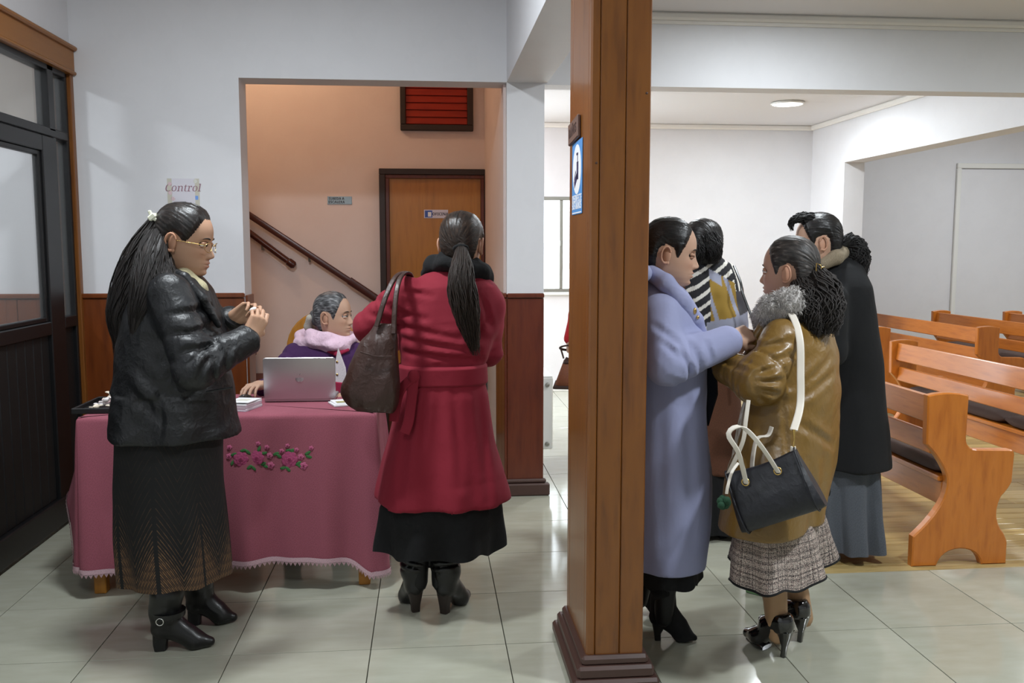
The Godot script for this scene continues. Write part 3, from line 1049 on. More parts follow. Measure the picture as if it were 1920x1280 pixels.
func pew_outline() -> PackedVector2Array:
	var p := PackedVector2Array()
	p.append(Vector2(0.04, 0.808))
	bez(p, Vector2(0.04, 0.808), Vector2(0.14, 0.832), Vector2(0.235, 0.808), 5)
	p.append(Vector2(0.24, 0.80))
	p.append(Vector2(0.236, 0.61))
	bez(p, Vector2(0.236, 0.61), Vector2(0.236, 0.555), Vector2(0.29, 0.552), 5)
	p.append(Vector2(0.455, 0.548))
	bez(p, Vector2(0.455, 0.548), Vector2(0.476, 0.546), Vector2(0.478, 0.522), 4)
	p.append(Vector2(0.474, 0.395))
	bez(p, Vector2(0.474, 0.395), Vector2(0.46, 0.36), Vector2(0.425, 0.325), 4)
	bez(p, Vector2(0.425, 0.325), Vector2(0.385, 0.24), Vector2(0.43, 0.17), 5)
	bez(p, Vector2(0.43, 0.17), Vector2(0.46, 0.135), Vector2(0.467, 0.10), 4)
	p.append(Vector2(0.467, 0.0))
	p.append(Vector2(0.345, 0.0))
	bez(p, Vector2(0.345, 0.0), Vector2(0.325, 0.078), Vector2(0.235, 0.08), 6)
	bez(p, Vector2(0.235, 0.08), Vector2(0.145, 0.078), Vector2(0.122, 0.0), 6)
	p.append(Vector2(0.0, 0.0))
	p.append(Vector2(0.0, 0.145))
	bez(p, Vector2(0.0, 0.145), Vector2(0.10, 0.235), Vector2(0.14, 0.32), 6)
	bez(p, Vector2(0.14, 0.32), Vector2(0.17, 0.40), Vector2(0.14, 0.455), 6)
	bez(p, Vector2(0.14, 0.455), Vector2(0.10, 0.53), Vector2(0.045, 0.58), 5)
	return p

func pew(x: float, zn: float, zf: float, label: String) -> void:
	var t := thing("pew", label, "pew", Vector3(x + 0.24, 0, (zn + zf) / 2), "varnished pine pews")
	for z in [zn, zf + 0.045]:
		obj("end_panel", MB.new().prism(pew_outline(), 0.0, 0.045, Vector3(x, 0, z), Vector3.RIGHT, Vector3.UP, Vector3.FORWARD, 0.006).mesh(), M.pewy, t)
	var a := zn - 0.045
	var b := zf + 0.045
	var lz := a - b
	var mz := (a + b) / 2
	var lean := Basis(Vector3.BACK, -0.10)
	obj("back_board", MB.new().box(Vector3(x + 0.09, 0.735, mz), Vector3(0.028, 0.125, lz), lean, 0.005).mesh(), M.pewz, t)
	obj("back_board", MB.new().box(Vector3(x + 0.105, 0.575, mz), Vector3(0.026, 0.10, lz), lean, 0.005).mesh(), M.pewz, t)
	obj("seat_board", MB.new().box(Vector3(x + 0.30, 0.405, mz), Vector3(0.33, 0.026, lz), Basis.IDENTITY, 0.005).mesh(), M.pewz, t)
	obj("apron", MB.new().box(Vector3(x + 0.165, 0.335, mz), Vector3(0.024, 0.115, lz), Basis.IDENTITY, 0.004).mesh(), M.pewz, t)
	obj("apron", MB.new().box(Vector3(x + 0.435, 0.345, mz), Vector3(0.024, 0.09, lz), Basis.IDENTITY, 0.004).mesh(), M.pewz, t)
	var n := int(round(lz / 0.52))
	for k in n:
		var cl := lz / n - 0.006
		var cz := b + (k + 0.5) * lz / n
		var rings := []
		for j in 9:
			var q := j / 8.0 * 2.0 - 1.0
			var sh := pow(maxf(0.0, 1.0 - pow(absf(q), 6.0)), 0.4)
			var ring := PackedVector3Array()
			for i in 16:
				var an := TAU * i / 16
				var cx := signf(cos(an)) * pow(absf(cos(an)), 0.4)
				var cy := signf(sin(an)) * pow(absf(sin(an)), 0.5)
				ring.append(Vector3(x + 0.30 + cx * 0.155 * (0.93 + 0.07 * sh), 0.455 + cy * 0.038 * (0.25 + 0.75 * sh), cz + q * cl * 0.5))
			rings.append(ring)
		obj("cushion", MB.new().loft(rings).mesh(), M.cushion, t)

# ---------------------------------------------------------------- table, cloth and what lies on it
func drop_z(s: float, y: float, zf: float) -> float:
	var fl := 0.03 + 0.016 * sin(s * 21.0) + 0.011 * sin(s * 37.0 + 1.0)
	return zf + 0.008 + fl * pow(clampf((0.752 - y) / 0.625, 0.0, 1.0), 0.8)

func table_set() -> void:
	var x0 := -1.47
	var x1 := -0.235
	var zf := -3.89
	var zb := -4.46
	var t := thing("folding_table", "wooden table under the dusty pink cloth", "table", Vector3((x0 + x1) / 2, 0, (zf + zb) / 2))
	obj("tabletop", B(Vector3(x0, 0.735, zb), Vector3(x1, 0.765, zf), 0.004).mesh(), M.table_wood, t)
	for x in [x0 + 0.055, x1 - 0.055]:
		for z in [zf - 0.03, zb + 0.04]:
			obj("leg", B(Vector3(x - 0.025, 0, z - 0.025), Vector3(x + 0.025, 0.735, z + 0.025), 0.004).mesh(), M.table_wood, t)
	for z in [zf - 0.03, zb + 0.04]:
		obj("apron", B(Vector3(x0 + 0.08, 0.66, z - 0.01), Vector3(x1 - 0.08, 0.735, z + 0.01)).mesh(), M.table_wood, t)
	# cloth: a flat sheet on the top, then the drop along a rounded outline
	var c := thing("tablecloth", "dusty pink tablecloth with embroidered roses and a lace hem", "tablecloth", Vector3((x0 + x1) / 2, 0.77, (zf + zb) / 2))
	var out := []          # [point, outward, kind along edge, corner amount]
	var rc := 0.02
	var path := []
	var cen := Vector2((x0 + x1) / 2, (zf + zb) / 2)
	var corners := [Vector2(x0, zb), Vector2(x0, zf), Vector2(x1, zf), Vector2(x1, zb)]
	var dirs := [Vector2(-1, 0), Vector2(0, 1), Vector2(1, 0), Vector2(0, -1)]
	for e in 4:
		var a: Vector2 = corners[e]
		var b: Vector2 = corners[(e + 1) % 4]
		var n := 66 if e % 2 == 1 else 34
		for k in n:
			var q := k / float(n)
			path.append([a.lerp(b, q), dirs[e], (b - a).length() * q, (b - a).length() * (1.0 - q), e])
		# corner fan at b
		for k in 9:
			var q := k / 9.0
			path.append([b, dirs[e].rotated(-q * PI / 2) if false else dirs[e].lerp(dirs[(e + 1) % 4], q).normalized(), 0.0, 0.0, 4 + e])
	var np := path.size()
	var rows := 26
	var rings := []
	var hem := PackedVector3Array()
	var hemo := PackedVector3Array()
	for j in rows + 1:
		rings.append(PackedVector3Array())
	var s_acc := 0.0
	for i in np:
		var q: Array = path[i]
		var base: Vector2 = q[0]
		var d: Vector2 = q[1]
		var front: float = 0.645
		var side := 0.40
		# length of drop and flare for this direction
		var wf := maxf(0.0, d.y)
		var ws := absf(d.x)
		var drop := 0.0
		var flare := 0.0
		var near_c := minf(q[2], q[3])
		if q[4] >= 4:
			drop = 0.645 if base.x < -1 else 0.70
			flare = 0.035 if base.x < -1 else 0.05
			if base.y < -4.2:
				drop = 0.45
		elif q[4] == 1:
			drop = front + 0.012 * sin(q[2] * 5.0 + 0.5)
			var cl := exp(-pow(q[2] / 0.10, 2.0))
			var cr := exp(-pow(q[3] / 0.09, 2.0))
			flare = 0.03 + 0.016 * sin(q[2] * 21.0) + 0.011 * sin(q[2] * 37.0 + 1.0) + 0.012 * cl + 0.012 * cr
			drop += 0.055 * cr
		elif q[4] == 3:
			drop = 0.40
			flare = 0.02 + 0.012 * sin(q[2] * 20.0)
		else:
			var nf: float = q[3] if q[4] == 0 else q[2]
			var left: bool = q[4] == 0
			var cf := exp(-pow(nf / (0.15 if left else 0.10), 2.0))
			drop = lerpf(0.38, 0.645 if left else 0.70, cf)
			flare = (0.04 if left else 0.02) + 0.014 * sin(nf * 26.0 + (0.5 if left else 2.0)) * (1.0 - cf) + (0.10 * exp(-pow((nf - 0.22) / 0.12, 2.0)) if left else 0.03 * cf)
		for j in rows + 1:
			var v := j / float(rows)
			var y: float
			var o: float
			if v < 0.15:
				var a := v / 0.15 * PI / 2
				y = 0.772 - 0.02 * (1.0 - cos(a))
				o = -0.012 + 0.02 * sin(a)
			else:
				var w := (v - 0.15) / 0.85
				y = 0.752 - (drop - 0.02) * w
				o = 0.008 + flare * pow(w, 0.8)
			rings[j].append(Vector3(base.x + d.x * o, y, base.y + d.y * o))
		hem.append(rings[rows][i])
		hemo.append(Vector3(d.x, 0, d.y))
	var mb := MB.new()
	mb.loft(rings, false)
	# top sheet
	var topring := rings[0] as PackedVector3Array
	var v0 := mb.v.size()
	var i0 := mb.ix.size()
	var c0 := mb.p(Vector3(cen.x, 0.772, cen.y))
	for q in topring:
		mb.p(q)
	for k in np:
		mb.tri(c0, c0 + 1 + (k + 1) % np, c0 + 1 + k)
	mb.fin(v0, i0, false)
	if mb.nr[c0].y < 0.0:
		for k in range(i0, mb.ix.size(), 3):
			var sw := mb.ix[k + 1]
			mb.ix[k + 1] = mb.ix[k + 2]
			mb.ix[k + 2] = sw
		mb.fin(v0, i0, false)
	obj("cloth", mb.mesh(), M.tablecloth, c)
	# lace: a band and a row of small points along the hem
	var lb := MB.new()
	var up0 := PackedVector3Array()
	var up1 := PackedVector3Array()
	for k in np:
		up0.append(hem[k] + hemo[k] * 0.003 + Vector3.UP * 0.012)
		up1.append(hem[k] + hemo[k] * 0.003 - Vector3.UP * 0.008)
	lb.loft([up0, up1], false)
	var acc := 0.0
	for k in np:
		var a := up1[k]
		var b := up1[(k + 1) % np]
		var ln := a.distance_to(b)
		var m := maxi(1, int(round(ln / 0.017)))
		if ln < 0.003:
			continue
		for s in m:
			var p0 := a.lerp(b, s / float(m))
			var p1 := a.lerp(b, (s + 1.0) / m)
			var mid := (p0 + p1) * 0.5 + Vector3.DOWN * 0.017
			var w0 := lb.v.size()
			var j0 := lb.ix.size()
			lb.p(p0)
			lb.p(p1)
			lb.p(mid)
			lb.p((p0 + p1) * 0.5 + hemo[k] * 0.004)
			lb.tri(w0, w0 + 3, w0 + 2)
			lb.tri(w0 + 3, w0 + 1, w0 + 2)
			lb.fin(w0, j0, false)
	obj("lace_hem", lb.mesh(), M.lace, c)
	# embroidery on the front drop: [x, y, radius, kind]
	var pinks := [std(rgb(172, 70, 112), 0.8), std(rgb(190, 96, 132), 0.8), std(rgb(136, 40, 80), 0.8)]
	var greens := std(rgb(60, 112, 60), 0.85)
	var bloom := [[-0.80, 0.585, 0.032], [-0.735, 0.588, 0.031], [-0.597, 0.578, 0.035], [-0.848, 0.634, 0.012], [-0.85, 0.596, 0.014], [-0.728, 0.648, 0.011], [-0.693, 0.631, 0.011], [-0.682, 0.594, 0.014], [-0.678, 0.552, 0.016], [-0.63, 0.614, 0.011], [-0.605, 0.637, 0.010], [-0.567, 0.619, 0.010], [-0.549, 0.588, 0.014], [-0.538, 0.549, 0.017], [-0.505, 0.625, 0.011]]
	for q in bloom:
		var zz := drop_z(q[0] - x0, q[1], zf) + 0.002
		var m := MB.new()
		var n := 7 if q[2] > 0.02 else 5
		for lay in (3 if q[2] > 0.02 else 2):
			var rr: float = q[2] * (1.0 - lay * 0.32)
			for k in n:
				var an := TAU * (k + lay * 0.5) / n
				m.ball(Vector3(q[0] + cos(an) * rr * 0.6, q[1] + sin(an) * rr * 0.6, zz + lay * 0.0012), Vector3(rr * 0.45, rr * 0.45, 0.002), Basis.IDENTITY, 8, 4)
		obj("embroidered_rose", m.mesh(), pinks[0 if q[2] > 0.02 else 1], c)
		obj("rose_heart", MB.new().ball(Vector3(q[0], q[1], zz + 0.0035), Vector3(q[2] * 0.25, q[2] * 0.25, 0.0015), Basis.IDENTITY, 8, 4).mesh(), pinks[2], c)
	for q in [[-0.79, 0.622, 0.3], [-0.77, 0.615, 2.4], [-0.765, 0.55, 0.7], [-0.748, 0.545, -0.8], [-0.71, 0.56, 0.4], [-0.702, 0.55, -0.5], [-0.725, 0.625, 1.2], [-0.705, 0.606, 0.2], [-0.655, 0.602, 0.4], [-0.642, 0.592, -0.7], [-0.60, 0.617, 0.1], [-0.585, 0.612, 1.3], [-0.56, 0.56, 0.6], [-0.552, 0.548, -0.4], [-0.625, 0.541, 0.2], [-0.604, 0.536, -0.9], [-0.52, 0.604, 0.5], [-0.515, 0.588, -0.3], [-0.835, 0.57, 0.9], [-0.83, 0.605, 0.3]]:
		obj("embroidered_leaf", MB.new().ball(Vector3(q[0], q[1], drop_z(q[0] - x0, q[1], zf) + 0.0015), Vector3(0.015, 0.007, 0.0016), Basis(Vector3.BACK, q[2]), 8, 4).mesh(), greens, c)

	# tray with wrapped sweets
	var ty := 0.773
	var tray := thing("serving_tray", "black rimmed serving tray heaped with wrapped sweets on the tablecloth", "tray", Vector3(-1.36, ty, -4.12))
	obj("base", B(Vector3(-1.52, ty, -4.28), Vector3(-1.16, ty + 0.006, -3.97), 0.002).mesh(), M.key_black, tray)
	for q in [[-1.525, -4.285, -1.155, -4.275], [-1.525, -3.975, -1.155, -3.965], [-1.525, -4.275, -1.515, -3.975], [-1.165, -4.275, -1.155, -3.975]]:
		obj("rim", B(Vector3(q[0], ty, q[1]), Vector3(q[2], ty + 0.024, q[3]), 0.003).mesh(), M.key_black, tray)
	var rnd := RandomNumberGenerator.new()
	rnd.seed = 12
	var wrap := [std(rgb(244, 236, 236), 0.35), std(rgb(246, 214, 214), 0.35), std(rgb(240, 226, 206), 0.4), std(rgb(236, 240, 246), 0.3)]
	var cand := MB.new()
	cand.ball(Vector3.ZERO, Vector3(0.017, 0.011, 0.012), Basis.IDENTITY, 10, 6)
	for s in [-1.0, 1.0]:
		cand.tube([Vector3(s * 0.014, 0, 0), Vector3(s * 0.019, 0, 0), Vector3(s * 0.033, 0.002, 0)], [[0.004, 0.004], [0.003, 0.003], [0.011, 0.003]], 8)
	var cmesh := cand.mesh()
	var placed := 0
	for lay in 4:
		var half := 0.145 - lay * 0.035
		var ct: int = [16, 12, 8, 4][lay]
		for k in ct:
			var wi := rnd.randi() % 4
			var o := obj("wrapped_sweet", cmesh, wrap[wi])
			var an := TAU * k / ct + lay
			var ra := half * (0.85 if k % 2 else 0.45)
			var fx := cos(an) * ra
			var fz := sin(an) * ra * 0.75
			if lay == 0:
				fx = -0.105 + 0.21 * ((k % 4) / 3.0) + rnd.randf_range(-0.01, 0.01)
				fz = -0.08 + 0.16 * ((k / 4) / 3.0) + rnd.randf_range(-0.008, 0.008)
			o.transform = Transform3D(Basis(Vector3.UP, rnd.randf() * TAU) * Basis(Vector3.BACK, rnd.randf_range(-0.4, 0.4) * (0.2 if lay == 0 else 1.0)), Vector3(-1.34 + fx, ty + 0.019 + lay * 0.021, -4.125 + fz))
			tag(o, ["off-white", "pale pink", "cream", "bluish white"][wi] + " wrapped sweet in the pile on the black tray", "sweet", "wrapped sweets on the tray")
			placed += 1
	# leaflets
	stack_of_leaflets(Vector3(-0.82, ty, -4.04), 0.11, "stack of white leaflets with a loose top sheet beside the laptop", 0.05)
	stack_of_leaflets(Vector3(-0.955, ty, -4.06), 0.11, "stack of white leaflets next to the black jacketed person", 0.12)
	var fo := thing("brochure", "small folded printed brochure under the brown tote bag", "brochure", Vector3(-0.36, ty, -4.12))
	var bas := Basis(Vector3.UP, 0.35)
	obj("lower_sheet", MB.new().box(Vector3(-0.36, ty + 0.004, -4.12), Vector3(0.17, 0.006, 0.12), bas).mesh(), M.paper, fo)
	obj("upper_sheet", MB.new().box(Vector3(-0.362, ty + 0.010, -4.125), Vector3(0.15, 0.005, 0.10), bas * Basis(Vector3.RIGHT, 0.04)).mesh(), M.paper, fo)
	obj("printed_band", MB.new().box(Vector3(-0.36, ty + 0.0135, -4.11), Vector3(0.12, 0.001, 0.03), bas * Basis(Vector3.RIGHT, 0.04)).mesh(), M.print_olive, fo)
	laptop(Vector3(-0.595, ty, -4.19))
	# mouse
	var mo := thing("computer_mouse", "black computer mouse under the seated woman's hand", "mouse", Vector3(-0.85, ty, -4.215))
	obj("shell", MB.new().ball(Vector3(-0.845, ty + 0.012, -4.215), Vector3(0.032, 0.024, 0.054), Basis.IDENTITY, 16, 10).mesh(), M.key_black, mo)
	obj("wheel", MB.new().ball(Vector3(-0.845, ty + 0.033, -4.185), Vector3(0.004, 0.007, 0.01)).mesh(), M.silver_dark, mo)

func stack_of_leaflets(at: Vector3, w: float, label: String, turn: float) -> void:
	var t := thing("leaflet_stack", label, "leaflets", at)
	var bas := Basis(Vector3.UP, turn - 0.35)
	var rnd := RandomNumberGenerator.new()
	rnd.seed = int(absf(at.x) * 1000)
	for k in 6:
		obj("leaflet", MB.new().box(at + Vector3(rnd.randf_range(-1, 1) * 0.0012, 0.0025 + k * 0.005, rnd.randf_range(-1, 1) * 0.0012), Vector3(0.105, 0.0046, 0.15), bas).mesh(), M.paper if k % 2 else M.paper_edge, t)
	obj("leaflet", MB.new().box(at + Vector3(0.003, 0.0355, -0.006), Vector3(0.105, 0.003, 0.15), bas * Basis(Vector3.UP, 0.10) * Basis(Vector3.RIGHT, -0.03)).mesh(), M.paper, t)
	obj("print", MB.new().box(at + Vector3(0.003, 0.0374, -0.006), Vector3(0.05, 0.0006, 0.05), bas * Basis(Vector3.UP, 0.10) * Basis(Vector3.RIGHT, -0.03)).mesh(), std(rgb(214, 210, 196), 0.8), t)

func rrect(w: float, h: float, r: float, n := 5) -> PackedVector2Array:
	var p := PackedVector2Array()
	for c in 4:
		var cx := (w / 2 - r) * (1 if c in [0, 3] else -1)
		var cy := (h / 2 - r) * (1 if c in [0, 1] else -1)
		for k in n + 1:
			var a := c * PI / 2 + k * PI / 2 / n
			p.append(Vector2(cx + cos(a) * r, cy + sin(a) * r))
	return p

func laptop(at: Vector3) -> void:
	var t := thing("laptop", "open silver laptop with its lid towards the room on the pink tablecloth", "laptop", at)
	var up := Vector3(0.02, 1, 0.16).normalized()
	var fw := Vector3(0, 0, 1)
	obj("base", MB.new().prism(rrect(0.32, 0.215, 0.012), 0.0, 0.014, at + Vector3(0, 0, -0.115), Vector3.RIGHT, Vector3.FORWARD, Vector3.UP, 0.003).mesh(), M.silver, t)
	var kb := MB.new()
	for r in 5:
		for k in 13:
			kb.box(at + Vector3(-0.132 + k * 0.022, 0.0145, -0.045 - r * 0.02), Vector3(0.019, 0.0015, 0.017))
	obj("keyboard", kb.mesh(), M.key_black, t)
	obj("touchpad", B(at + Vector3(-0.05, 0.0138, -0.21), at + Vector3(0.05, 0.0146, -0.15)).mesh(), M.silver_dark, t)
	var lid := obj("lid", MB.new().prism(rrect(0.325, 0.20, 0.012), 0.0, 0.007, at + Vector3(0.004, 0.014, 0.0) + up * 0.1, Vector3.RIGHT, up, Vector3.RIGHT.cross(up), 0.002).mesh(), M.silver, t)
	var back := Vector3.RIGHT.cross(up)
	obj("screen", MB.new().prism(rrect(0.30, 0.18, 0.004), -0.001, 0.0, at + Vector3(0.004, 0.014, 0.0) + up * 0.1, Vector3.RIGHT, up, back).mesh(), M.key_black, t)
	var ap := MB.new()
	ap.ball(at + Vector3(-0.002, 0.014, 0.0) + up * 0.1 + back * 0.0072, Vector3(0.013, 0.016, 0.0006), Basis.IDENTITY, 16, 8)
	ap.ball(at + Vector3(0.010, 0.014, 0.0) + up * 0.1 + back * 0.0072, Vector3(0.013, 0.016, 0.0006), Basis.IDENTITY, 16, 8)
	ap.ball(at + Vector3(0.008, 0.014, 0.0) + up * 0.12 + back * 0.0072, Vector3(0.006, 0.003, 0.0006), Basis(Vector3.BACK, 0.8), 10, 6)
	obj("emblem", ap.mesh(), std(rgb(186, 170, 176), 0.25, 0.85), t)

func wooden_chair() -> void:
	var c := Vector3(-0.60, 0, -4.98)
	var t := thing("wooden_chair", "wooden chair with a rounded back behind the seated woman", "chair", c)
	var bw: Material = M.officedoor
	var pts := PackedVector2Array([Vector2(-0.19, 0.45), Vector2(-0.2, 0.9)])
	bez(pts, Vector2(-0.2, 0.9), Vector2(-0.2, 1.05), Vector2(-0.06, 1.115), 6)
	bez(pts, Vector2(-0.06, 1.115), Vector2(0.0, 1.13), Vector2(0.06, 1.115), 4)
	bez(pts, Vector2(0.06, 1.115), Vector2(0.2, 1.05), Vector2(0.2, 0.9), 6)
	pts.append(Vector2(0.19, 0.45))
	obj("backrest", MB.new().prism(pts, 0.0, 0.03, c + Vector3(0, 0, -0.22), Vector3.RIGHT, Vector3.UP, Vector3.BACK, 0.008).mesh(), bw, t)
	obj("seat", MB.new().prism(rrect(0.42, 0.42, 0.06), 0.43, 0.46, c, Vector3.RIGHT, Vector3.FORWARD, Vector3.UP, 0.008).mesh(), bw, t)
	for sx in [-1.0, 1.0]:
		for sz in [-1.0, 1.0]:
			obj("leg", MB.new().tube([c + Vector3(sx * 0.16, 0.43, sz * 0.16), c + Vector3(sx * 0.185, 0, sz * 0.185)], [0.02, 0.015], 10).mesh(), bw, t)

# ---------------------------------------------------------------- people: heads, hair, hands, shoes, clothes
# head sections: height over the eyes, front, back, half width
const HEAD := [[0.124, 0.004, -0.016, 0.004], [0.122, 0.016, -0.028, 0.016], [0.118, 0.032, -0.045, 0.031], [0.108, 0.054, -0.066, 0.049], [0.090, 0.074, -0.084, 0.0635], [0.065, 0.087, -0.096, 0.0722], [0.040, 0.0925, -0.100, 0.0752], [0.015, 0.090, -0.100, 0.0755], [-0.010, 0.0865, -0.096, 0.0738], [-0.035, 0.086, -0.087, 0.0700], [-0.060, 0.0855, -0.074, 0.0650], [-0.080, 0.083, -0.064, 0.0580], [-0.098, 0.079, -0.056, 0.0480], [-0.108, 0.072, -0.052, 0.0420], [-0.116, 0.056, -0.052, 0.0420], [-0.124, 0.034, -0.053, 0.0445], [-0.140, 0.016, -0.056, 0.0470], [-0.170, 0.008, -0.060, 0.0490], [-0.215, 0.012, -0.068, 0.0560]]
const NOSE := [[0.020, 0.0], [0.008, 0.0035], [-0.005, 0.0085], [-0.018, 0.0145], [-0.029, 0.0205], [-0.036, 0.0225], [-0.042, 0.019], [-0.047, 0.009], [-0.051, 0.002], [-0.056, 0.0]]

func table(t: Array, y: float, c: int) -> float:
	var n := t.size()
	if y >= t[0][0]:
		return t[0][c]
	for j in n - 1:
		if y >= t[j + 1][0]:
			var q: float = (t[j][0] - y) / (t[j][0] - t[j + 1][0])
			var a: float = t[j][c]
			var b: float = t[j + 1][c]
			var pa: float = t[maxi(j - 1, 0)][c]
			var pb: float = t[mini(j + 2, n - 1)][c]
			return clampf(cubic_interpolate(a, b, pa, pb, q), minf(a, b), maxf(a, b))
	return t[n - 1][c]

func head_base(y: float, th: float, grow := 0.0) -> Vector3:
	var zf := table(HEAD, y, 1) + grow
	var zb := table(HEAD, y, 2) - grow
	var w := table(HEAD, y, 3) + grow
	var zm := -0.008
	if zf < 0.02:
		zm = (zf + zb) * 0.5
	var s := sin(th)
	var c := cos(th)
	var x := w * signf(s) * pow(absf(s), 0.92)
	var z := zm + ((zf - zm) if c > 0.0 else (zm - zb)) * signf(c) * pow(absf(c), 0.92)
	return Vector3(x, y, z)

func bell(a: float, s: float) -> float:
	return exp(-(a / s) * (a / s))

func face_relief(x: float, y: float, o: Dictionary) -> float:
	var ax := absf(x)
	var d: float = table(NOSE, y, 1) * o.get("nose", 1.0) * bell(x, lerpf(0.0075, 0.0145, clampf((0.012 - y) / 0.05, 0.0, 1.0)))
	d += 0.005 * bell(ax - 0.0135, 0.006) * bell(y + 0.041, 0.007)
	d -= 0.0095 * bell(ax - 0.031, 0.017) * bell(y - 0.003, 0.011)
	d += 0.0035 * bell(ax - 0.028, 0.024) * bell(y - 0.022, 0.008)
	d += 0.005 * bell(ax - 0.042, 0.02) * bell(y + 0.030, 0.018)
	d += 0.0045 * bell(x, 0.030) * bell(y + 0.067, 0.016)
	d += 0.005 * bell(x, 0.018) * bell(y + 0.061, 0.0045)
	d += 0.0055 * bell(x, 0.016) * bell(y + 0.0745, 0.0055)
	d -= 0.0035 * bell(x, 0.022) * bell(y + 0.0675, 0.0022)
	d -= 0.003 * bell(x, 0.02) * bell(y + 0.087, 0.005)
	d += 0.008 * bell(x, 0.019) * bell(y + 0.101, 0.011)
	d += o.get("jowl", 0.0) * bell(ax - 0.035, 0.025) * bell(y + 0.085, 0.03)
	return d

# o: at, fwd (facing), pitch, roll, size, skin, lips, nose, eyes ("open"/"down"), hide_eyes
func head_frame(o: Dictionary) -> Transform3D:
	var f: Vector3 = o.fwd
	f = f.normalized()
	var b := Basis(Vector3.UP.cross(f).normalized(), Vector3.UP, f)
	b = b * Basis(Vector3.RIGHT, o.get("pitch", 0.0)) * Basis(Vector3.BACK, o.get("roll", 0.0))
	return Transform3D(b.scaled(Vector3.ONE * o.get("size", 1.0)), o.at)

func head_into(mb: MB, o: Dictionary) -> void:
	var tf := head_frame(o)
	var ys := []
	var y := 0.124
	while y > -0.215:
		ys.append(y)
		y -= 0.002 if (y > 0.1 or (y < 0.03 and y > -0.118)) else 0.006
	ys.append(-0.215)
	var cols := 97
	var skin: Color = o.skin
	var lip: Color = o.get("lips", skin.lerp(Color(0.42, 0.12, 0.10), 0.5))
	var v0 := mb.v.size()
	var i0 := mb.ix.size()
	for yy in ys:
		for k in cols:
			var u := k / float(cols - 1) + 0.5
			var th := TAU * (u - 0.11 * sin(TAU * u))
			var p := head_base(yy, th)
			var c := cos(th)
			var tint := skin
			if c > 0.05:
				var w := smoothstep(0.05, 0.35, c)
				p.z += face_relief(p.x, yy, o) * w
				var lw := bell(p.x, 0.019) * maxf(bell(yy + 0.0615, 0.004), bell(yy + 0.0745, 0.005)) * w
				tint = skin.lerp(lip, clampf(lw * 1.1, 0.0, 0.85))
				tint = tint.lerp(Color(skin.r * 0.95, skin.g * 0.72, skin.b * 0.66), 0.35 * bell(absf(p.x) - 0.042, 0.02) * bell(yy + 0.032, 0.02) * w)
				tint = tint.lerp(Color(0.10, 0.05, 0.04), 0.5 * bell(p.x, 0.021) * bell(yy + 0.0675, 0.0013) * w)
			mb.tint = tint
			mb.p(tf * p)
	for r in ys.size() - 1:
		for k in cols - 1:
			var a := v0 + r * cols + k
			mb.tri(a, a + 1, a + cols + 1)
			mb.tri(a, a + cols + 1, a + cols)
	mb.fin(v0, i0)
	mb.tint = Color(skin.r, skin.g * 0.90, skin.b * 0.86)
	for s in [-1.0, 1.0]:
		if o.get("no_ears", false):
			break
		var rim := []
		var rr := []
		for k in 12:
			var a := lerpf(-2.2, 2.5, k / 11.0)
			rim.append(tf * (Vector3(s * (0.0765 + 0.011 * cos(a * 0.5) + (0.003 if k > 4 else 0.0)), -0.004 + 0.030 * sin(a + 0.25), -0.018 - 0.017 * cos(a + 0.25))))
			rr.append((0.0042 if k > 1 else 0.0055) * o.get("size", 1.0))
		mb.tube(rim, rr, 8)
		mb.ball(tf * Vector3(s * 0.0775, -0.006, -0.015), Vector3(0.007, 0.029, 0.016) * o.get("size", 1.0), tf.basis.orthonormalized() * Basis(Vector3.UP, s * 0.35), 12, 8)
		mb.ball(tf * Vector3(s * 0.079, -0.032, -0.010), Vector3(0.006, 0.008, 0.007) * o.get("size", 1.0), tf.basis.orthonormalized(), 10, 6)
	mb.tint = Color(skin.r * 0.93, skin.g * 0.86, skin.b * 0.82)
	if not o.get("no_eyes", false):   # upper and lower lids
		for s in [-1.0, 1.0]:
			var down: float = o.get("lid", 0.35)
			mb.ball(tf * Vector3(s * 0.031, 0.0035 + 0.002, 0.0755), Vector3(0.0165, 0.0075, 0.0130) * o.get("size", 1.0), tf.basis.orthonormalized() * Basis(Vector3.RIGHT, -0.9 + down * 1.1), 12, 8)
			mb.ball(tf * Vector3(s * 0.031, -0.0052, 0.0760), Vector3(0.0155, 0.0045, 0.0105) * o.get("size", 1.0), tf.basis.orthonormalized(), 12, 8)
	mb.tint = Color.WHITE

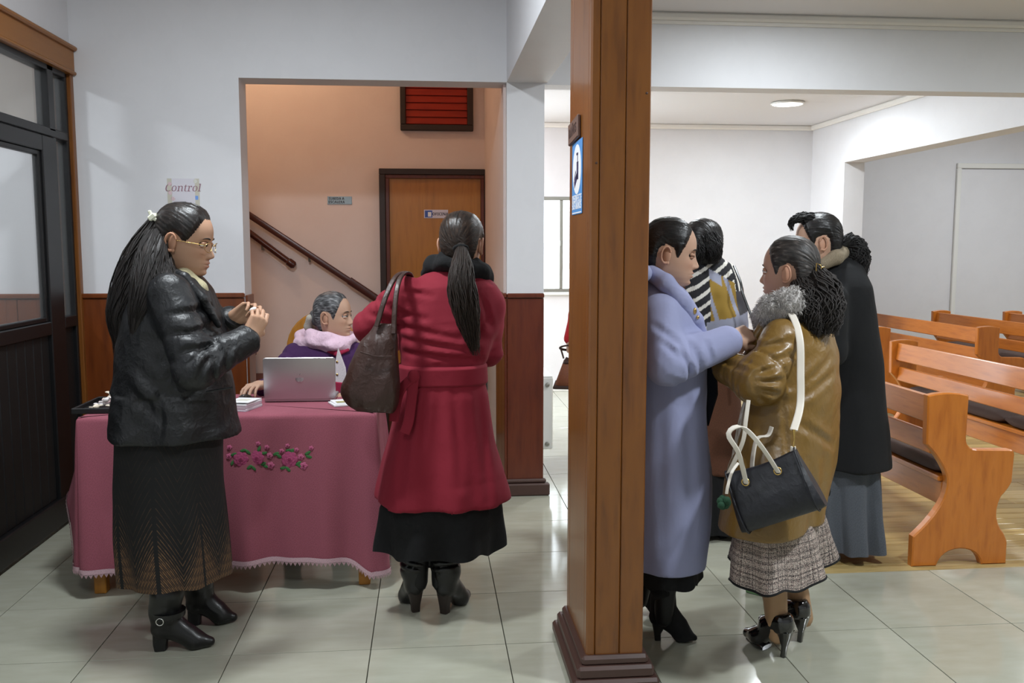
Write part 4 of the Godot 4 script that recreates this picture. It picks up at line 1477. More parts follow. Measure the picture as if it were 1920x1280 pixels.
func eyes_for(t: Node3D, o: Dictionary) -> void:
	var tf := head_frame(o)
	var nb := tf.basis.orthonormalized()
	var sz: float = o.get("size", 1.0)
	for s in [-1.0, 1.0]:
		if o.get("lid", 0.35) < 0.8:
			var e := obj("eye", MB.new().ball(tf * Vector3(s * 0.031, 0.0, 0.0735), Vector3(0.0138, 0.0115, 0.0135) * sz, nb, 14, 10).mesh(), M.eye_white, t)
			var look: Vector3 = o.get("look", Vector3(0, 0, 1))
			obj("iris", MB.new().ball(tf * (Vector3(s * 0.031, -0.0005, 0.0735) + look * 0.0092), Vector3(0.0058, 0.0058, 0.0050) * sz, nb, 12, 8).mesh(), M.iris, e)
		var lash := []
		var brow := []
		for k in 7:
			var q := k / 6.0 * 2.0 - 1.0
			var lx: float = s * (0.031 + q * 0.0145)
			lash.append(tf * Vector3(lx, lerpf(0.0035, -0.0035, o.get("lid", 0.35)) + 0.002 * (1.0 - q * q), 0.0885 - 0.0035 * q * q - (0.004 * q if q > 0 else 0.0)))
			var bx: float = s * (0.032 + q * 0.019)
			var by := 0.021 + 0.004 * (1.0 - q * q)
			var b := head_base(by, atan2(bx, 0.08))
			brow.append(tf * Vector3(bx, by, b.z + face_relief(bx, by, o) + 0.0008 - 0.10 * absf(bx) * absf(bx)))
		obj("eyelashes", MB.new().tube(lash, [0.0006, 0.0012, 0.0014, 0.0014, 0.0014, 0.0012, 0.0006].map(func(r): return r * sz), 5).mesh(), M.lash, t)
		obj("eyebrow", MB.new().tube(brow, [0.0016, 0.0026, 0.0028, 0.0026, 0.0022, 0.0016, 0.0008].map(func(r): return r * sz), 6).mesh(), o.get("brow", M.brow), t)

const HAIRLINE := [[0.0, 0.086], [25.0, 0.083], [42.0, 0.066], [55.0, 0.036], [64.0, 0.004], [72.0, -0.020], [80.0, 0.012], [97.0, 0.026], [112.0, 0.006], [122.0, -0.05], [138.0, -0.085], [180.0, -0.098]]

func hair_mat(cols: Array, rough := 0.42, offs := []) -> StandardMaterial3D:
	var m := std(Color.WHITE, rough)
	m.albedo_texture = ntex(noise(41, 0.035, 3), cols, 256, offs)
	m.heightmap_enabled = true
	m.heightmap_texture = texes.weave
	m.heightmap_scale = 0.05
	m.uv1_scale = Vector3(5, 0.25, 1)
	m.metallic_specular = 0.45
	return m

# hair lying on the skull, combed towards tie (in head axes)
func hair_cap(o: Dictionary, thick: float, tie: Vector3, line: Array = HAIRLINE, ridge := 0.0012, parting := false) -> MB:
	var mb := MB.new()
	var tf := head_frame(o)
	var n1 := noise(77, 1.0, 2)
	var tdir := tie.normalized()
	var up := (Vector3.UP - tdir * tdir.y).normalized()
	var sd := tdir.cross(up)
	var cols := 129
	var pts := []
	var us := []
	var neg := []
	for q in line:
		neg.append([-q[0], q[1]])
	var y := 0.124
	while y > -0.122:
		for k in cols:
			var th := TAU * (k / float(cols - 1) + 0.5)
			var deg := absf(rad_to_deg(wrapf(th, -PI, PI)))
			var ymin := table(neg, -deg, 1)
			var b := head_base(y, th)
			var dir := Vector3(b.x, b.y * 0.9, b.z + 0.008).normalized()
			var pr := b - tdir * b.dot(tdir)
			var phi := atan2(pr.dot(sd), pr.dot(up))
			var dist := acos(clampf(b.normalized().dot(tdir), -1.0, 1.0))
			var m := smoothstep(0.0, 0.045, y - ymin + 0.006 * n1.get_noise_2d(phi * 30.0, 3.0))
			var rg := ridge * (n1.get_noise_2d(phi * 9.0, dist * 0.6) + 0.6 * n1.get_noise_2d(phi * 24.0 + 40.0, dist * 0.8))
			if parting:
				rg -= 0.006 * bell(b.x, 0.004) * smoothstep(0.02, 0.08, b.y) * (1.0 if b.z > -0.03 else 0.0)
			pts.append(tf * (b + dir * lerpf(-0.0022, thick + rg, pow(m, 0.75))))
			us.append(Vector2(phi / TAU, dist))
		y -= 0.0035 if y < 0.105 else 0.0012
	mb.grid(pts, cols, us)
	return mb

# a lock of hair along a path: a core and many single strands round it
func lock(mb: MB, path: Array, rad: Array, count: int, sd: int, wave := 0.0, core := 0.8, strand := 0.0028) -> void:
	var rnd := RandomNumberGenerator.new()
	rnd.seed = sd
	var cur := Curve3D.new()
	cur.bake_interval = 0.008
	for k in path.size():
		var tg: Vector3 = (path[mini(k + 1, path.size() - 1)] - path[maxi(k - 1, 0)]) / 6.0
		cur.add_point(path[k], -tg, tg)
	var ln := cur.get_baked_length()
	var n := 14
	var cp := []
	var cr := []
	for k in n + 1:
		var q := k / float(n)
		cp.append(cur.sample_baked(ln * q))
		var f := q * (rad.size() - 1)
		var j := mini(int(f), rad.size() - 2)
		cr.append(lerpf(rad[j], rad[j + 1], f - j))
	if core > 0.0:
		mb.tube(cp, cr.map(func(r): return maxf(0.002, r * core)), 14, true, Vector3.ZERO, 3.0)
	for s in count:
		var a := rnd.randf() * TAU
		var rr := sqrt(rnd.randf_range(0.45, 1.0))
		var ends := rnd.randf_range(0.82, 1.06)
		var w0 := rnd.randf() * TAU
		var wf := rnd.randf_range(0.7, 1.4)
		var sp := []
		var sr := []
		for k in n + 1:
			var q := minf(k / float(n) * ends, 1.0)
			var f := q * n
			var j := mini(int(f), n - 1)
			var c: Vector3 = cp[j].lerp(cp[j + 1], f - j)
			var r: float = lerpf(cr[j], cr[j + 1], f - j)
			var t: Vector3 = (cp[j + 1] - cp[j]).normalized()
			var s1 := t.cross(Vector3(0.3, 0.2, 0.9)).normalized()
			var s2 := t.cross(s1)
			var aa := a + 0.5 * sin(q * 3.0 + w0)
			var off := (s1 * cos(aa) + s2 * sin(aa)) * r * rr
			off += (s1 * sin(q * 22.0 * wf + w0) + s2 * cos(q * 19.0 * wf + w0)) * wave * smoothstep(0.0, 0.3, q)
			sp.append(c + off + (t * ln * maxf(0.0, ends - 1.0) if k == n else Vector3.ZERO))
			sr.append(strand * (1.0 - 0.75 * q * q))
		mb.tube(sp, sr, 4, false, Vector3.ZERO, 3.0)

# ---- hands
# o: wrist, f (wrist to knuckles), n (out of the palm), side (+1/-1 picks the thumb side), curl: four arrays of three angles, thumb: three directions in (f, s, n)
func hand_into(mb: MB, o: Dictionary, skin: Color) -> void:
	var w: Vector3 = o.wrist
	var f: Vector3 = (o.f as Vector3).normalized()
	var n: Vector3 = o.n
	n = (n - f * n.dot(f)).normalized()
	var s: Vector3 = f.cross(n) * o.side
	var z: float = o.get("size", 0.95)
	var mid := w + f * 0.07 * z
	var fd := Field.new(mid - Vector3.ONE * 0.115, mid + Vector3.ONE * 0.115, 0.0034)
	var kn := [f * 0.088 + s * 0.027, f * 0.092 + s * 0.009, f * 0.088 - s * 0.010, f * 0.080 - s * 0.028]
	var ln := [[0.040, 0.024, 0.019], [0.044, 0.027, 0.020], [0.041, 0.025, 0.019], [0.032, 0.019, 0.017]]
	fd.cone(w - f * 0.03 * z, 0.024 * z, w + f * 0.02 * z, 0.024 * z, 0.01)
	for k in 4:
		fd.cone(w + (f * 0.015 + s * (0.016 - 0.011 * k)) * z, 0.0165 * z, w + kn[k] * z, 0.0108 * z, 0.012)
	fd.cone(w + (f * 0.015 + s * 0.014) * z, 0.019 * z, w + (f * 0.045 + s * 0.030 + n * 0.006) * z, 0.0145 * z, 0.012)
	for k in 4:
		var p: Vector3 = w + kn[k] * z
		var d: Vector3 = (f + s * (0.10 - 0.07 * k)).normalized()
		var bn := n
		var r := 0.0092 * z * (0.88 if k == 3 else 1.0)
		for j in 3:
			var a: float = o.curl[k][j]
			var d2 := (d * cos(a) + bn * sin(a)).normalized()
			bn = (bn * cos(a) - d * sin(a)).normalized()
			d = d2
			var q: Vector3 = p + d * ln[k][j] * z
			fd.cone(p, r, q, r * 0.88, 0.0022)
			p = q
			r *= 0.9
	var tp := w + (f * 0.030 + s * 0.024 + n * 0.004) * z
	var tr := 0.0135 * z
	for j in 3:
		var td: Vector3 = o.thumb[j]
		var q: Vector3 = tp + (f * td.x + s * td.y + n * td.z).normalized() * [0.034, 0.028, 0.022][j] * z
		fd.cone(tp, tr, q, tr * 0.86, 0.004)
		tp = q
		tr *= 0.86
	var v0 := mb.v.size()
	mb.tint = skin
	fd.to(mb)
	mb.tint = Color.WHITE

# ---- shoes: heel and toe points on the floor, heel height, shaft
func shoe(t: Node3D, called: String, o: Dictionary, mat: Material, heel_mat: Material) -> MeshInstance3D:
	var h: Vector3 = o.heel
	var e: Vector3 = o.toe
	var d := (e - h).normalized()
	var ln := h.distance_to(e)
	var hh: float = o.heel_h
	var up := Vector3.UP
	var wd: float = o.get("width", 0.036)
	var fd := Field.new(Vector3(minf(h.x, minf(e.x, o.shaft.x)) - 0.1, -0.01, minf(h.z, minf(e.z, o.shaft.z)) - 0.1), Vector3(maxf(h.x, maxf(e.x, o.shaft.x)) + 0.1, o.shaft.y + 0.06, maxf(h.z, maxf(e.z, o.shaft.z)) + 0.1), 0.006)
	var hc := h + d * 0.035 + up * (hh + 0.032)
	var ball: Vector3 = h + d * ln * 0.68 + up * (0.030 + o.get("platform", 0.0))
	var tip: Vector3 = e - d * o.get("tip", 0.016) + up * (o.get("tip", 0.016) + 0.004 + o.get("platform", 0.0))
	var ank := hc + up * 0.055 + d * 0.012
	var arch := hc.lerp(ball, 0.5) + up * 0.008
	fd.cone(hc, 0.031, arch, 0.030, 0.012).cone(arch, 0.030, ball, wd * 0.98, 0.012).cone(ball, wd * 0.98, tip, o.get("tip", 0.016), 0.012)
	var sr: float = o.get("shaft_r", 0.05)
	if o.get("boot", true):
		fd.cone(hc + up * 0.01, 0.034, ank + up * 0.02, sr * 0.82, 0.03)
		fd.cone(ank, 0.036, arch + d * 0.03 + up * 0.004, 0.028, 0.03)
		fd.cone(ank + up * 0.02, sr * 0.85, o.shaft, sr, 0.02, o.get("slouch", []))
	else:
		fd.cone(hc, 0.033, hc + up * 0.02, 0.034, 0.012)
		fd.cone(hc + up * 0.02 + d * 0.02, 0.034, arch + d * 0.02 + up * 0.016, 0.031, 0.02)
		fd.cut(hc + up * o.get("throat", 0.034) , (up * 0.95 + d * 0.18).normalized())
	fd.cut(Vector3(0, 0.002 if hh < 0.03 else 0.004, 0), Vector3.DOWN)
	var mb := MB.new()
	fd.to(mb)
	var ob := obj(called, mb.mesh(), mat, t)
	var hw: float = o.get("heel_w", 0.02)
	var hb := MB.new()
	hb.tube([h + d * (0.030 + o.get("heel_in", 0.0)) + up * 0.001, h + d * (0.028 + o.get("heel_in", 0.0) * 0.6) + up * hh * 0.5, h + d * 0.033 + up * (hh + 0.018)], [[hw, hw], [hw * 1.12, hw * 1.1], [0.029, 0.030]], 16, true, d)
	if o.get("platform", 0.0) > 0.0:
		hb.tube([h + d * ln * 0.5 + up * 0.012, ball - up * 0.022, tip - up * (o.get("tip", 0.016))], [[0.026, 0.010], [wd * 0.95, 0.010], [0.012, 0.008]], 14, true, d.cross(up))
	obj("heel", hb.mesh(), heel_mat, ob)
	return ob

# ---- skirts: stacked ovals with folds, hem wave
func skirt(sec: Array, rows := 24, cols := 120, hemwave := 0.0, us := 1.0) -> MB:
	var pts := []
	var uvs := []
	for j in rows + 1:
		var q := j / float(rows)
		var y: float = lerpf(sec[0][0], sec[-1][0], q)
		var i := 0
		while i < sec.size() - 2 and y < sec[i + 1][0]:
			i += 1
		var t: float = clampf((sec[i][0] - y) / (sec[i][0] - sec[i + 1][0]), 0.0, 1.0)
		var w := []
		for c in 10:
			w.append(lerpf(sec[i][c], sec[i + 1][c], smoothstep(0.0, 1.0, t) if c > 5 else t))
		for k in cols + 1:
			var a := TAU * k / cols
			var r := 1.0
			var fo: float = w[7] * (sin(roundf(w[8]) * a + w[9]) + 0.45 * sin((roundf(w[8]) * 2 - 3) * a + 1.7 * w[9]))
			var ca := cos(a)
			var sa := sin(a)
			var lx: float = signf(ca) * pow(absf(ca), 2.0 / w[6]) * (w[3] + fo)
			var lz: float = signf(sa) * pow(absf(sa), 2.0 / w[6]) * (w[4] + fo)
			var yy := y + (hemwave * q * q * sin(roundf(w[8]) * a + w[9] + 0.6))
			pts.append(Vector3(w[1] + cos(w[5]) * lx + sin(w[5]) * lz, yy, w[2] - sin(w[5]) * lx + cos(w[5]) * lz))
			uvs.append(Vector2(us * k / cols, q))
	var mb := MB.new()
	mb.grid(pts, cols + 1, uvs)
	# inside, a little smaller, so that the cloth has thickness
	var inn := []
	for j in range(rows, -1, -3):
		for k in cols + 1:
			var p: Vector3 = pts[j * (cols + 1) + k]
			var i2 := int(float(j) / rows * (sec.size() - 1))
			inn.append(p + (Vector3(sec[i2][1], p.y, sec[i2][2]) - p) * 0.02)
	var iu := []
	for k in inn.size():
		iu.append(uvs[rows * (cols + 1) + k % (cols + 1)])
	mb.grid(inn, cols + 1, iu)
	return mb

# ---- the body under the clothes: torso, arms, legs joined in one field, then head and hands
func body(t: Node3D, o: Dictionary) -> MeshInstance3D:
	var mb := MB.new()
	var j: Dictionary = o.joints
	var lo := Vector3.ONE * 99.0
	var hi := Vector3.ONE * -99.0
	for k in j:
		lo = lo.min(j[k])
		hi = hi.max(j[k])
	lo -= Vector3.ONE * 0.17
	hi += Vector3.ONE * 0.17
	lo.y = maxf(lo.y, -0.02)
	var fd := Field.new(lo, hi, 0.015)
	fd.cone(j.pelvis, 0.10, j.chest, 0.10, 0.04)
	fd.cone(j.chest, 0.09, j.neck, 0.048, 0.03)
	fd.cone(j.neck, 0.046, (o.head.at as Vector3) + Vector3(0, -0.09, 0), 0.043, 0.02)
	for s in ["l", "r"]:
		if j.has("sho_" + s):
			fd.cone(j.chest, 0.06, j["sho_" + s], 0.045, 0.04)
			fd.cone(j["sho_" + s], 0.043, j["elb_" + s], 0.034, 0.02)
			fd.cone(j["elb_" + s], 0.034, j["wri_" + s], 0.024, 0.02)
		fd.cone(j["hip_" + s], 0.082, j["kne_" + s], 0.052, 0.04)
		var calf: Vector3 = (j["kne_" + s] as Vector3).lerp(j["ank_" + s], 0.35)
		fd.cone(j["kne_" + s], 0.050, calf, o.get("calf", 0.052), 0.02)
		fd.cone(calf, o.get("calf", 0.052), j["ank_" + s], o.get("ankle", 0.034), 0.02)
	mb.tint = o.head.skin
	fd.to(mb)
	if o.has("stockings"):
		for k in mb.v.size():
			if mb.v[k].y < 0.9:
				mb.col[k] = o.stockings
	head_into(mb, o.head)
	for h in o.get("hands", []):
		hand_into(mb, h, o.head.skin)
	var b := obj("body", mb.mesh(), M.skin, t)
	if not o.head.get("no_eyes", false):
		eyes_for(t, o.head)
	return b

func field_for(sec: Array, extra: Array, cell: float, pad := 0.06) -> Field:
	var lo := Vector3.ONE * 99.0
	var hi := Vector3.ONE * -99.0
	for q in sec:
		var r: float = maxf(q[3], q[4]) + q[7]
		lo = lo.min(Vector3(q[1] - r, q[0], q[2] - r))
		hi = hi.max(Vector3(q[1] + r, q[0], q[2] + r))
	for p in extra:
		lo = lo.min(p - Vector3.ONE * 0.09)
		hi = hi.max(p + Vector3.ONE * 0.09)
	return Field.new(lo - Vector3.ONE * pad, hi + Vector3.ONE * pad, cell)

func meshed(fd: Field) -> ArrayMesh:
	var mb := MB.new()
	fd.to(mb)
	return mb.mesh()

# flat strap along points
func strap(path: Array, w: float, th: float, up: Vector3, steps := 5) -> MB:
	var cur := Curve3D.new()
	cur.bake_interval = 0.008
	for k in path.size():
		var tg: Vector3 = (path[mini(k + 1, path.size() - 1)] - path[maxi(k - 1, 0)]) / 6.0
		cur.add_point(path[k], -tg, tg)
	var n: int = (path.size() - 1) * steps
	var pts := []
	for k in n + 1:
		pts.append(cur.sample_baked(cur.get_baked_length() * k / float(n)))
	return MB.new().tube(pts, [[w, th]], 10, true, up)

# ring of cloth round a neck: a closed thick roll through points
func roll(path: Array, rad: Array, cell := 0.008, rip := 0.0, extra := []) -> Field:
	var lo := Vector3.ONE * 99.0
	var hi := Vector3.ONE * -99.0
	for p in path + extra.map(func(e): return e[0]) + extra.map(func(e): return e[2]):
		lo = lo.min(p)
		hi = hi.max(p)
	var fd := Field.new(lo - Vector3.ONE * 0.1, hi + Vector3.ONE * 0.1, cell)
	for k in path.size() - 1:
		fd.cone(path[k], rad[k % rad.size()], path[k + 1], rad[(k + 1) % rad.size()], 0.012)
	for e in extra:
		fd.cone(e[0], e[1], e[2], e[3], 0.02)
	return fd

# short hairs standing on a surface
func tufts(src: MB, every: int, ln: float, th: float, sd: int) -> MB:
	var rnd := RandomNumberGenerator.new()
	rnd.seed = sd
	var mb := MB.new()
	for k in range(0, src.v.size(), every):
		for q in 3:
			var n := (src.nr[k] + Vector3(rnd.randf_range(-1, 1), rnd.randf_range(-1.2, 0.6), rnd.randf_range(-1, 1)) * 0.7).normalized()
			var a := src.v[k] + Vector3(rnd.randf_range(-1, 1), rnd.randf_range(-1, 1), rnd.randf_range(-1, 1)) * 0.003
			mb.tube([a - n * 0.003, a + n * ln * 0.5, a + n * ln * rnd.randf_range(0.7, 1.1) + Vector3.DOWN * ln * 0.3], [th, th * 0.8, th * 0.1], 3, false)
	return mb


func people() -> void:
	make_person_materials()
	woman_black_jacket()
	woman_red_coat()
	seated_woman()
	woman_lilac_coat()
	woman_olive_jacket()
	woman_black_coat()
	woman_striped_shawl()
	woman_red_hidden()
	loose_bags()

func make_person_materials() -> void:
	var dk := [rgb(12, 9, 8), rgb(22, 17, 15), rgb(34, 27, 24), rgb(52, 43, 38)]
	M.hair_dark = hair_mat(dk, 0.4)
	M.hair_brown = hair_mat([rgb(18, 12, 9), rgb(34, 24, 18), rgb(48, 35, 27), rgb(74, 56, 44)], 0.38)
	M.hair_black = hair_mat([rgb(9, 8, 8), rgb(16, 14, 14), rgb(26, 23, 23), rgb(44, 40, 40)], 0.36)
	M.hair_grey = hair_mat([rgb(34, 34, 36), rgb(64, 64, 66), rgb(104, 104, 106), rgb(158, 158, 158)], 0.5)
	M.hair_salt = hair_mat([rgb(22, 20, 19), rgb(42, 38, 36), rgb(66, 60, 57), rgb(136, 132, 130)], 0.5, [0.0, 0.45, 0.75, 1.0])
	M.hair_curly = hair_mat([rgb(16, 13, 12), rgb(30, 25, 23), rgb(46, 39, 36), rgb(80, 72, 68)], 0.5)
	M.jacket_black = creased(leather(rgb(16, 17, 20), 0.48, 0.12, 10.0, 0.0), 0.5, 3.0)
	M.boot_black = leather(rgb(13, 13, 14), 0.38, 0.02, 8.0, 0.1)
	M.boot_suede = cloth(rgb(12, 12, 13), 0.1, 0.95)
	M.heel_dark = std(rgb(42, 32, 27), 0.5)
	M.heel_black = std(rgb(20, 19, 20), 0.4)
	M.red_coat = creased(cloth(rgb(132, 18, 40), 0.1, 0.85, 10.0, 0.03, 0.3), 0.2, 1.5)
	M.black_cloth = creased(cloth(rgb(12, 12, 14), 0.1, 0.95, 10.0, 0.05, 0.12), 0.4, 2.2)
	M.navy_cloth = cloth(rgb(22, 26, 42), 0.1, 0.95)
	M.brown_leather = creased(leather(rgb(58, 34, 27), 0.45, 0.05, 7.0, 0.0), 0.5, 2.4)
	M.purple = creased(cloth(rgb(62, 30, 76), 0.1, 0.95, 12.0, 0.05), 0.4, 2.2)
	M.pink_scarf = creased(cloth(rgb(228, 196, 214), 0.1, 0.95, 12.0, 0.05), 0.8, 3.0)
	M.shirt = cloth(rgb(232, 222, 226), 0.1, 0.9, 12.0, 0.03)
	M.magenta = cloth(rgb(168, 30, 70), 0.1, 0.9)
	M.lilac = creased(cloth(rgb(150, 154, 188), 0.1, 0.95, 10.0, 0.08, 0.4), 0.14, 1.5)
	M.olive = creased(leather(rgb(122, 92, 40), 0.42, 0.03, 6.0, 0.1), 0.5, 1.9)
	M.fur = cloth(rgb(244, 238, 234), 0.3, 1.0, 10.0, 0.5, 0.5)
	M.fur.albedo_texture = null
	M.patent = std(rgb(16, 15, 17), 0.12)
	M.patent.clearcoat_enabled = true
	M.patent.clearcoat = 1.0
	M.patent.clearcoat_roughness = 0.03
	M.coat_black = cloth(rgb(12, 13, 16), 0.1, 0.95, 10.0, 0.06, 0.2)
	M.grey_skirt = cloth(rgb(92, 96, 104), 0.15, 0.95, 10.0, 0.06, 0.3)
	M.beige_scarf = cloth(rgb(150, 136, 114), 0.1, 0.95)
	M.bag_navy = creased(leather(rgb(25, 26, 33), 0.5, 0.04, 8.0, 0.0), 0.4, 2.4)
	M.strap_cream = std(rgb(224, 216, 204), 0.5)
	M.tan_bag = leather(rgb(132, 72, 40), 0.5, 0.05, 7.0)
	M.dark_brown_bag = leather(rgb(66, 38, 28), 0.5, 0.05, 7.0)
	M.sweater_dark = cloth(rgb(44, 38, 40), 0.1, 0.95)
	M.brown_cloth = cloth(rgb(96, 58, 38), 0.1, 0.95)
	# chevron skirt: bronze lines that crowd towards the hem, black seams
	var im := Image.create(1024, 1024, false, Image.FORMAT_RGB8)
	im.fill(rgb(12, 11, 12))
	var panel := 128
	var bronze := [rgb(96, 70, 46), rgb(122, 90, 58), rgb(74, 54, 38)]
	var y0 := 30.0
	var k := 0
	while y0 < 1290.0:
		var dens := clampf((y0 - 560.0) / 460.0, 0.0, 1.0)
		var th := int(lerpf(4.0, 12.0, dens))
		for x in 1024:
			var xi := x % panel
			var d := absf(xi - panel * 0.5)
			if d > panel * 0.5 - 5.0:
				continue
			var yy := int(y0 - d * 4.2)
			for q in th:
				if yy + q >= 0 and yy + q < 1024:
					im.set_pixel(x, yy + q, bronze[(k + int(d / 9.0)) % 3].darkened(0.45 * (1.0 - dens)))
		y0 += lerpf(70.0, 19.0, dens)
		k += 1
	M.chevron = std(Color.WHITE, 0.85)
	M.chevron.albedo_texture = ImageTexture.create_from_image(im)
	# tweed
	var rnd := RandomNumberGenerator.new()
	rnd.seed = 5
	var rowv := []
	var colv := []
	for q in 256:
		rowv.append(rnd.randf())
		colv.append(rnd.randf())
	var im2 := Image.create(256, 256, false, Image.FORMAT_RGB8)
	for y in 256:
		for x in 256:
			var a: float = rowv[y] * 0.5 + 0.5 * sin(x * 0.05 + y)
			var g := rnd.randf()
			var c := rgb(198, 184, 172)
			if (rowv[y] > 0.72 and g > 0.35) or (colv[x] > 0.72 and g > 0.35):
				c = rgb(34, 30, 32)
			elif g > 0.72:
				c = rgb(84, 76, 74)
			elif g < 0.08:
				c = rgb(178, 140, 132)
			im2.set_pixel(x, y, c)
	M.tweed = std(Color.WHITE, 0.95)
	M.tweed.albedo_texture = ImageTexture.create_from_image(im2)
	M.tweed.uv1_scale = Vector3(5, 0.7, 1)
	M.tweed.texture_filter = BaseMaterial3D.TEXTURE_FILTER_LINEAR
	M.shawl = std(Color.WHITE, 0.95)
	M.shawl.vertex_color_use_as_albedo = true

const SKIN_A := Color(0.50, 0.295, 0.205)
const SKIN_B := Color(0.46, 0.27, 0.175)
const SKIN_C := Color(0.52, 0.32, 0.225)

func fist(a: float, b: float, c: float) -> Array:
	return [[a * 0.85, b * 0.8, c * 0.8], [a, b, c], [a * 1.05, b, c], [a * 1.1, b * 1.05, c]]

# ------------------------------------------------ woman in the black jacket, in profile before the table
func woman_black_jacket() -> void:
	var t := thing("person", "long haired person in black jacket and chevron skirt unwrapping something before the table", "person", Vector3(-0.93, 0, -3.41))
	var head := {"at": Vector3(-0.881, 1.503, -3.410), "fwd": Vector3(1, 0, 0.10), "pitch": 0.16, "size": 1.04, "skin": SKIN_B, "nose": 1.0, "lid": 0.75, "jowl": 0.006}
	var sho_r := Vector3(-0.890, 1.320, -3.220)
	var elb_r := Vector3(-0.792, 1.070, -3.130)
	var wri_r := Vector3(-0.648, 1.151, -3.250)
	var sho_l := Vector3(-0.987, 1.295, -3.600)
	var elb_l := Vector3(-0.905, 1.054, -3.640)
	var wri_l := Vector3(-0.747, 1.208, -3.500)
	body(t, {"head": head, "joints": {"pelvis": Vector3(-0.945, 0.88, -3.41), "chest": Vector3(-0.955, 1.22, -3.41), "neck": Vector3(-0.92, 1.36, -3.41), "sho_l": sho_l, "elb_l": elb_l, "wri_l": wri_l, "sho_r": sho_r, "elb_r": elb_r, "wri_r": wri_r, "hip_l": Vector3(-0.94, 0.85, -3.49), "kne_l": Vector3(-0.91, 0.48, -3.51), "ank_l": Vector3(-0.91, 0.12, -3.525), "hip_r": Vector3(-0.95, 0.85, -3.33), "kne_r": Vector3(-0.95, 0.48, -3.31), "ank_r": Vector3(-0.965, 0.12, -3.305)},
		"stockings": Color(0.012, 0.012, 0.012), "hands": [
		{"wrist": Vector3(-0.637, 1.159, -3.250), "f": Vector3(0.45, 0.80, -0.30), "n": Vector3(-0.55, 0.1, -0.85), "side": -1.0, "curl": fist(0.75, 1.15, 0.6), "thumb": [Vector3(0.6, 0.6, 0.4), Vector3(0.8, -0.1, 0.5), Vector3(0.7, -0.5, 0.4)]},
		{"wrist": Vector3(-0.735, 1.213, -3.480), "f": Vector3(0.80, 0.50, 0.20), "n": Vector3(0.1, -0.55, 0.8), "side": 1.0, "curl": fist(0.55, 1.0, 0.5), "thumb": [Vector3(0.7, 0.5, 0.5), Vector3(0.9, 0.0, 0.4), Vector3(0.9, -0.3, 0.2)]}]})
	var sec := [
		[1.400, -0.897, -3.410, 0.053, 0.065, 0.000, 2.2, 0.0, 5, 0.0], [1.369, -0.914, -3.410, 0.095, 0.130, 0.000, 2.2, 0.0, 5, 0.0], [1.325, -0.923, -3.410, 0.133, 0.185, 0.000, 2.3, 0.0, 5, 0.0],
		[1.246, -0.929, -3.410, 0.163, 0.215, 0.000, 2.3, 0.0, 5, 0.0], [1.137, -0.932, -3.410, 0.188, 0.220, 0.000, 2.3, 0.002, 5, 0.0], [1.018, -0.934, -3.410, 0.203, 0.225, 0.000, 2.3, 0.004, 5, 0.0], [0.899, -0.939, -3.410, 0.217, 0.235, 0.000, 2.3, 0.008, 6, 0.5], [0.794, -0.941, -3.410, 0.231, 0.245, 0.000, 2.3, 0.012, 6, 0.5]]
	var fd := field_for(sec, [sho_r, elb_r, wri_r, sho_l, elb_l, wri_l], 0.0085)
	fd.stack(sec, 0.03)
	fd.cone(sho_l, 0.072, elb_l, 0.064, 0.03).cone(elb_l, 0.064, wri_l, 0.05, 0.025)
	fd.cone(sho_r, 0.074, elb_r, 0.068, 0.04, [0.004, 3.0, 0.6, 0.85, 0.4]).cone(elb_r, 0.068, wri_r, 0.054, 0.03, [0.005, 4.0, 0.9, 0.25, 0.4])
	fd.wrinkle(noise(61, 4.0, 2), 0.006, Vector3(1, 1.8, 1))
	fd.fold(Vector2(-0.872, 1.257), Vector2(-0.747, 1.271), 0.009, 0.013, -3.36)
	fd.fold(Vector2(-0.860, 1.195), Vector2(-0.731, 1.201), 0.01, 0.013, -3.36)
	fd.fold(Vector2(-0.823, 1.133), Vector2(-0.722, 1.151), 0.011, 0.013, -3.36)
	fd.fold(Vector2(-0.788, 1.102), Vector2(-0.740, 1.151), 0.01, 0.011, -3.36)
	fd.fold(Vector2(-0.769, 1.035), Vector2(-0.723, 1.138), 0.012, 0.011, -3.36)
	fd.fold(Vector2(-0.733, 1.045), Vector2(-0.701, 1.141), 0.011, 0.011, -3.36)
	fd.fold(Vector2(-0.696, 1.071), Vector2(-0.676, 1.149), 0.01, 0.01, -3.36)
	fd.fold(Vector2(-1.006, 1.071), Vector2(-0.869, 0.939), 0.008, 0.02, -3.36)
	fd.fold(Vector2(-0.922, 0.977), Vector2(-0.923, 0.843), 0.006, 0.012, -3.36)
	fd.fold(Vector2(-1.053, 1.016), Vector2(-0.925, 0.884), 0.007, 0.02, -3.36)
	obj("jacket", meshed(fd), M.jacket_black, t)
	for q in [[wri_r, elb_r, 0.057], [wri_l, elb_l, 0.053]]:
		var d: Vector3 = (q[0] - q[1]).normalized()
		obj("cuff", MB.new().tube([q[0] - d * 0.02, q[0] + d * 0.02, q[0] + d * 0.03], [q[2] - 0.004, q[2] - 0.002, q[2] - 0.008], 24).mesh(), M.jacket_black, t)
	obj("pocket_flap", MB.new().box(Vector3(-0.725, 0.990, -3.190), Vector3(0.09, 0.006, 0.012), Basis(Vector3.BACK, 0.12) * Basis(Vector3.UP, 0.4), 0.002).mesh(), M.jacket_black, t)
	# neck scarf
	var sc := roll([Vector3(-0.876, 1.375, -3.360), Vector3(-0.829, 1.335, -3.370), Vector3(-0.808, 1.285, -3.400), Vector3(-0.791, 1.234, -3.420)], [0.036, 0.03, 0.022, 0.012])
	obj("neck_scarf", meshed(sc), cloth(rgb(206, 196, 158), 0.2, 0.9), t)
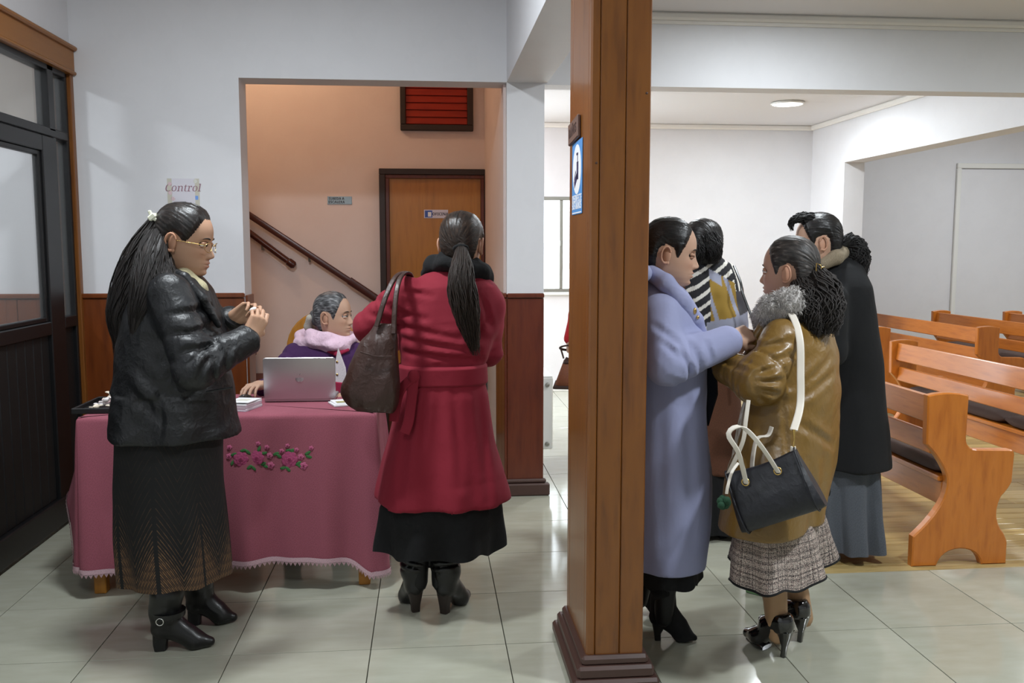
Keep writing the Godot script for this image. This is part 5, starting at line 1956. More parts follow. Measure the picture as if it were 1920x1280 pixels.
	obj("collar", meshed(roll([Vector3(-0.903, 1.374, -3.500), Vector3(-0.943, 1.392, -3.450), Vector3(-0.934, 1.394, -3.370), Vector3(-0.861, 1.373, -3.300), Vector3(-0.796, 1.301, -3.290), Vector3(-0.748, 1.204, -3.310)], [0.022, 0.026, 0.026, 0.022, 0.018, 0.012])), M.jacket_black, t)
	# skirt
	obj("skirt", skirt([[0.829, -0.959, -3.410, 0.186, 0.200, 0.000, 2.2, 0.0, 8, 0.0], [0.615, -0.970, -3.410, 0.192, 0.205, 0.000, 2.2, 0.003, 8, 0.4], [0.410, -0.964, -3.410, 0.199, 0.210, 0.000, 2.2, 0.008, 8, 0.4], [0.260, -0.956, -3.410, 0.198, 0.215, 0.000, 2.2, 0.010, 8, 0.4]], 20, 128).mesh(), M.chevron, t)
	# boots
	for q in [[Vector3(-1.026, 0.000, -3.314), Vector3(-0.802, 0.000, -3.320), Vector3(-0.965, 0.22, -3.305)], [Vector3(-0.958, 0.000, -3.537), Vector3(-0.765, 0.000, -3.540), Vector3(-0.915, 0.24, -3.525)]]:
		var b := shoe(t, "ankle_boot", {"heel": q[0], "toe": q[1], "heel_h": 0.045, "shaft": q[2], "shaft_r": 0.062, "heel_w": 0.022, "tip": 0.018, "width": 0.038}, M.boot_black, M.heel_black)
		obj("ankle_strap", MB.new().tube([q[2] + Vector3(0.004, -0.085, 0), q[2] + Vector3(0.004, -0.065, 0)], [0.058, 0.060], 24).mesh(), M.boot_black, b)
	var bk := Vector3(-0.977, 0.134, -3.250)
	var ring := []
	for k in 17:
		ring.append(bk + Vector3(cos(TAU * k / 16) * 0.013, sin(TAU * k / 16) * 0.013, 0.004))
	obj("buckle", MB.new().tube(ring, [0.0022], 6).mesh(), M.chrome, t)
	# hair: cap drawn to the clip and a long fall down the back
	var line := [[0.0, 0.082], [25.0, 0.08], [42.0, 0.064], [55.0, 0.036], [64.0, 0.010], [74.0, -0.004], [84.0, 0.012], [96.0, 0.024], [110.0, -0.01], [116.0, -0.06], [126.0, -0.11], [180.0, -0.12]]
	var hair := hair_cap(head, 0.014, Vector3(0, 0.055, -0.10), line, 0.0018)
	lock(hair, [Vector3(-0.956, 1.567, -3.410), Vector3(-1.006, 1.461, -3.400), Vector3(-1.049, 1.335, -3.390), Vector3(-1.084, 1.220, -3.380), Vector3(-1.105, 1.114, -3.370)], [0.05, 0.082, 0.095, 0.085, 0.03], 300, 3, 0.0015, 0.92, 0.0026)
	lock(hair, [Vector3(-0.964, 1.528, -3.370), Vector3(-0.969, 1.442, -3.310), Vector3(-0.974, 1.332, -3.250), Vector3(-0.997, 1.231, -3.230), Vector3(-1.012, 1.166, -3.230)], [0.036, 0.058, 0.062, 0.05, 0.02], 220, 4, 0.0015, 0.92, 0.0026)
	lock(hair, [Vector3(-0.948, 1.545, -3.460), Vector3(-0.997, 1.440, -3.500), Vector3(-1.047, 1.320, -3.520), Vector3(-1.086, 1.209, -3.520)], [0.045, 0.062, 0.062, 0.03], 120, 7, 0.0015, 0.92, 0.0026)
	lock(hair, [Vector3(-0.938, 1.470, -3.500), Vector3(-0.919, 1.349, -3.520), Vector3(-0.850, 1.261, -3.470), Vector3(-0.800, 1.229, -3.440)], [0.03, 0.03, 0.02, 0.006], 50, 5, 0.002, 0.8)
	lock(hair, [Vector3(-0.938, 1.455, -3.360), Vector3(-0.924, 1.399, -3.300), Vector3(-0.919, 1.356, -3.250), Vector3(-0.930, 1.306, -3.220)], [0.026, 0.034, 0.032, 0.012], 120, 6, 0.0015, 0.9, 0.0026)
	obj("hair", hair.mesh(), M.hair_dark, t)
	var cp := Vector3(-0.980, 1.591, -3.380)
	obj("hair_clip", MB.new().box(cp, Vector3(0.03, 0.02, 0.05), Basis(Vector3.BACK, 0.7), 0.004).box(cp + Vector3(-0.008, 0.014, 0.01), Vector3(0.012, 0.02, 0.012), Basis(Vector3.BACK, 0.3), 0.003).box(cp + Vector3(0.010, -0.008, 0.016), Vector3(0.014, 0.016, 0.012), Basis(Vector3.BACK, 1.0), 0.003).mesh(), std(rgb(222, 222, 200), 0.25), t)
	# glasses
	var tf := head_frame(head)
	var gl := MB.new()
	for s in [-1.0, 1.0]:
		var rg := []
		for k in 21:
			var a := TAU * k / 20
			rg.append(tf * Vector3(s * 0.033 + cos(a) * 0.024, -0.006 + sin(a) * 0.017, 0.102 - 0.012 * absf(cos(a)) * (1.0 if s * cos(a) > 0 else 0.3)))
		gl.tube(rg, [0.0011], 6)
		gl.tube([tf * Vector3(s * 0.057, 0.002, 0.090), tf * Vector3(s * 0.077, 0.004, 0.04), tf * Vector3(s * 0.080, 0.004, -0.015)], [0.0012], 6)
	gl.tube([tf * Vector3(-0.010, 0.0, 0.102), tf * Vector3(0, 0.003, 0.108), tf * Vector3(0.010, 0.0, 0.102)], [0.0011], 6)
	obj("glasses", gl.mesh(), M.gold, t)
	var w := thing("sweet_wrapper", "tiny pale wrapper pinched between the fingers of the black jacketed person", "wrapper", Vector3(-0.636, 1.257, -3.360))
	obj("foil", MB.new().ball(Vector3(-0.636, 1.257, -3.360), Vector3(0.014, 0.008, 0.007), Basis(Vector3.BACK, 0.5), 8, 6).mesh(), M.paper, w)

# ------------------------------------------------ woman in the red coat, seen from behind
func woman_red_coat() -> void:
	var t := thing("person", "person in belted crimson coat with long ponytail carrying a brown tote bag", "person", Vector3(0.03, 0, -3.6))
	var head := {"at": Vector3(0.142, 1.491, -3.720), "fwd": Vector3(0.28, 0, -1), "pitch": 0.05, "roll": 0.0, "size": 1.03, "skin": SKIN_A, "no_eyes": true}
	var sho_l := Vector3(-0.085, 1.302, -3.660)
	var elb_l := Vector3(-0.242, 1.164, -3.680)
	var wri_l := Vector3(-0.158, 1.071, -3.980)
	var sho_r := Vector3(0.254, 1.246, -3.700)
	var elb_r := Vector3(0.252, 1.043, -3.780)
	var wri_r := Vector3(0.160, 1.040, -4.020)
	var hd := {"wrist": wri_r + Vector3(-0.02, 0, -0.02), "f": Vector3(-0.7, 0.2, -0.6), "n": Vector3(0, -0.8, 0.4), "side": 1.0, "curl": fist(0.5, 0.7, 0.4), "thumb": [Vector3(0.7, 0.6, 0.3), Vector3(0.9, 0.3, 0.3), Vector3(1, 0.1, 0.2)]}
	var hd2 := {"wrist": wri_l + Vector3(0.02, 0, -0.02), "f": Vector3(0.7, 0.1, -0.6), "n": Vector3(0, -0.8, 0.4), "side": -1.0, "curl": fist(0.5, 0.7, 0.4), "thumb": [Vector3(0.7, 0.6, 0.3), Vector3(0.9, 0.3, 0.3), Vector3(1, 0.1, 0.2)]}
	body(t, {"head": head, "joints": {"pelvis": Vector3(0.04, 0.86, -3.66), "chest": Vector3(0.09, 1.22, -3.72), "neck": Vector3(0.125, 1.36, -3.73), "sho_l": sho_l, "elb_l": elb_l, "wri_l": wri_l, "sho_r": sho_r, "elb_r": elb_r, "wri_r": wri_r, "hip_l": Vector3(-0.03, 0.82, -3.65), "kne_l": Vector3(-0.05, 0.46, -3.62), "ank_l": Vector3(-0.045, 0.12, -3.58), "hip_r": Vector3(0.10, 0.82, -3.65), "kne_r": Vector3(0.07, 0.46, -3.62), "ank_r": Vector3(0.04, 0.12, -3.57)}, "stockings": Color(0.01, 0.01, 0.01), "hands": [hd, hd2]})
	var sec := [
		[1.404, 0.136, -3.720, 0.091, 0.050, 0.000, 2.3, 0.0, 5, 0.0], [1.369, 0.112, -3.720, 0.137, 0.085, 0.000, 2.4, 0.0, 5, 0.0], [1.325, 0.098, -3.710, 0.183, 0.120, 0.000, 2.5, 0.0, 5, 0.0], [1.240, 0.090, -3.700, 0.207, 0.140, 0.000, 2.5, 0.0, 5, 0.0],
		[1.121, 0.079, -3.690, 0.197, 0.150, 0.000, 2.4, 0.0, 5, 0.0], [0.988, 0.059, -3.660, 0.170, 0.135, 0.000, 2.3, 0.0, 5, 0.0], [0.884, 0.054, -3.650, 0.183, 0.150, 0.000, 2.3, 0.002, 6, 0.3], [0.709, 0.048, -3.640, 0.213, 0.175, 0.000, 2.3, 0.006, 6, 0.3], [0.556, 0.049, -3.630, 0.251, 0.200, 0.000, 2.3, 0.010, 6, 0.3], [0.458, 0.051, -3.620, 0.273, 0.212, 0.000, 2.3, 0.012, 6, 0.3]]
	var fd := field_for(sec, [sho_l, elb_l, wri_l, sho_r, elb_r, wri_r], 0.0085)
	fd.stack(sec, 0.03)
	fd.cone(sho_l, 0.068, elb_l, 0.060, 0.045, [0.007, 3.0, 0.5, 0.5, 0.6]).cone(elb_l, 0.060, wri_l, 0.05, 0.025)
	fd.cone(sho_r, 0.064, elb_r, 0.058, 0.05).cone(elb_r, 0.062, wri_r, 0.05, 0.025)
	fd.wrinkle(noise(62, 3.5, 2), 0.010, Vector3(0.7, 3.0, 0.7), 0.95, 1.22)
	fd.wrinkle(noise(64, 3.0, 2), 0.005, Vector3(1, 1.5, 1), 1.1, 1.5)
	fd.fold(Vector2(-0.125, 1.172), Vector2(0.120, 1.123), 0.009, 0.014, -3.66)
	fd.fold(Vector2(-0.113, 1.126), Vector2(0.203, 1.068), 0.01, 0.014, -3.66)
	fd.fold(Vector2(-0.089, 1.067), Vector2(0.214, 1.038), 0.01, 0.012, -3.66)
	fd.fold(Vector2(-0.104, 1.222), Vector2(-0.005, 1.200), 0.008, 0.012, -3.66)
	fd.fold(Vector2(-0.090, 1.309), Vector2(0.017, 1.292), 0.008, 0.012, -3.66)
	fd.fold(Vector2(0.215, 1.282), Vector2(0.256, 1.156), 0.008, 0.014, -3.66)
	fd.fold(Vector2(0.162, 1.114), Vector2(0.235, 1.198), 0.008, 0.014, -3.66)
	fd.fold(Vector2(-0.210, 1.284), Vector2(-0.118, 1.222), 0.01, 0.014, -3.66)
	fd.fold(Vector2(-0.231, 1.222), Vector2(-0.129, 1.176), 0.01, 0.013, -3.66)
	fd.fold(Vector2(-0.007, 0.937), Vector2(-0.026, 0.713), 0.008, 0.014, -3.66)
	fd.fold(Vector2(0.098, 0.941), Vector2(0.121, 0.558), 0.007, 0.02, -3.66)
	fd.fold(Vector2(0.195, 0.923), Vector2(0.234, 0.489), 0.008, 0.018, -3.66)
	fd.fold(Vector2(-0.070, 0.927), Vector2(-0.113, 0.520), 0.008, 0.018, -3.66)
	fd.wrinkle(noise(63, 3.0, 2), 0.006, Vector3(2.0, 0.6, 2.0), 0.3, 0.95)
	obj("coat", meshed(fd), M.red_coat, t)
	# belt with knot and tails
	var bl := []
	for q in [[1.014, 0.060, -3.660, 0.174, 0.135, 0.000, 2.3, 0.0, 5, 0.0], [1.006, 0.056, -3.660, 0.184, 0.152, 0.000, 2.3, 0.0, 5, 0.0], [0.940, 0.056, -3.660, 0.187, 0.154, 0.000, 2.3, 0.0, 5, 0.0], [0.931, 0.058, -3.660, 0.178, 0.138, 0.000, 2.3, 0.0, 5, 0.0]]:
		bl.append(q)
	obj("belt", skirt(bl, 24, 72).mesh(), M.red_coat, t)
	var kn := Vector3(-0.057, 0.982, -3.500)
	obj("belt_knot", MB.new().ball(kn, Vector3(0.024, 0.028, 0.016), Basis(Vector3.BACK, 0.2), 14, 10).mesh(), M.red_coat, t)
	obj("belt_tail", strap([kn, Vector3(-0.066, 0.902, -3.490), Vector3(-0.079, 0.811, -3.470), Vector3(-0.095, 0.767, -3.460)], 0.021, 0.004, Vector3(1, 0, 0.1)).mesh(), M.red_coat, t)
	obj("belt_tail", strap([kn, Vector3(-0.107, 0.932, -3.500), Vector3(-0.128, 0.861, -3.490), Vector3(-0.136, 0.810, -3.480)], 0.019, 0.004, Vector3(1, 0, 0.3)).mesh(), M.red_coat, t)
	# scarf
	var sk := roll([Vector3(0.023, 1.408, -3.720), Vector3(0.074, 1.418, -3.650), Vector3(0.151, 1.401, -3.630), Vector3(0.221, 1.379, -3.670), Vector3(0.245, 1.363, -3.760), Vector3(0.154, 1.388, -3.830), Vector3(0.046, 1.402, -3.800), Vector3(0.023, 1.408, -3.720)], [0.032, 0.034, 0.034, 0.032, 0.034], 0.007, 0.0, [[Vector3(0.015, 1.421, -3.740), 0.028, Vector3(0.075, 1.443, -3.680), 0.024], [Vector3(0.075, 1.443, -3.680), 0.024, Vector3(0.192, 1.422, -3.680), 0.024], [Vector3(0.228, 1.393, -3.700), 0.03, Vector3(0.255, 1.324, -3.720), 0.020], [Vector3(0.010, 1.404, -3.720), 0.03, Vector3(-0.008, 1.377, -3.760), 0.02]])
	sk.wrinkle(noise(67, 9.0, 2), 0.010, Vector3(1, 1, 1))
	obj("scarf", meshed(sk), M.black_cloth, t)
	# skirt
	obj("skirt", skirt([[0.581, 0.044, -3.620, 0.174, 0.150, 0.000, 2.2, 0.002, 7, 0.0], [0.435, 0.046, -3.620, 0.240, 0.185, 0.000, 2.2, 0.010, 7, 0.2], [0.258, 0.040, -3.620, 0.245, 0.190, 0.000, 2.2, 0.024, 7, 0.4]], 16, 140, 0.012).mesh(), M.black_cloth, t)
	for q in [[Vector3(-0.053, 0.000, -3.558), Vector3(-0.095, 0.000, -3.685), Vector3(-0.05, 0.30, -3.60)], [Vector3(0.040, -0.000, -3.533), Vector3(0.121, 0.000, -3.641), Vector3(0.045, 0.30, -3.59)]]:
		shoe(t, "slouch_boot", {"heel": q[0], "toe": q[0] + (q[1] - q[0]).normalized() * 0.20, "heel_h": 0.065, "shaft": q[2], "shaft_r": 0.060, "heel_w": 0.017, "tip": 0.024, "width": 0.040, "slouch": [0.011, 5.0, 0.5]}, M.boot_black, M.heel_dark)
	# hair
	var line := [[0.0, 0.08], [25.0, 0.078], [42.0, 0.062], [55.0, 0.036], [64.0, 0.010], [74.0, -0.01], [84.0, 0.016], [98.0, 0.022], [112.0, -0.01], [122.0, -0.06], [180.0, -0.085]]
	var hair := hair_cap(head, 0.013, Vector3(0.0, -0.025, -0.11), line, 0.0016)
	lock(hair, [Vector3(0.133, 1.486, -3.600), Vector3(0.134, 1.424, -3.530), Vector3(0.132, 1.326, -3.500), Vector3(0.152, 1.222, -3.500), Vector3(0.173, 1.127, -3.510), Vector3(0.182, 1.084, -3.520)], [0.018, 0.036, 0.056, 0.056, 0.040, 0.018], 260, 9, 0.003, 0.82, 0.003)
	obj("hair", hair.mesh(), M.hair_brown, t)
	var tie := []
	for k in 13:
		tie.append(Vector3(0.132, 1.478, -3.585) + Vector3(cos(TAU * k / 12) * 0.024, sin(TAU * k / 12) * 0.011, sin(TAU * k / 12) * 0.016))
	obj("hair_tie", MB.new().tube(tie, [0.009], 8).mesh(), M.black_cloth, t)
	# tote bag on her shoulder
	var b := thing("tote_bag", "dark brown leather tote bag hanging from the crimson coat's shoulder", "bag", Vector3(-0.216, 1.023, -3.460))
	var bs := [[1.194, -0.161, -3.470, 0.043, 0.022, -0.209, 2.6, 0.0, 3, 0.0], [1.125, -0.184, -3.465, 0.070, 0.045, -0.209, 2.6, 0.0, 3, 0.0], [1.022, -0.208, -3.460, 0.096, 0.060, -0.209, 2.8, 0.002, 3, 0.0], [0.940, -0.224, -3.460, 0.111, 0.066, -0.209, 2.8, 0.003, 3, 0.0], [0.884, -0.217, -3.460, 0.101, 0.060, -0.209, 2.6, 0.0, 3, 0.0], [0.857, -0.203, -3.460, 0.077, 0.040, -0.209, 2.4, 0.0, 3, 0.0]]
	var bf := field_for(bs, [], 0.007)
	bf.stack(bs, 0.01)
	bf.wrinkle(noise(65, 6.0, 2), 0.010, Vector3(2.2, 0.7, 1.5))
	obj("bag_body", meshed(bf), M.brown_leather, b)
	obj("seam", strap([Vector3(-0.253, 1.092, -3.400), Vector3(-0.195, 1.076, -3.392), Vector3(-0.136, 1.075, -3.395)], 0.003, 0.003, Vector3.UP).mesh(), M.brown_leather, b)
	obj("handle", strap([Vector3(-0.194, 1.185, -3.435), Vector3(-0.162, 1.288, -3.460), Vector3(-0.131, 1.357, -3.520), Vector3(-0.103, 1.382, -3.580), Vector3(-0.080, 1.378, -3.660), Vector3(-0.074, 1.338, -3.740)], 0.010, 0.006, Vector3(1, 0, 0.2)).mesh(), M.brown_leather, b)
	obj("handle", strap([Vector3(-0.130, 1.158, -3.430), Vector3(-0.124, 1.268, -3.460), Vector3(-0.112, 1.347, -3.510), Vector3(-0.095, 1.380, -3.580), Vector3(-0.072, 1.377, -3.670), Vector3(-0.060, 1.342, -3.740)], 0.010, 0.006, Vector3(1, 0, 0.2)).mesh(), M.brown_leather, b)

# ------------------------------------------------ seated woman behind the laptop
func seated_woman() -> void:
	var t := thing("person", "grey haired person in purple cardigan and pink scarf seated behind the laptop", "person", Vector3(-0.56, 0, -4.85))
	var head := {"at": Vector3(-0.491, 1.124, -4.780), "fwd": Vector3(1, 0, 0.30), "pitch": -0.04, "size": 0.98, "skin": SKIN_C, "lid": 0.3, "look": Vector3(-0.1, 0.1, 1).normalized(), "brow": M.hair_dark}
	var sho_r := Vector3(-0.691, 0.924, -4.800)
	var elb_r := Vector3(-0.792, 0.782, -4.660)
	var wri_r := Vector3(-0.799, 0.811, -4.400)
	var sho_l := Vector3(-0.369, 0.909, -4.800)
	var elb_l := Vector3(-0.318, 0.725, -4.660)
	var wri_l := Vector3(-0.400, 0.760, -4.420)
	body(t, {"head": head, "joints": {"pelvis": Vector3(-0.58, 0.55, -4.95), "chest": Vector3(-0.55, 0.92, -4.83), "neck": Vector3(-0.51, 1.04, -4.81), "sho_l": sho_l, "elb_l": elb_l, "wri_l": wri_l, "sho_r": sho_r, "elb_r": elb_r, "wri_r": wri_r, "hip_l": Vector3(-0.48, 0.53, -4.92), "kne_l": Vector3(-0.46, 0.50, -4.52), "ank_l": Vector3(-0.46, 0.06, -4.56), "hip_r": Vector3(-0.68, 0.53, -4.92), "kne_r": Vector3(-0.70, 0.50, -4.52), "ank_r": Vector3(-0.70, 0.06, -4.56)}, "stockings": Color(0.015, 0.012, 0.014), "hands": [
		{"wrist": Vector3(-0.796, 0.828, -4.360), "f": Vector3(-0.32, 0.10, 0.95), "n": Vector3(0, -1, 0), "side": -1.0, "curl": [[0.45, 0.55, 0.3], [0.4, 0.5, 0.3], [0.45, 0.55, 0.3], [0.5, 0.6, 0.3]], "thumb": [Vector3(0.7, 0.6, 0.3), Vector3(0.9, 0.2, 0.4), Vector3(1, 0, 0.2)]},
		{"wrist": wri_l + Vector3(-0.01, 0.0, 0.03), "f": Vector3(-0.5, 0, 0.8), "n": Vector3(0, -1, 0), "side": 1.0, "curl": fist(0.4, 0.5, 0.3), "thumb": [Vector3(0.7, 0.6, 0.3), Vector3(0.9, 0.2, 0.4), Vector3(1, 0, 0.2)]}]})
	var sec := [
		[1.013, -0.511, -4.800, 0.097, 0.060, 0.000, 2.3, 0.0, 5, 0.0], [0.974, -0.526, -4.800, 0.147, 0.095, 0.000, 2.4, 0.0, 5, 0.0], [0.919, -0.535, -4.800, 0.200, 0.120, 0.000, 2.5, 0.0, 5, 0.0], [0.820, -0.534, -4.800, 0.214, 0.140, 0.000, 2.4, 0.0, 5, 0.0], [0.673, -0.536, -4.820, 0.207, 0.150, 0.000, 2.4, 0.0, 5, 0.0], [0.492, -0.550, -4.860, 0.221, 0.170, 0.000, 2.4, 0.0, 5, 0.0]]
	var fd := field_for(sec, [sho_r, elb_r, wri_r, sho_l, elb_l, wri_l], 0.010)
	fd.stack(sec, 0.03)
	fd.cone(sho_r, 0.066, elb_r, 0.056, 0.03, [0.003, 4.0, 0.0]).cone(elb_r, 0.056, wri_r, 0.040, 0.025)
	fd.cone(sho_l, 0.066, elb_l, 0.056, 0.03).cone(elb_l, 0.056, wri_l, 0.040, 0.025)
	fd.wrinkle(noise(66, 5.0, 2), 0.008, Vector3(1, 1.5, 1))
	obj("cardigan", meshed(fd), M.purple, t)
	var lap := Field.new(Vector3(-0.86, 0.0, -5.1), Vector3(-0.28, 0.72, -4.3), 0.014)
	for s in [[Vector3(-0.48, 0.53, -4.92), Vector3(-0.46, 0.50, -4.52), Vector3(-0.46, 0.20, -4.55)], [Vector3(-0.68, 0.53, -4.92), Vector3(-0.70, 0.50, -4.52), Vector3(-0.70, 0.20, -4.55)]]:
		lap.cone(s[0], 0.105, s[1], 0.085, 0.08).cone(s[1], 0.085, s[2], 0.09, 0.08)
	lap.cone(Vector3(-0.58, 0.5, -4.75), 0.09, Vector3(-0.58, 0.25, -4.55), 0.08, 0.1)
	lap.cut(Vector3(0, 0.465, -4.9), Vector3(0, -1, -0.6).normalized())
	obj("skirt", meshed(lap), M.black_cloth, t)
	# shirt front with buttons
	obj("shirt", MB.new().prism(PackedVector2Array([Vector2(-0.458, 0.973), Vector2(-0.422, 0.868), Vector2(-0.414, 0.744), Vector2(-0.489, 0.745), Vector2(-0.482, 0.869)]), -0.012, 0.012, Vector3(0, 0, -4.645), Vector3.RIGHT, Vector3.UP, Vector3.BACK, 0.004).mesh(), M.shirt, t)
	obj("shirt_hem", MB.new().prism(PackedVector2Array([Vector2(-0.480, 0.800), Vector2(-0.402, 0.791), Vector2(-0.393, 0.716), Vector2(-0.490, 0.717)]), -0.012, 0.018, Vector3(0, 0, -4.645), Vector3.RIGHT, Vector3.UP, Vector3.BACK, 0.004).mesh(), M.magenta, t)
	for q in [Vector3(-0.464, 0.903, -4.630), Vector3(-0.465, 0.837, -4.630)]:
		obj("button", MB.new().ball(q, Vector3(0.006, 0.006, 0.003), Basis.IDENTITY, 10, 6).mesh(), M.gold, t)
	obj("collar", meshed(roll([Vector3(-0.524, 0.956, -4.700), Vector3(-0.468, 0.936, -4.680), Vector3(-0.415, 0.955, -4.700)], [0.010, 0.012, 0.010], 0.005)), M.magenta, t)
	var ps := roll([Vector3(-0.675, 0.984, -4.820), Vector3(-0.590, 1.005, -4.720), Vector3(-0.499, 0.986, -4.680), Vector3(-0.427, 0.981, -4.720), Vector3(-0.400, 1.006, -4.800), Vector3(-0.463, 1.027, -4.880), Vector3(-0.601, 1.038, -4.900), Vector3(-0.672, 1.012, -4.880), Vector3(-0.675, 0.984, -4.820)], [0.030, 0.034, 0.032, 0.030, 0.028], 0.007, 0.0, [[Vector3(-0.610, 1.041, -4.750), 0.030, Vector3(-0.523, 1.017, -4.700), 0.030], [Vector3(-0.523, 1.017, -4.700), 0.03, Vector3(-0.421, 1.003, -4.720), 0.024], [Vector3(-0.654, 0.971, -4.780), 0.024, Vector3(-0.524, 0.956, -4.700), 0.018]])
	ps.wrinkle(noise(80, 8.0, 2), 0.010, Vector3(0.8, 1.6, 0.8))
	obj("scarf", meshed(ps), M.pink_scarf, t)
	var hair := hair_cap(head, 0.011, Vector3(0, 0.0, -0.11), HAIRLINE, 0.0016)
	hair.ball(Vector3(-0.589, 1.113, -4.820), Vector3(0.034, 0.045, 0.04), Basis(Vector3.BACK, 0.3), 16, 12)
	obj("hair", hair.mesh(), M.hair_grey, t)
	obj("hair_scrunchie", meshed(roll([Vector3(-0.617, 1.115, -4.800), Vector3(-0.630, 1.068, -4.830), Vector3(-0.615, 1.052, -4.880)], [0.020, 0.022, 0.018], 0.006)), cloth(rgb(206, 200, 188), 0.2), t)
	for x in [-0.70, -0.46]:
		shoe(t, "shoe", {"heel": Vector3(x, 0, -4.60), "toe": Vector3(x, 0, -4.37), "heel_h": 0.03, "shaft": Vector3(x, 0.12, -4.56), "shaft_r": 0.045}, M.boot_black, M.heel_black)

# ------------------------------------------------ woman in the lilac coat
func woman_lilac_coat() -> void:
	var t := thing("person", "dark haired person in long lilac coat beside the wooden pillar", "person", Vector3(0.91, 0, -3.28))
	var head := {"at": Vector3(0.891, 1.458, -3.270), "fwd": Vector3(1, 0, 0.22), "pitch": 0.10, "size": 1.0, "skin": SKIN_C, "lid": 0.9, "nose": 1.05, "jowl": 0.002}
	var sho_r := Vector3(0.825, 1.248, -3.130)
	var elb_r := Vector3(0.827, 1.077, -3.040)
	var wri_r := Vector3(1.055, 1.150, -3.100)
	var sho_l := Vector3(0.918, 1.232, -3.440)
	var elb_l := Vector3(0.981, 1.024, -3.500)
	var wri_l := Vector3(1.152, 1.091, -3.460)
	body(t, {"head": head, "joints": {"pelvis": Vector3(0.89, 0.82, -3.28), "chest": Vector3(0.885, 1.16, -3.28), "neck": Vector3(0.87, 1.33, -3.28), "sho_l": sho_l, "elb_l": elb_l, "wri_l": wri_l, "sho_r": sho_r, "elb_r": elb_r, "wri_r": wri_r, "hip_l": Vector3(0.88, 0.80, -3.36), "kne_l": Vector3(0.86, 0.44, -3.36), "ank_l": Vector3(0.82, 0.10, -3.37), "hip_r": Vector3(0.89, 0.80, -3.21), "kne_r": Vector3(0.88, 0.44, -3.20), "ank_r": Vector3(0.87, 0.10, -3.19)}, "stockings": Color(0.012, 0.012, 0.013), "hands": [
		{"wrist": Vector3(1.067, 1.156, -3.100), "f": Vector3(0.93, 0.25, -0.28), "n": Vector3(0.15, -0.5, -0.85), "side": -1.0, "curl": [[0.35, 0.5, 0.3], [0.5, 0.7, 0.4], [0.65, 0.8, 0.4], [0.75, 0.8, 0.4]], "thumb": [Vector3(0.7, 0.6, 0.4), Vector3(0.95, 0.1, 0.3), Vector3(1, -0.1, 0.1)]},
		{"wrist": wri_l, "f": Vector3(0.95, 0.2, 0.2), "n": Vector3(0.1, -0.5, 0.85), "side": 1.0, "curl": fist(0.5, 0.6, 0.4), "thumb": [Vector3(0.7, 0.6, 0.4), Vector3(0.95, 0.1, 0.3), Vector3(1, -0.1, 0.1)]}]})
	var sec := [
		[1.372, 0.850, -3.280, 0.057, 0.050, 0.000, 2.2, 0.0, 5, 0.0], [1.323, 0.860, -3.280, 0.093, 0.120, 0.000, 2.3, 0.0, 5, 0.0], [1.253, 0.873, -3.280, 0.121, 0.165, 0.000, 2.4, 0.0, 5, 0.0], [1.133, 0.885, -3.280, 0.141, 0.175, 0.000, 2.4, 0.0, 5, 0.0], [0.972, 0.887, -3.280, 0.144, 0.170, 0.000, 2.4, 0.002, 5, 0.0], [0.810, 0.891, -3.280, 0.145, 0.180, 0.000, 2.4, 0.003, 5, 0.4], [0.604, 0.901, -3.280, 0.157, 0.190, 0.000, 2.4, 0.004, 5, 0.4], [0.438, 0.903, -3.280, 0.156, 0.180, 0.000, 2.4, 0.004, 5, 0.4], [0.286, 0.897, -3.280, 0.148, 0.180, 0.000, 2.4, 0.005, 5, 0.4]]
	var fd := field_for(sec, [sho_r, elb_r, wri_r, sho_l, elb_l, wri_l], 0.0082)
	fd.stack(sec, 0.03)
	fd.cone(sho_r, 0.070, elb_r, 0.066, 0.045).cone(elb_r, 0.066, wri_r, 0.058, 0.045, [0.006, 3.0, 1.2, 0.2, 0.25])
	fd.cone(sho_l, 0.070, elb_l, 0.062, 0.03).cone(elb_l, 0.062, wri_l, 0.055, 0.03)
	fd.wrinkle(noise(68, 3.0, 2), 0.004, Vector3(1, 1.3, 1), 0.95, 1.45)
	fd.wrinkle(noise(69, 2.5, 2), 0.006, Vector3(2.0, 0.5, 2.0), 0.1, 0.95)
	fd.fold(Vector2(0.856, 1.135), Vector2(0.902, 1.040), 0.012, 0.011, -3.24)
	fd.fold(Vector2(0.906, 1.144), Vector2(0.940, 1.059), 0.01, 0.011, -3.24)
	fd.fold(Vector2(0.958, 1.153), Vector2(0.978, 1.092), 0.008, 0.01, -3.24)
	fd.fold(Vector2(0.804, 1.155), Vector2(0.857, 1.101), 0.009, 0.012, -3.24)
	fd.fold(Vector2(0.784, 1.211), Vector2(0.856, 1.154), 0.008, 0.012, -3.24)
	fd.fold(Vector2(0.816, 1.041), Vector2(0.874, 1.012), 0.007, 0.01, -3.24)
	fd.fold(Vector2(0.913, 1.002), Vector2(0.945, 0.400), 0.006, 0.02, -3.24)
	fd.fold(Vector2(0.826, 1.003), Vector2(0.847, 0.383), 0.005, 0.024, -3.24)
	obj("coat", meshed(fd), M.lilac, t)
	# lapel and collar rolls
	obj("lapel", meshed(roll([Vector3(0.811, 1.389, -3.220), Vector3(0.847, 1.357, -3.160), Vector3(0.905, 1.291, -3.140), Vector3(0.958, 1.223, -3.150), Vector3(0.996, 1.160, -3.160)], [0.030, 0.032, 0.030, 0.026, 0.014], 0.007)), M.lilac, t)
	obj("collar", meshed(roll([Vector3(0.768, 1.391, -3.180), Vector3(0.782, 1.396, -3.280), Vector3(0.830, 1.397, -3.380), Vector3(0.905, 1.368, -3.400)], [0.034, 0.036, 0.034, 0.028], 0.008)), M.lilac, t)
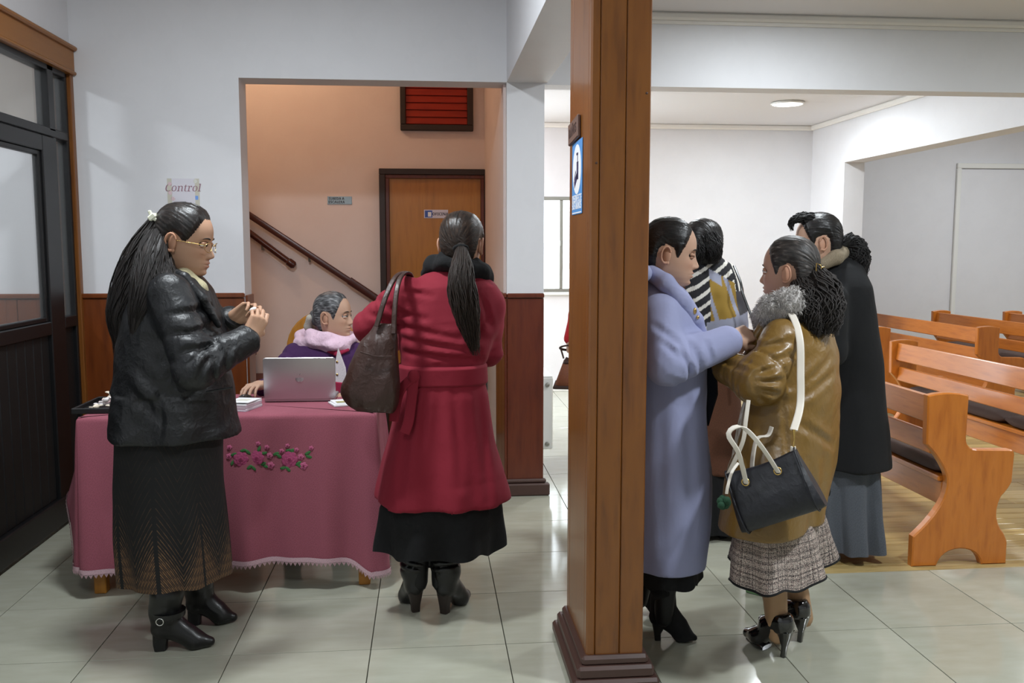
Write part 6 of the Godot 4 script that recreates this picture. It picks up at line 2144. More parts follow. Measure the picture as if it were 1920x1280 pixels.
	obj("dress_front", MB.new().prism(PackedVector2Array([Vector2(1.000, 1.206), Vector2(1.069, 1.096), Vector2(1.079, 0.935), Vector2(1.045, 0.815), Vector2(1.027, 0.896), Vector2(0.998, 1.097)]), -0.05, 0.03, Vector3(0, 0, -3.27), Vector3.RIGHT, Vector3.UP, Vector3.BACK, 0.01).mesh(), M.navy_cloth, t)
	obj("brooch", MB.new().ball(Vector3(0.944, 1.258, -3.120), Vector3(0.007, 0.012, 0.006)).ball(Vector3(0.955, 1.235, -3.120), Vector3(0.006, 0.007, 0.005)).mesh(), M.gold, t)
	obj("skirt", skirt([[0.326, 0.889, -3.270, 0.127, 0.150, 0.000, 2.2, 0.002, 7, 0.0], [0.231, 0.893, -3.270, 0.129, 0.155, 0.000, 2.2, 0.012, 7, 0.4]], 8, 96, 0.008).mesh(), M.black_cloth, t)
	shoe(t, "ankle_boot", {"heel": Vector3(0.829, 0.000, -3.232), "toe": Vector3(1.003, 0.000, -3.193), "heel_h": 0.055, "shaft": Vector3(0.868, 0.21, -3.20), "shaft_r": 0.050, "heel_w": 0.012, "tip": 0.012, "width": 0.036}, M.boot_suede, M.heel_black)
	shoe(t, "ankle_boot", {"heel": Vector3(0.805, 0.000, -3.477), "toe": Vector3(0.970, 0.000, -3.462), "heel_h": 0.055, "shaft": Vector3(0.835, 0.21, -3.37), "shaft_r": 0.050, "heel_w": 0.012, "tip": 0.012, "width": 0.036}, M.boot_suede, M.heel_black)
	var hair := hair_cap(head, 0.012, Vector3(0, -0.01, -0.11), HAIRLINE, 0.0016)
	lock(hair, [Vector3(0.812, 1.411, -3.280), Vector3(0.792, 1.382, -3.280), Vector3(0.793, 1.334, -3.240)], [0.03, 0.04, 0.015], 60, 12, 0.003, 0.8)
	hair.ball(Vector3(0.797, 1.455, -3.280), Vector3(0.045, 0.05, 0.05), Basis.IDENTITY, 18, 12)
	obj("hair", hair.mesh(), M.hair_black, t)

# ------------------------------------------------ woman in the olive leather jacket
func woman_olive_jacket() -> void:
	var t := thing("person", "person in long olive leather jacket with fur collar and tweed skirt", "person", Vector3(1.27, 0, -3.15))
	var head := {"at": Vector3(1.305, 1.393, -3.170), "fwd": Vector3(-1, 0, -0.85), "pitch": -0.02, "size": 0.98, "skin": SKIN_A, "lid": 0.3, "brow": M.hair_dark}
	var sho_l := Vector3(1.222, 1.165, -3.010)
	var elb_l := Vector3(1.127, 1.025, -2.960)
	var wri_l := Vector3(1.079, 1.049, -3.140)
	var sho_r := Vector3(1.428, 1.143, -3.340)
	var elb_r := Vector3(1.375, 0.949, -3.460)
	var wri_r := Vector3(1.210, 1.018, -3.360)
	var hd := {"wrist": wri_l + Vector3(-0.01, 0, -0.01), "f": Vector3(-0.5, 0.25, -0.8), "n": Vector3(0.3, 0.8, 0), "side": 1.0, "curl": fist(0.5, 0.7, 0.4), "thumb": [Vector3(0.7, 0.6, 0.4), Vector3(0.95, 0.1, 0.3), Vector3(1, -0.1, 0.1)]}
	var hd2 := {"wrist": wri_r, "f": Vector3(-0.8, 0.3, 0.1), "n": Vector3(0.3, 0.8, 0), "side": -1.0, "curl": fist(0.5, 0.7, 0.4), "thumb": [Vector3(0.7, 0.6, 0.4), Vector3(0.95, 0.1, 0.3), Vector3(1, -0.1, 0.1)]}
	body(t, {"head": head, "calf": 0.050, "ankle": 0.038, "joints": {"pelvis": Vector3(1.27, 0.80, -3.17), "chest": Vector3(1.28, 1.10, -3.18), "neck": Vector3(1.29, 1.25, -3.18), "sho_l": sho_l, "elb_l": elb_l, "wri_l": wri_l, "sho_r": sho_r, "elb_r": elb_r, "wri_r": wri_r, "hip_l": Vector3(1.23, 0.78, -3.11), "kne_l": Vector3(1.235, 0.42, -3.09), "ank_l": Vector3(1.265, 0.075, -3.070), "hip_r": Vector3(1.33, 0.78, -3.22), "kne_r": Vector3(1.335, 0.42, -3.22), "ank_r": Vector3(1.417, 0.075, -3.200)}, "stockings": Color(0.40, 0.245, 0.135), "hands": [hd, hd2]})
	var sec := [
		[1.273, 1.331, -3.170, 0.092, 0.055, 0.925, 2.2, 0.0, 5, 0.0], [1.234, 1.339, -3.170, 0.144, 0.095, 0.925, 2.3, 0.0, 5, 0.0], [1.169, 1.340, -3.170, 0.194, 0.125, 0.925, 2.4, 0.0, 5, 0.0], [1.062, 1.341, -3.170, 0.229, 0.145, 0.925, 2.4, 0.0, 5, 0.0], [0.883, 1.331, -3.170, 0.268, 0.160, 0.925, 2.4, 0.002, 5, 0.0], [0.685, 1.305, -3.160, 0.326, 0.170, 0.925, 2.4, 0.005, 5, 0.4], [0.585, 1.290, -3.160, 0.352, 0.165, 0.925, 2.4, 0.007, 5, 0.4], [0.491, 1.273, -3.150, 0.351, 0.165, 0.925, 2.4, 0.009, 5, 0.4]]
	var fd := field_for(sec, [sho_r, elb_r, wri_r, sho_l, elb_l, wri_l], 0.0082)
	fd.stack(sec, 0.03)
	fd.cone(sho_l, 0.072, elb_l, 0.072, 0.045, [0.008, 3.0, 0.5, 0.8, 0.4]).cone(elb_l, 0.072, wri_l, 0.060, 0.04, [0.010, 3.0, 0.8, 0.2, 0.4])
	fd.cone(sho_r, 0.070, elb_r, 0.066, 0.03).cone(elb_r, 0.066, wri_r, 0.055, 0.03)
	fd.wrinkle(noise(71, 5.0, 2, FastNoiseLite.TYPE_SIMPLEX_SMOOTH), 0.007, Vector3(1, 1.4, 1), 0.75, 1.4)
	fd.wrinkle(noise(72, 2.5, 2), 0.008, Vector3(2.0, 0.6, 2.0), 0.25, 0.9)
	fd.fold(Vector2(1.085, 1.055), Vector2(1.167, 1.088), 0.012, 0.011, -3.2)
	fd.fold(Vector2(1.081, 1.037), Vector2(1.180, 1.039), 0.013, 0.011, -3.2)
	fd.fold(Vector2(1.086, 1.015), Vector2(1.166, 0.991), 0.012, 0.011, -3.2)
	fd.fold(Vector2(1.094, 0.996), Vector2(1.139, 0.955), 0.01, 0.01, -3.2)
	fd.fold(Vector2(1.124, 1.140), Vector2(1.221, 1.168), 0.01, 0.012, -3.2)
	fd.fold(Vector2(1.144, 1.103), Vector2(1.245, 1.120), 0.009, 0.012, -3.2)
	fd.fold(Vector2(1.062, 1.071), Vector2(1.016, 1.097), 0.01, 0.01, -3.2)
	fd.fold(Vector2(1.228, 0.953), Vector2(1.417, 1.040), 0.01, 0.016, -3.2)
	fd.fold(Vector2(1.245, 0.893), Vector2(1.446, 0.772), 0.01, 0.016, -3.2)
	fd.fold(Vector2(1.261, 0.994), Vector2(1.410, 1.103), 0.008, 0.016, -3.2)
	fd.fold(Vector2(1.289, 0.749), Vector2(1.374, 0.517), 0.007, 0.02, -3.2)
	fd.fold(Vector2(1.093, 0.903), Vector2(1.087, 0.563), 0.008, 0.018, -3.2)
	fd.fold(Vector2(1.208, 0.976), Vector2(1.214, 0.674), 0.006, 0.008, -3.2)
	obj("jacket", meshed(fd), M.olive, t)
	# fur collar with a tufted surface
	var fc := roll([Vector3(1.228, 1.225, -3.200), Vector3(1.212, 1.264, -3.080), Vector3(1.261, 1.292, -3.050), Vector3(1.354, 1.280, -3.120), Vector3(1.422, 1.264, -3.240), Vector3(1.373, 1.276, -3.320), Vector3(1.293, 1.239, -3.300)], [0.036, 0.044, 0.046, 0.044, 0.042], 0.006)
	fc.wrinkle(noise(73, 26.0, 3), 0.018, Vector3.ONE)
	var fm := MB.new()
	fc.to(fm)
	var furc := obj("fur_collar", fm.mesh(), M.fur, t)
	obj("fur_tufts", tufts(fm, 3, 0.016, 0.0012, 31).mesh(), M.fur, furc).set_meta("kind", "stuff")
	obj("lapel", meshed(roll([Vector3(1.205, 1.211, -3.130), Vector3(1.168, 1.154, -3.130), Vector3(1.149, 1.086, -3.150), Vector3(1.135, 1.007, -3.160)], [0.020, 0.018, 0.014, 0.010], 0.007)), M.olive, t)
	# tweed skirt with a dark hem band
	var ss := [[0.538, 1.285, -3.150, 0.260, 0.135, 0.925, 2.2, 0.004, 7, 0.0], [0.425, 1.295, -3.150, 0.293, 0.150, 0.925, 2.2, 0.012, 7, 0.3], [0.311, 1.308, -3.150, 0.335, 0.160, 0.925, 2.2, 0.022, 7, 0.6]]
	obj("skirt", skirt(ss, 14, 140, 0.010, 1.0).mesh(), M.tweed, t)
	var hb := []
	for k in 121:
		var a := TAU * k / 120
		var w: Array = ss[2]
		var fo: float = w[7] * (sin(7 * a + w[9]) + 0.45 * sin(11 * a + 1.7 * w[9]))
		var lx: float = signf(cos(a)) * pow(absf(cos(a)), 2.0 / 2.2) * (w[3] + fo)
		var lz: float = signf(sin(a)) * pow(absf(sin(a)), 2.0 / 2.2) * (w[4] + fo)
		hb.append(Vector3(w[1] + cos(w[5]) * lx + sin(w[5]) * lz, w[0] + 0.010 * sin(7 * a + w[9] + 0.6), w[2] - sin(w[5]) * lx + cos(w[5]) * lz))
	obj("hem_binding", MB.new().tube(hb, [0.0042], 6).mesh(), M.black_cloth, t)
	# patent shoes
	for q in [[Vector3(1.295, 0.000, -3.010), Vector3(1.171, 0.000, -3.210)], [Vector3(1.411, 0.000, -3.131), Vector3(1.286, 0.000, -3.297)]]:
		shoe(t, "high_heel_shoe", {"heel": q[0], "toe": q[0] + (q[1] - q[0]).normalized() * 0.215, "heel_h": 0.085, "shaft": q[0] + Vector3(0, 0.16, 0), "boot": false, "throat": 0.048, "heel_w": 0.009, "heel_in": 0.006, "tip": 0.020, "width": 0.038, "platform": 0.012}, M.patent, M.patent)
	# hair
	var line := [[0.0, 0.084], [25.0, 0.082], [42.0, 0.07], [55.0, 0.045], [64.0, 0.016], [72.0, -0.016], [80.0, 0.008], [97.0, 0.026], [112.0, 0.006], [122.0, -0.05], [138.0, -0.09], [180.0, -0.11]]
	var cap := hair_cap(head, 0.011, Vector3(0.0, 0.0, -0.11), line, 0.0016)
	obj("hair", cap.mesh(), M.hair_salt, t)
	var fall := MB.new()
	lock(fall, [Vector3(1.373, 1.402, -3.110), Vector3(1.385, 1.339, -3.070), Vector3(1.390, 1.257, -3.040), Vector3(1.392, 1.182, -3.030)], [0.030, 0.060, 0.062, 0.034], 240, 14, 0.009, 0.75, 0.0034)
	lock(fall, [Vector3(1.319, 1.357, -3.100), Vector3(1.323, 1.303, -3.060), Vector3(1.336, 1.230, -3.030), Vector3(1.360, 1.178, -3.020)], [0.035, 0.05, 0.045, 0.02], 160, 15, 0.009, 0.75, 0.0034)
	obj("hair_fall", fall.mesh(), M.hair_curly, t)
	var cp := Vector3(1.370, 1.411, -3.075)
	var clip := MB.new()
	clip.tube([cp + Vector3(-0.008, -0.016, 0.008), cp + Vector3(-0.008, 0.016, 0.008), cp + Vector3(0.008, 0.009, 0.008), cp + Vector3(0.011, 0.0, 0.008), cp + Vector3(0.008, -0.009, 0.008), cp + Vector3(-0.008, -0.016, 0.008)], [0.0022], 6)
	clip.tube([cp + Vector3(0.011, 0, 0.008), cp + Vector3(0.022, 0.003, 0.004)], [0.003], 6)
	obj("hair_clip", clip.mesh(), M.gold, t)

# ------------------------------------------------ woman in the black coat
func woman_black_coat() -> void:
	var t := thing("person", "person in black coat and grey skirt with a curly ponytail beside the pews", "person", Vector3(1.85, 0, -4.1))
	var head := {"at": Vector3(1.807, 1.505, -4.070), "fwd": Vector3(-1, 0, -0.30), "pitch": 0.05, "size": 1.02, "skin": SKIN_C, "lid": 0.4}
	var sho_l := Vector3(1.829, 1.251, -3.940)
	var elb_l := Vector3(1.820, 1.012, -3.900)
	var wri_l := Vector3(1.681, 0.913, -3.920)
	var sho_r := Vector3(2.050, 1.233, -4.240)
	var elb_r := Vector3(2.038, 0.966, -4.280)
	var wri_r := Vector3(1.862, 0.888, -4.280)
	body(t, {"head": head, "joints": {"pelvis": Vector3(1.88, 0.85, -4.1), "chest": Vector3(1.86, 1.22, -4.1), "neck": Vector3(1.82, 1.40, -4.09), "sho_l": sho_l, "elb_l": elb_l, "wri_l": wri_l, "sho_r": sho_r, "elb_r": elb_r, "wri_r": wri_r, "hip_l": Vector3(1.87, 0.82, -4.02), "kne_l": Vector3(1.86, 0.46, -4.02), "ank_l": Vector3(1.88, 0.10, -4.02), "hip_r": Vector3(1.89, 0.82, -4.18), "kne_r": Vector3(1.88, 0.46, -4.18), "ank_r": Vector3(1.90, 0.10, -4.18)}, "stockings": Color(0.012, 0.012, 0.013), "hands": [{"wrist": wri_l + Vector3(-0.85, -0.3, -0.1) * 0.03, "f": Vector3(-0.85, -0.3, -0.1), "n": Vector3(0, -0.4, -1), "side": 1.0, "curl": fist(0.5, 0.7, 0.4), "thumb": [Vector3(0.7, 0.6, 0.4), Vector3(0.95, 0.1, 0.3), Vector3(1, -0.1, 0.1)]}, {"wrist": wri_r + Vector3(-0.85, -0.3, -0.1) * 0.03, "f": Vector3(-0.85, -0.3, -0.1), "n": Vector3(0, -0.4, 1), "side": -1.0, "curl": fist(0.5, 0.7, 0.4), "thumb": [Vector3(0.7, 0.6, 0.4), Vector3(0.95, 0.1, 0.3), Vector3(1, -0.1, 0.1)]}]})
	var sec := [
		[1.438, 1.933, -4.090, 0.073, 0.060, 0.000, 2.2, 0.0, 5, 0.0], [1.393, 1.929, -4.090, 0.099, 0.110, 0.000, 2.3, 0.0, 5, 0.0], [1.305, 1.933, -4.090, 0.126, 0.165, 0.000, 2.4, 0.0, 5, 0.0], [1.141, 1.950, -4.090, 0.147, 0.185, 0.000, 2.4, 0.0, 5, 0.0], [0.886, 1.971, -4.090, 0.164, 0.195, 0.000, 2.4, 0.002, 5, 0.0], [0.627, 1.989, -4.090, 0.178, 0.210, 0.000, 2.4, 0.006, 5, 0.2], [0.450, 2.002, -4.090, 0.189, 0.220, 0.000, 2.4, 0.010, 5, 0.2]]
	var fd := field_for(sec, [sho_r, elb_r, wri_r, sho_l, elb_l, wri_l], 0.011)
	fd.stack(sec, 0.03)
	fd.cone(sho_l, 0.07, elb_l, 0.062, 0.03).cone(elb_l, 0.062, wri_l, 0.05, 0.03)
	fd.cone(sho_r, 0.07, elb_r, 0.062, 0.03).cone(elb_r, 0.062, wri_r, 0.05, 0.03)
	fd.wrinkle(noise(74, 4.0, 2), 0.007, Vector3(1, 1, 1))
	obj("coat", meshed(fd), M.coat_black, t)
	obj("scarf", meshed(roll([Vector3(1.815, 1.409, -4.000), Vector3(1.865, 1.439, -3.990), Vector3(1.923, 1.458, -4.060), Vector3(1.955, 1.452, -4.160), Vector3(1.897, 1.422, -4.170)], [0.028, 0.034, 0.034, 0.028], 0.008)), M.beige_scarf, t)
	obj("skirt", skirt([[0.495, 1.991, -4.100, 0.155, 0.180, 0.000, 2.2, 0.006, 8, 0.0], [0.258, 2.000, -4.100, 0.156, 0.190, 0.000, 2.2, 0.016, 8, 0.3], [0.050, 2.011, -4.100, 0.154, 0.200, 0.000, 2.2, 0.026, 8, 0.6]], 14, 120, 0.006).mesh(), M.grey_skirt, t)
	for z in [-4.02, -4.18]:
		shoe(t, "shoe", {"heel": Vector3(1.93, 0, z), "toe": Vector3(1.71, 0, z - 0.03), "heel_h": 0.04, "shaft": Vector3(1.885, 0.2, z), "shaft_r": 0.045}, M.boot_black, M.heel_black)
	var hair := hair_cap(head, 0.014, Vector3(0, -0.005, -0.11), HAIRLINE, 0.002)
	lock(hair, [Vector3(1.922, 1.492, -4.060), Vector3(1.957, 1.512, -4.060), Vector3(1.990, 1.468, -4.060), Vector3(2.009, 1.393, -4.060), Vector3(2.021, 1.343, -4.060)], [0.022, 0.040, 0.052, 0.044, 0.016], 260, 17, 0.010, 0.8, 0.004)
	lock(hair, [Vector3(1.769, 1.610, -4.050), Vector3(1.718, 1.619, -4.050), Vector3(1.685, 1.610, -4.050), Vector3(1.674, 1.590, -4.060), Vector3(1.680, 1.566, -4.060)], [0.034, 0.028, 0.018, 0.010, 0.004], 90, 18, 0.006, 0.8, 0.003)
	obj("hair", hair.mesh(), M.hair_black, t)

# ------------------------------------------------ woman under the striped shawl
func woman_striped_shawl() -> void:
	var t := thing("person", "dark haired person wrapped in a striped black and white shawl", "person", Vector3(1.40, 0, -4.45))
	var head := {"at": Vector3(1.366, 1.488, -4.420), "fwd": Vector3(-0.35, 0, -1), "pitch": -0.02, "size": 1.0, "skin": SKIN_A, "no_eyes": true}
	var sho_l := Vector3(1.325, 1.266, -4.450)
	var elb_l := Vector3(1.294, 1.012, -4.420)
	var wri_l := Vector3(1.407, 0.828, -4.560)
	var sho_r := Vector3(1.553, 1.262, -4.500)
	var elb_r := Vector3(1.582, 1.001, -4.500)
	var wri_r := Vector3(1.548, 0.818, -4.620)
	body(t, {"head": head, "joints": {"pelvis": Vector3(1.42, 0.85, -4.48), "chest": Vector3(1.41, 1.20, -4.48), "neck": Vector3(1.39, 1.36, -4.46), "sho_l": sho_l, "elb_l": elb_l, "wri_l": wri_l, "sho_r": sho_r, "elb_r": elb_r, "wri_r": wri_r, "hip_l": Vector3(1.34, 0.82, -4.46), "kne_l": Vector3(1.37, 0.46, -4.46), "ank_l": Vector3(1.38, 0.10, -4.43), "hip_r": Vector3(1.50, 0.82, -4.46), "kne_r": Vector3(1.49, 0.46, -4.46), "ank_r": Vector3(1.50, 0.10, -4.44)}, "stockings": Color(0.012, 0.012, 0.013), "hands": [{"wrist": wri_l + Vector3(0.1, -0.45, -0.8) * 0.03, "f": Vector3(0.1, -0.45, -0.8), "n": Vector3(1, -0.2, 0), "side": 1.0, "curl": fist(0.5, 0.7, 0.4), "thumb": [Vector3(0.7, 0.6, 0.4), Vector3(0.95, 0.1, 0.3), Vector3(1, -0.1, 0.1)]}, {"wrist": wri_r + Vector3(0.1, -0.45, -0.8) * 0.03, "f": Vector3(0.1, -0.45, -0.8), "n": Vector3(-1, -0.2, 0), "side": -1.0, "curl": fist(0.5, 0.7, 0.4), "thumb": [Vector3(0.7, 0.6, 0.4), Vector3(0.95, 0.1, 0.3), Vector3(1, -0.1, 0.1)]}]})
	var sec := [
		[1.345, 1.413, -4.480, 0.070, 0.050, 0.000, 2.3, 0.0, 5, 0.0], [1.264, 1.437, -4.480, 0.146, 0.110, 0.000, 2.4, 0.0, 5, 0.0], [1.059, 1.442, -4.480, 0.148, 0.130, 0.000, 2.3, 0.0, 5, 0.0], [0.783, 1.441, -4.480, 0.152, 0.140, 0.000, 2.3, 0.0, 5, 0.0], [0.335, 1.448, -4.480, 0.179, 0.170, 0.000, 2.3, 0.006, 6, 0.0]]
	var fd := field_for(sec, [elb_l, wri_l, elb_r, wri_r], 0.014)
	fd.stack(sec, 0.03)
	fd.cone(sho_l, 0.06, elb_l, 0.055, 0.03).cone(elb_l, 0.055, wri_l, 0.045, 0.03)
	fd.cone(sho_r, 0.06, elb_r, 0.055, 0.03).cone(elb_r, 0.055, wri_r, 0.045, 0.03)
	obj("coat", meshed(fd), M.brown_cloth, t)
	obj("skirt", skirt([[0.392, 1.450, -4.480, 0.159, 0.160, 0.000, 2.2, 0.004, 7, 0.0], [0.035, 1.461, -4.480, 0.169, 0.180, 0.000, 2.2, 0.016, 7, 0.0]], 10, 90, 0.005).mesh(), M.black_cloth, t)
	# shawl
	var ws := [[1.445, 1.387, -4.440, 0.069, 0.065, 0.000, 2.2, 0.0, 5, 0.0], [1.402, 1.405, -4.450, 0.111, 0.110, 0.000, 2.3, 0.0, 5, 0.0], [1.319, 1.425, -4.470, 0.144, 0.150, 0.000, 2.4, 0.002, 6, 0.0], [1.224, 1.431, -4.470, 0.165, 0.175, 0.000, 2.4, 0.005, 6, 0.3], [1.115, 1.435, -4.470, 0.173, 0.190, 0.000, 2.4, 0.009, 6, 0.3], [1.043, 1.437, -4.470, 0.173, 0.190, 0.000, 2.4, 0.012, 6, 0.3]]
	var sf := field_for(ws, [], 0.005, 0.03)
	sf.stack(ws, 0.02)
	sf.wrinkle(noise(76, 6.0, 2), 0.018, Vector3(1.0, 0.8, 1.0))
	var sm := MB.new()
	sf.to(sm)
	var cream := Color(0.72, 0.70, 0.64)
	var char_ := Color(0.022, 0.022, 0.026)
	var must := Color(0.30, 0.185, 0.035)
	var lil := Color(0.30, 0.31, 0.40)
	var grey := Color(0.06, 0.058, 0.066)
	for k in sm.v.size():
		var p := sm.v[k]
		var a := p.y * 0.80 - (p.x - 1.30) * 0.60
		var st := fposmod(a, 0.046)
		var c := cream if st < 0.016 else char_
		var lx := p.x - 1.30
		var edge := 1.335 - 0.55 * (lx - 0.16)
		if lx > 0.08 and p.z > -4.50 and p.y < edge and lx < 0.21 + 0.1 * (1.3 - p.y):
			c = must
			if p.y > edge - 0.05 - 0.1 * (lx - 0.1) and lx < 0.14:
				c = lil
			if fposmod(lx + 0.3 * p.y, 0.11) < 0.022:
				c = lil
		elif lx >= 0.21 + 0.1 * (1.3 - p.y) and p.z > -4.52:
			var b := fposmod(lx * 1.2 + p.y * 0.25, 0.040)
			c = cream if b < 0.020 else char_
			if p.y < 1.27:
				c = grey
		if p.y < 1.135 + 0.20 * (lx - 0.15) and lx > 0.06 and p.z > -4.52:
			c = lil
		sm.col[k] = c
	obj("shawl", sm.mesh(), M.shawl, t)
	var hair := hair_cap(head, 0.016, Vector3(0, 0.02, -0.11), [[0.0, 0.07], [60.0, 0.02], [75.0, -0.03], [100.0, -0.02], [120.0, -0.09], [180.0, -0.115]], 0.002)
	lock(hair, [Vector3(1.373, 1.545, -4.340), Vector3(1.389, 1.472, -4.320), Vector3(1.399, 1.410, -4.330)], [0.05, 0.05, 0.03], 160, 21, 0.004, 0.85)
	lock(hair, [Vector3(1.316, 1.519, -4.330), Vector3(1.310, 1.454, -4.320), Vector3(1.311, 1.410, -4.340)], [0.04, 0.045, 0.03], 120, 22, 0.004, 0.85)
	obj("hair", hair.mesh(), M.hair_black, t)
	for x in [1.38, 1.50]:
		shoe(t, "shoe", {"heel": Vector3(x, 0, -4.36), "toe": Vector3(x - 0.03, 0, -4.58), "heel_h": 0.04, "shaft": Vector3(x, 0.2, -4.43), "shaft_r": 0.045}, M.boot_black, M.heel_black)
	var b := thing("shoulder_strap", "thin dark strap stretched beside the striped shawl", "strap", Vector3(1.525, 1.213, -4.200))
	obj("strap_band", strap([Vector3(1.492, 1.394, -4.300), Vector3(1.500, 1.314, -4.220), Vector3(1.500, 1.274, -4.200), Vector3(1.523, 1.201, -4.180), Vector3(1.541, 1.139, -4.160), Vector3(1.555, 1.038, -4.140), Vector3(1.565, 0.884, -4.140)], 0.006, 0.004, Vector3(1, 0, 0)).mesh(), M.boot_black, b)

# ------------------------------------------------ person in red, nearly all hidden by the pillar
func woman_red_hidden() -> void:
	var t := thing("person", "person in red sweater and black skirt holding a brown leather bag", "person", Vector3(1.24, 0, -6.25))
	var head := {"at": Vector3(1.24, 1.47, -6.25), "fwd": Vector3(0.6, 0, 0.8), "size": 0.98, "skin": SKIN_A, "lid": 0.3}
	var sho_l := Vector3(1.40, 1.24, -6.28)
	var elb_l := Vector3(1.43, 0.98, -6.25)
	var wri_l := Vector3(1.36, 0.84, -6.10)
	var sho_r := Vector3(1.09, 1.24, -6.22)
	var elb_r := Vector3(1.035, 1.02, -6.20)
	var wri_r := Vector3(0.985, 0.85, -6.20)
	body(t, {"head": head, "joints": {"pelvis": Vector3(1.24, 0.80, -6.25), "chest": Vector3(1.24, 1.14, -6.25), "neck": Vector3(1.24, 1.31, -6.25), "sho_l": sho_l, "elb_l": elb_l, "wri_l": wri_l, "sho_r": sho_r, "elb_r": elb_r, "wri_r": wri_r, "hip_l": Vector3(1.32, 0.78, -6.25), "kne_l": Vector3(1.30, 0.44, -6.24), "ank_l": Vector3(1.30, 0.08, -6.25), "hip_r": Vector3(1.16, 0.78, -6.25), "kne_r": Vector3(1.18, 0.44, -6.24), "ank_r": Vector3(1.18, 0.08, -6.25)}, "stockings": Color(0.012, 0.012, 0.013), "hands": [
		{"wrist": wri_r, "f": Vector3(-0.15, -1, 0.05), "n": Vector3(1, 0, 0), "side": 1.0, "curl": fist(1.0, 1.2, 0.7), "thumb": [Vector3(0.7, 0.6, 0.4), Vector3(0.95, 0.1, 0.3), Vector3(1, -0.1, 0.1)]},
		{"wrist": wri_l, "f": Vector3(-0.5, -0.6, 0.6), "n": Vector3(-0.6, 0, -0.6), "side": -1.0, "curl": fist(0.5, 0.6, 0.3), "thumb": [Vector3(0.7, 0.6, 0.4), Vector3(0.95, 0.1, 0.3), Vector3(1, -0.1, 0.1)]}]})
	var sec := [[1.33, 1.24, -6.25, 0.07, 0.065, 0.0, 2.2, 0.0, 5, 0.0], [1.28, 1.24, -6.25, 0.15, 0.10, 0.0, 2.3, 0.0, 5, 0.0], [1.15, 1.24, -6.25, 0.18, 0.13, 0.0, 2.3, 0.0, 5, 0.0], [0.95, 1.24, -6.25, 0.17, 0.13, 0.0, 2.3, 0.0, 5, 0.0], [0.76, 1.24, -6.25, 0.185, 0.15, 0.0, 2.3, 0.0, 5, 0.0]]
	var fd := field_for(sec, [elb_l, wri_l, elb_r, wri_r], 0.014)
	fd.stack(sec, 0.03)
	fd.cone(sho_l, 0.06, elb_l, 0.053, 0.03).cone(elb_l, 0.053, wri_l, 0.042, 0.03)
	fd.cone(sho_r, 0.06, elb_r, 0.053, 0.03).cone(elb_r, 0.053, wri_r, 0.042, 0.03)
	obj("sweater", meshed(fd), cloth(rgb(196, 30, 40), 0.1), t)
	obj("skirt", skirt([[0.80, 1.24, -6.25, 0.16, 0.14, 0.0, 2.2, 0.0, 7, 0.0], [0.30, 1.24, -6.25, 0.20, 0.18, 0.0, 2.2, 0.015, 7, 0.0]], 14, 90).mesh(), M.black_cloth, t)
	var hair := hair_cap(head, 0.014, Vector3(0, 0, -0.11))
	obj("hair", hair.mesh(), M.hair_dark, t)
	for x in [1.18, 1.30]:
		shoe(t, "shoe", {"heel": Vector3(x - 0.02, 0, -6.30), "toe": Vector3(x + 0.09, 0, -6.12), "heel_h": 0.03, "shaft": Vector3(x, 0.2, -6.25), "shaft_r": 0.045}, M.boot_black, M.heel_black)

# ------------------------------------------------ bags that hang from or stand by the people
func bag_body(c: Vector3, u: Vector3, w: Vector3, width: float, height: float, depth: float, n := 16, taper := 0.88) -> MB:
	# u along the width, w up; rounded duffel profile swept along u
	u = u.normalized()
	w = (w - u * w.dot(u)).normalized()
	var dpt := u.cross(w)
	var rings := []
	for j in n + 1:
		var q := j / float(n) * 2.0 - 1.0
		var sh := pow(maxf(0.0, 1.0 - pow(absf(q), 9.0)), 0.5) * 0.22 + 0.78
		if j == 0 or j == n:
			sh = 0.66
		var ring := PackedVector3Array()
		for k in 28:
			var a := TAU * k / 28
			var ca := signf(cos(a)) * pow(absf(cos(a)), 0.55)
			var sa := signf(sin(a)) * pow(absf(sin(a)), 0.55)
			var nar := lerpf(1.0, 0.42, smoothstep(-0.4, 1.0, sa))
			var y := sa * height * 0.5 * (0.92 + 0.08 * sh) - 0.012 * (1.0 - q * q) * (1.0 if sa > 0 else 0.0)
			ring.append(c + u * q * width * 0.5 * lerpf(1.04, taper, sa * 0.5 + 0.5) + w * y + dpt * ca * depth * 0.5 * nar * sh)
		rings.append(ring)
	return MB.new().loft(rings)

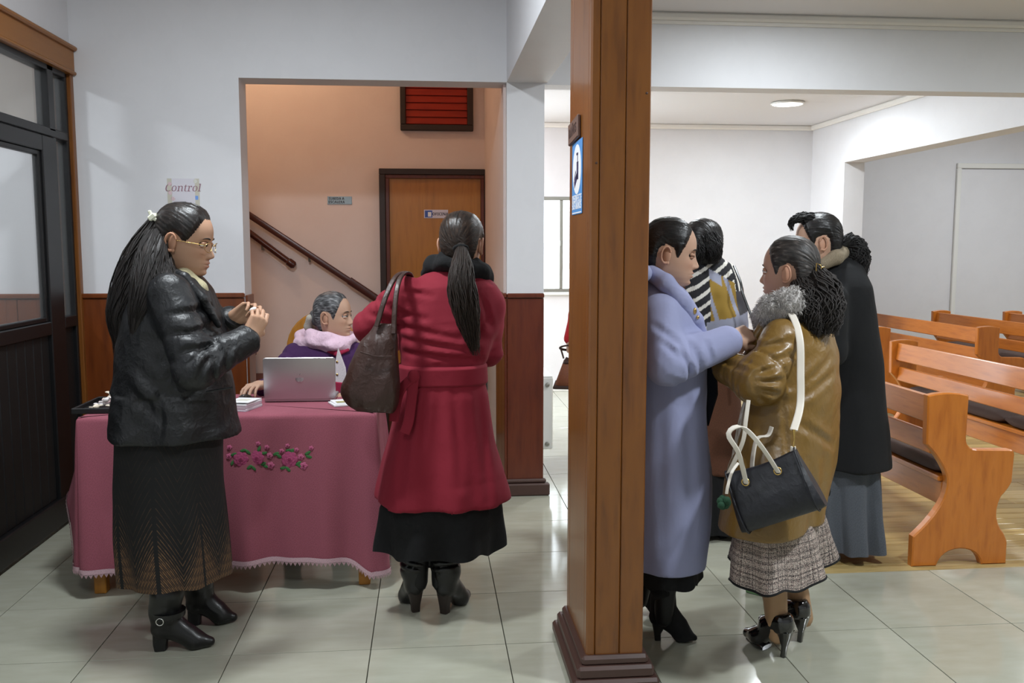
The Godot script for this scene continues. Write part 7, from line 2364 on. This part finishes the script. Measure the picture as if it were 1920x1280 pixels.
func loose_bags() -> void:
	# black handbag on the olive jacket's shoulder
	var c := Vector3(1.120, 0.691, -2.800)
	var t := thing("handbag", "black handbag with cream handles and shoulder strap against the olive jacket", "bag", c)
	var u := (Vector3(1.237, 0.749, -2.740) - Vector3(1.005, 0.629, -2.860)).normalized()
	var up := Vector3(0.06, 1, 0.0)
	obj("bag_body", bag_body(c, u, up, 0.275, 0.205, 0.13).mesh(), M.bag_navy, t)
	var w := (up - u * up.dot(u)).normalized()
	var dp := u.cross(w)
	if dp.z < 0.0:
		dp = -dp
	for s in [-0.5, 0.5]:
		var e := []
		for k in 25:
			var a := TAU * k / 24
			var ca := signf(cos(a)) * pow(absf(cos(a)), 0.55)
			var sa := signf(sin(a)) * pow(absf(sin(a)), 0.55)
			e.append(c + u * s * 0.238 + w * sa * 0.1065 + dp * ca * 0.068 * lerpf(1.0, 0.42, smoothstep(-0.4, 1.0, sa)))
		obj("piping", MB.new().tube(e, [0.0028], 6).mesh(), M.bag_navy, t)
	# front handle, back handle
	obj("handle", strap([c + u * -0.06 + w * 0.055 + dp * 0.050, Vector3(0.982, 0.829, -2.740), Vector3(0.950, 0.888, -2.750), Vector3(0.974, 0.914, -2.750), Vector3(1.006, 0.905, -2.740), Vector3(1.052, 0.850, -2.720), c + u * 0.05 + w * 0.055 + dp * 0.050], 0.0085, 0.003, (u * 0.8 - w * 0.5 + dp * 0.2).normalized(), 6).mesh(), M.strap_cream, t)
	obj("handle", strap([c + u * -0.055 + w * 0.055 - dp * 0.050, c + u * -0.03 + w * 0.11 - dp * 0.055, Vector3(1.102, 0.841, -2.900), Vector3(1.139, 0.851, -2.900), Vector3(1.151, 0.881, -2.900)], 0.0085, 0.003, Vector3(0.5, 0, 1).normalized(), 6).mesh(), M.strap_cream, t)
	for p in [c + u * -0.06 + w * 0.060 + dp * 0.052, c + u * 0.05 + w * 0.060 + dp * 0.052]:
		var rg := []
		for k in 13:
			rg.append(p + u * cos(TAU * k / 12) * 0.012 + w * sin(TAU * k / 12) * 0.012)
		obj("ring", MB.new().tube(rg, [0.0022], 6).mesh(), M.gold, t)
	# shoulder strap: over the shoulder, down to both ends
	var r_end := c + u * 0.115 + w * 0.105
	var l_end := c + u * -0.12 + w * 0.09
	obj("shoulder_strap", strap([r_end + Vector3(0, 0.06, 0), Vector3(1.233, 0.958, -2.865), Vector3(1.246, 1.061, -2.900), Vector3(1.253, 1.166, -2.930), Vector3(1.255, 1.234, -2.985), Vector3(1.250, 1.260, -3.030), Vector3(1.256, 1.248, -3.100)], 0.0125, 0.003, Vector3(1, 0, 0.3), 6).mesh(), M.strap_cream, t)
	obj("shoulder_strap", strap([l_end, Vector3(1.029, 0.841, -2.840), Vector3(1.038, 0.912, -2.840), Vector3(1.053, 0.980, -2.860)], 0.007, 0.003, Vector3(1, 0, 0.3), 6).mesh(), M.strap_cream, t)
	obj("snap_hook", MB.new().tube([r_end, r_end + Vector3(0.003, 0.03, 0), r_end + Vector3(0, 0.062, 0)], [0.005, 0.0025, 0.006], 8).mesh(), M.gold, t)
	obj("strap_tab", MB.new().box(r_end + Vector3(0, -0.008, 0), Vector3(0.018, 0.03, 0.008), Basis.IDENTITY, 0.002).mesh(), M.strap_cream, t)
	obj("zip_pull", strap([Vector3(1.002, 0.783, -2.800), Vector3(0.975, 0.759, -2.780), Vector3(0.956, 0.720, -2.760), Vector3(0.952, 0.694, -2.760)], 0.005, 0.003, Vector3(1, 0, 0)).mesh(), M.strap_cream, t)
	var pm := MB.new()
	for k in 7:
		pm.ball(Vector3(0.944, 0.664, -2.760) + Vector3(cos(k * 0.9) * 0.012, sin(k * 0.9) * 0.012, sin(k * 2.0) * 0.006), Vector3.ONE * 0.013, Basis.IDENTITY, 8, 6)
	obj("green_charm", pm.mesh(), cloth(rgb(22, 66, 42), 0.2), t)
	# brown bag held by the person in red
	var bc := Vector3(1.0, 0.605, -6.18)
	var b := thing("leather_bag", "tan and dark brown leather bag held by the person in red", "bag", bc)
	obj("bag_body", bag_body(bc, Vector3(1, 0, 0.2), Vector3.UP, 0.25, 0.21, 0.14, 16, 0.45).mesh(), M.tan_bag, b)
	obj("bag_base", bag_body(bc + Vector3(0, -0.075, 0), Vector3(1, 0, 0.2), Vector3.UP, 0.262, 0.06, 0.146).mesh(), M.dark_brown_bag, b)
	obj("flap", bag_body(bc + Vector3(0.01, 0.095, 0), Vector3(1, 0, 0.2), Vector3.UP, 0.15, 0.05, 0.08, 16, 0.7).mesh(), M.dark_brown_bag, b)
	var hp := []
	for k in 25:
		var a := TAU * k / 24
		hp.append(bc + Vector3(-0.01 + cos(a) * 0.075, 0.185 + sin(a) * 0.02, sin(a) * 0.03))
	obj("handle", MB.new().tube(hp, [[0.009, 0.005]], 8).mesh(), M.dark_brown_bag, b)
	for s in [-1.0, 1.0]:
		obj("handle_post", MB.new().tube([bc + Vector3(-0.01 + s * 0.072, 0.185, 0), bc + Vector3(s * 0.06, 0.11, 0)], [0.006], 8).mesh(), M.dark_brown_bag, b)
	obj("stud", MB.new().ball(bc + Vector3(0.02, 0.08, 0.068), Vector3.ONE * 0.008).mesh(), M.chrome, b)
	# green gift box
	var g := thing("gift_bag", "small green paper box standing on the tiles near the tweed skirt", "box", Vector3(1.42, 0, -3.66))
	obj("box_body", MB.new().box(Vector3(1.425, 0.06, -3.66), Vector3(0.11, 0.12, 0.09), Basis(Vector3.UP, 0.8), 0.003).mesh(), std(rgb(92, 124, 84), 0.6), g)
	obj("lid", MB.new().box(Vector3(1.425, 0.125, -3.66), Vector3(0.115, 0.02, 0.095), Basis(Vector3.UP, 0.8), 0.003).mesh(), std(rgb(70, 104, 66), 0.6), g)

func _ready() -> void:
	# camera
	var cam := Camera3D.new()
	cam.name = "camera"
	add_child(cam)
	cam.position = Vector3(0, 1.48, 0)
	cam.rotation_order = EULER_ORDER_YXZ
	cam.rotation_degrees = Vector3(-5.912, -5.346, 0)
	cam.fov = 41.483
	cam.near = 0.05
	cam.far = 60.0
	cam.current = true
	# daylight outside the windows and exposure
	var we := WorldEnvironment.new()
	we.name = "world"
	var env := Environment.new()
	env.background_mode = Environment.BG_COLOR
	env.background_color = Color(0.93, 0.97, 1.0)
	env.background_energy_multiplier = 4.0
	env.tonemap_mode = Environment.TONE_MAPPER_LINEAR
	env.tonemap_exposure = 1.45
	env.sdfgi_enabled = true
	env.ssao_enabled = true
	env.ssil_enabled = true
	we.environment = env
	add_child(we)
	make_materials()
	# lamps of the rooms
	round_lamp(Vector3(-0.75, 3.098, -3.2), 3.8, "round flush ceiling light above the pink table", 0.15)
	round_lamp(Vector3(-0.75, 3.098, -0.6), 1.8, "round flush ceiling light behind the reception area", 0.15)
	round_lamp(Vector3(1.95, 2.838, -4.35), 1.7, "round flush ceiling light in front of the long beam")
	round_lamp(Vector3(2.2, 2.838, -2.0), 4.2, "round flush ceiling light over the tiled aisle")
	round_lamp(Vector3(5.0, 2.838, -3.4), 3.4, "round flush ceiling light over the pews")
	round_lamp(Vector3(3.13, 2.738, -7.75), 2.2, "round flush ceiling light in the far room beyond the beam")
	round_lamp(Vector3(1.6, 2.738, -6.6), 2.0, "round flush ceiling light in the far room near the window")
	round_lamp(Vector3(6.3, 3.098, -8.2), 3.6, "round flush ceiling light over the farthest pews")
	round_lamp(Vector3(-3.2, 2.898, -4.2), 2.0, "round flush ceiling light in the room beyond the glazed door")
	hall_bulb()
	build_room()
	wooden_chair()
	table_set()
	pew(2.238, -3.885, -6.24, "pine pew with bare end panel at the edge of the tiles")
	pew(3.30, -3.885, -6.24, "pine pew with long dark cushions in the second near row")
	pew(3.66, -7.26, -8.30, "short pine pew by the white wall stub")
	pew(4.61, -7.22, -9.40, "pine pew of the far block, end panel beside the aisle")
	pew(5.34, -7.22, -9.20, "pine pew of the far block, second from the white wall stub")
	pew(6.05, -7.22, -9.05, "pine pew of the far block, nearest the right wall")
	people()

func hall_bulb() -> void:
	var at := Vector3(-1.3, 3.3, -6.3)
	var t := thing("hall_lamp", "warm bare bulb hanging in the pink stair hall", "lamp", at)
	var warm := std(Color.WHITE, 0.5)
	warm.emission_enabled = true
	warm.emission = Color(1.0, 0.62, 0.34)
	warm.emission_energy_multiplier = 4.0
	obj("bulb", MB.new().ball(at, Vector3(0.04, 0.05, 0.04)).mesh(), warm, t)
	obj("cord", MB.new().tube([at + Vector3(0, 0.05, 0), at + Vector3(0, 0.3, 0)], [0.006], 6).mesh(), M.black_paint, t)
	var l := OmniLight3D.new()
	l.name = "bulb_light"
	t.add_child(l)
	l.light_energy = 0.32
	l.light_color = Color(1.0, 0.85, 0.68)
	l.light_size = 0.04
	l.omni_range = 12.0
	l.omni_attenuation = 2.0
	l.shadow_enabled = true
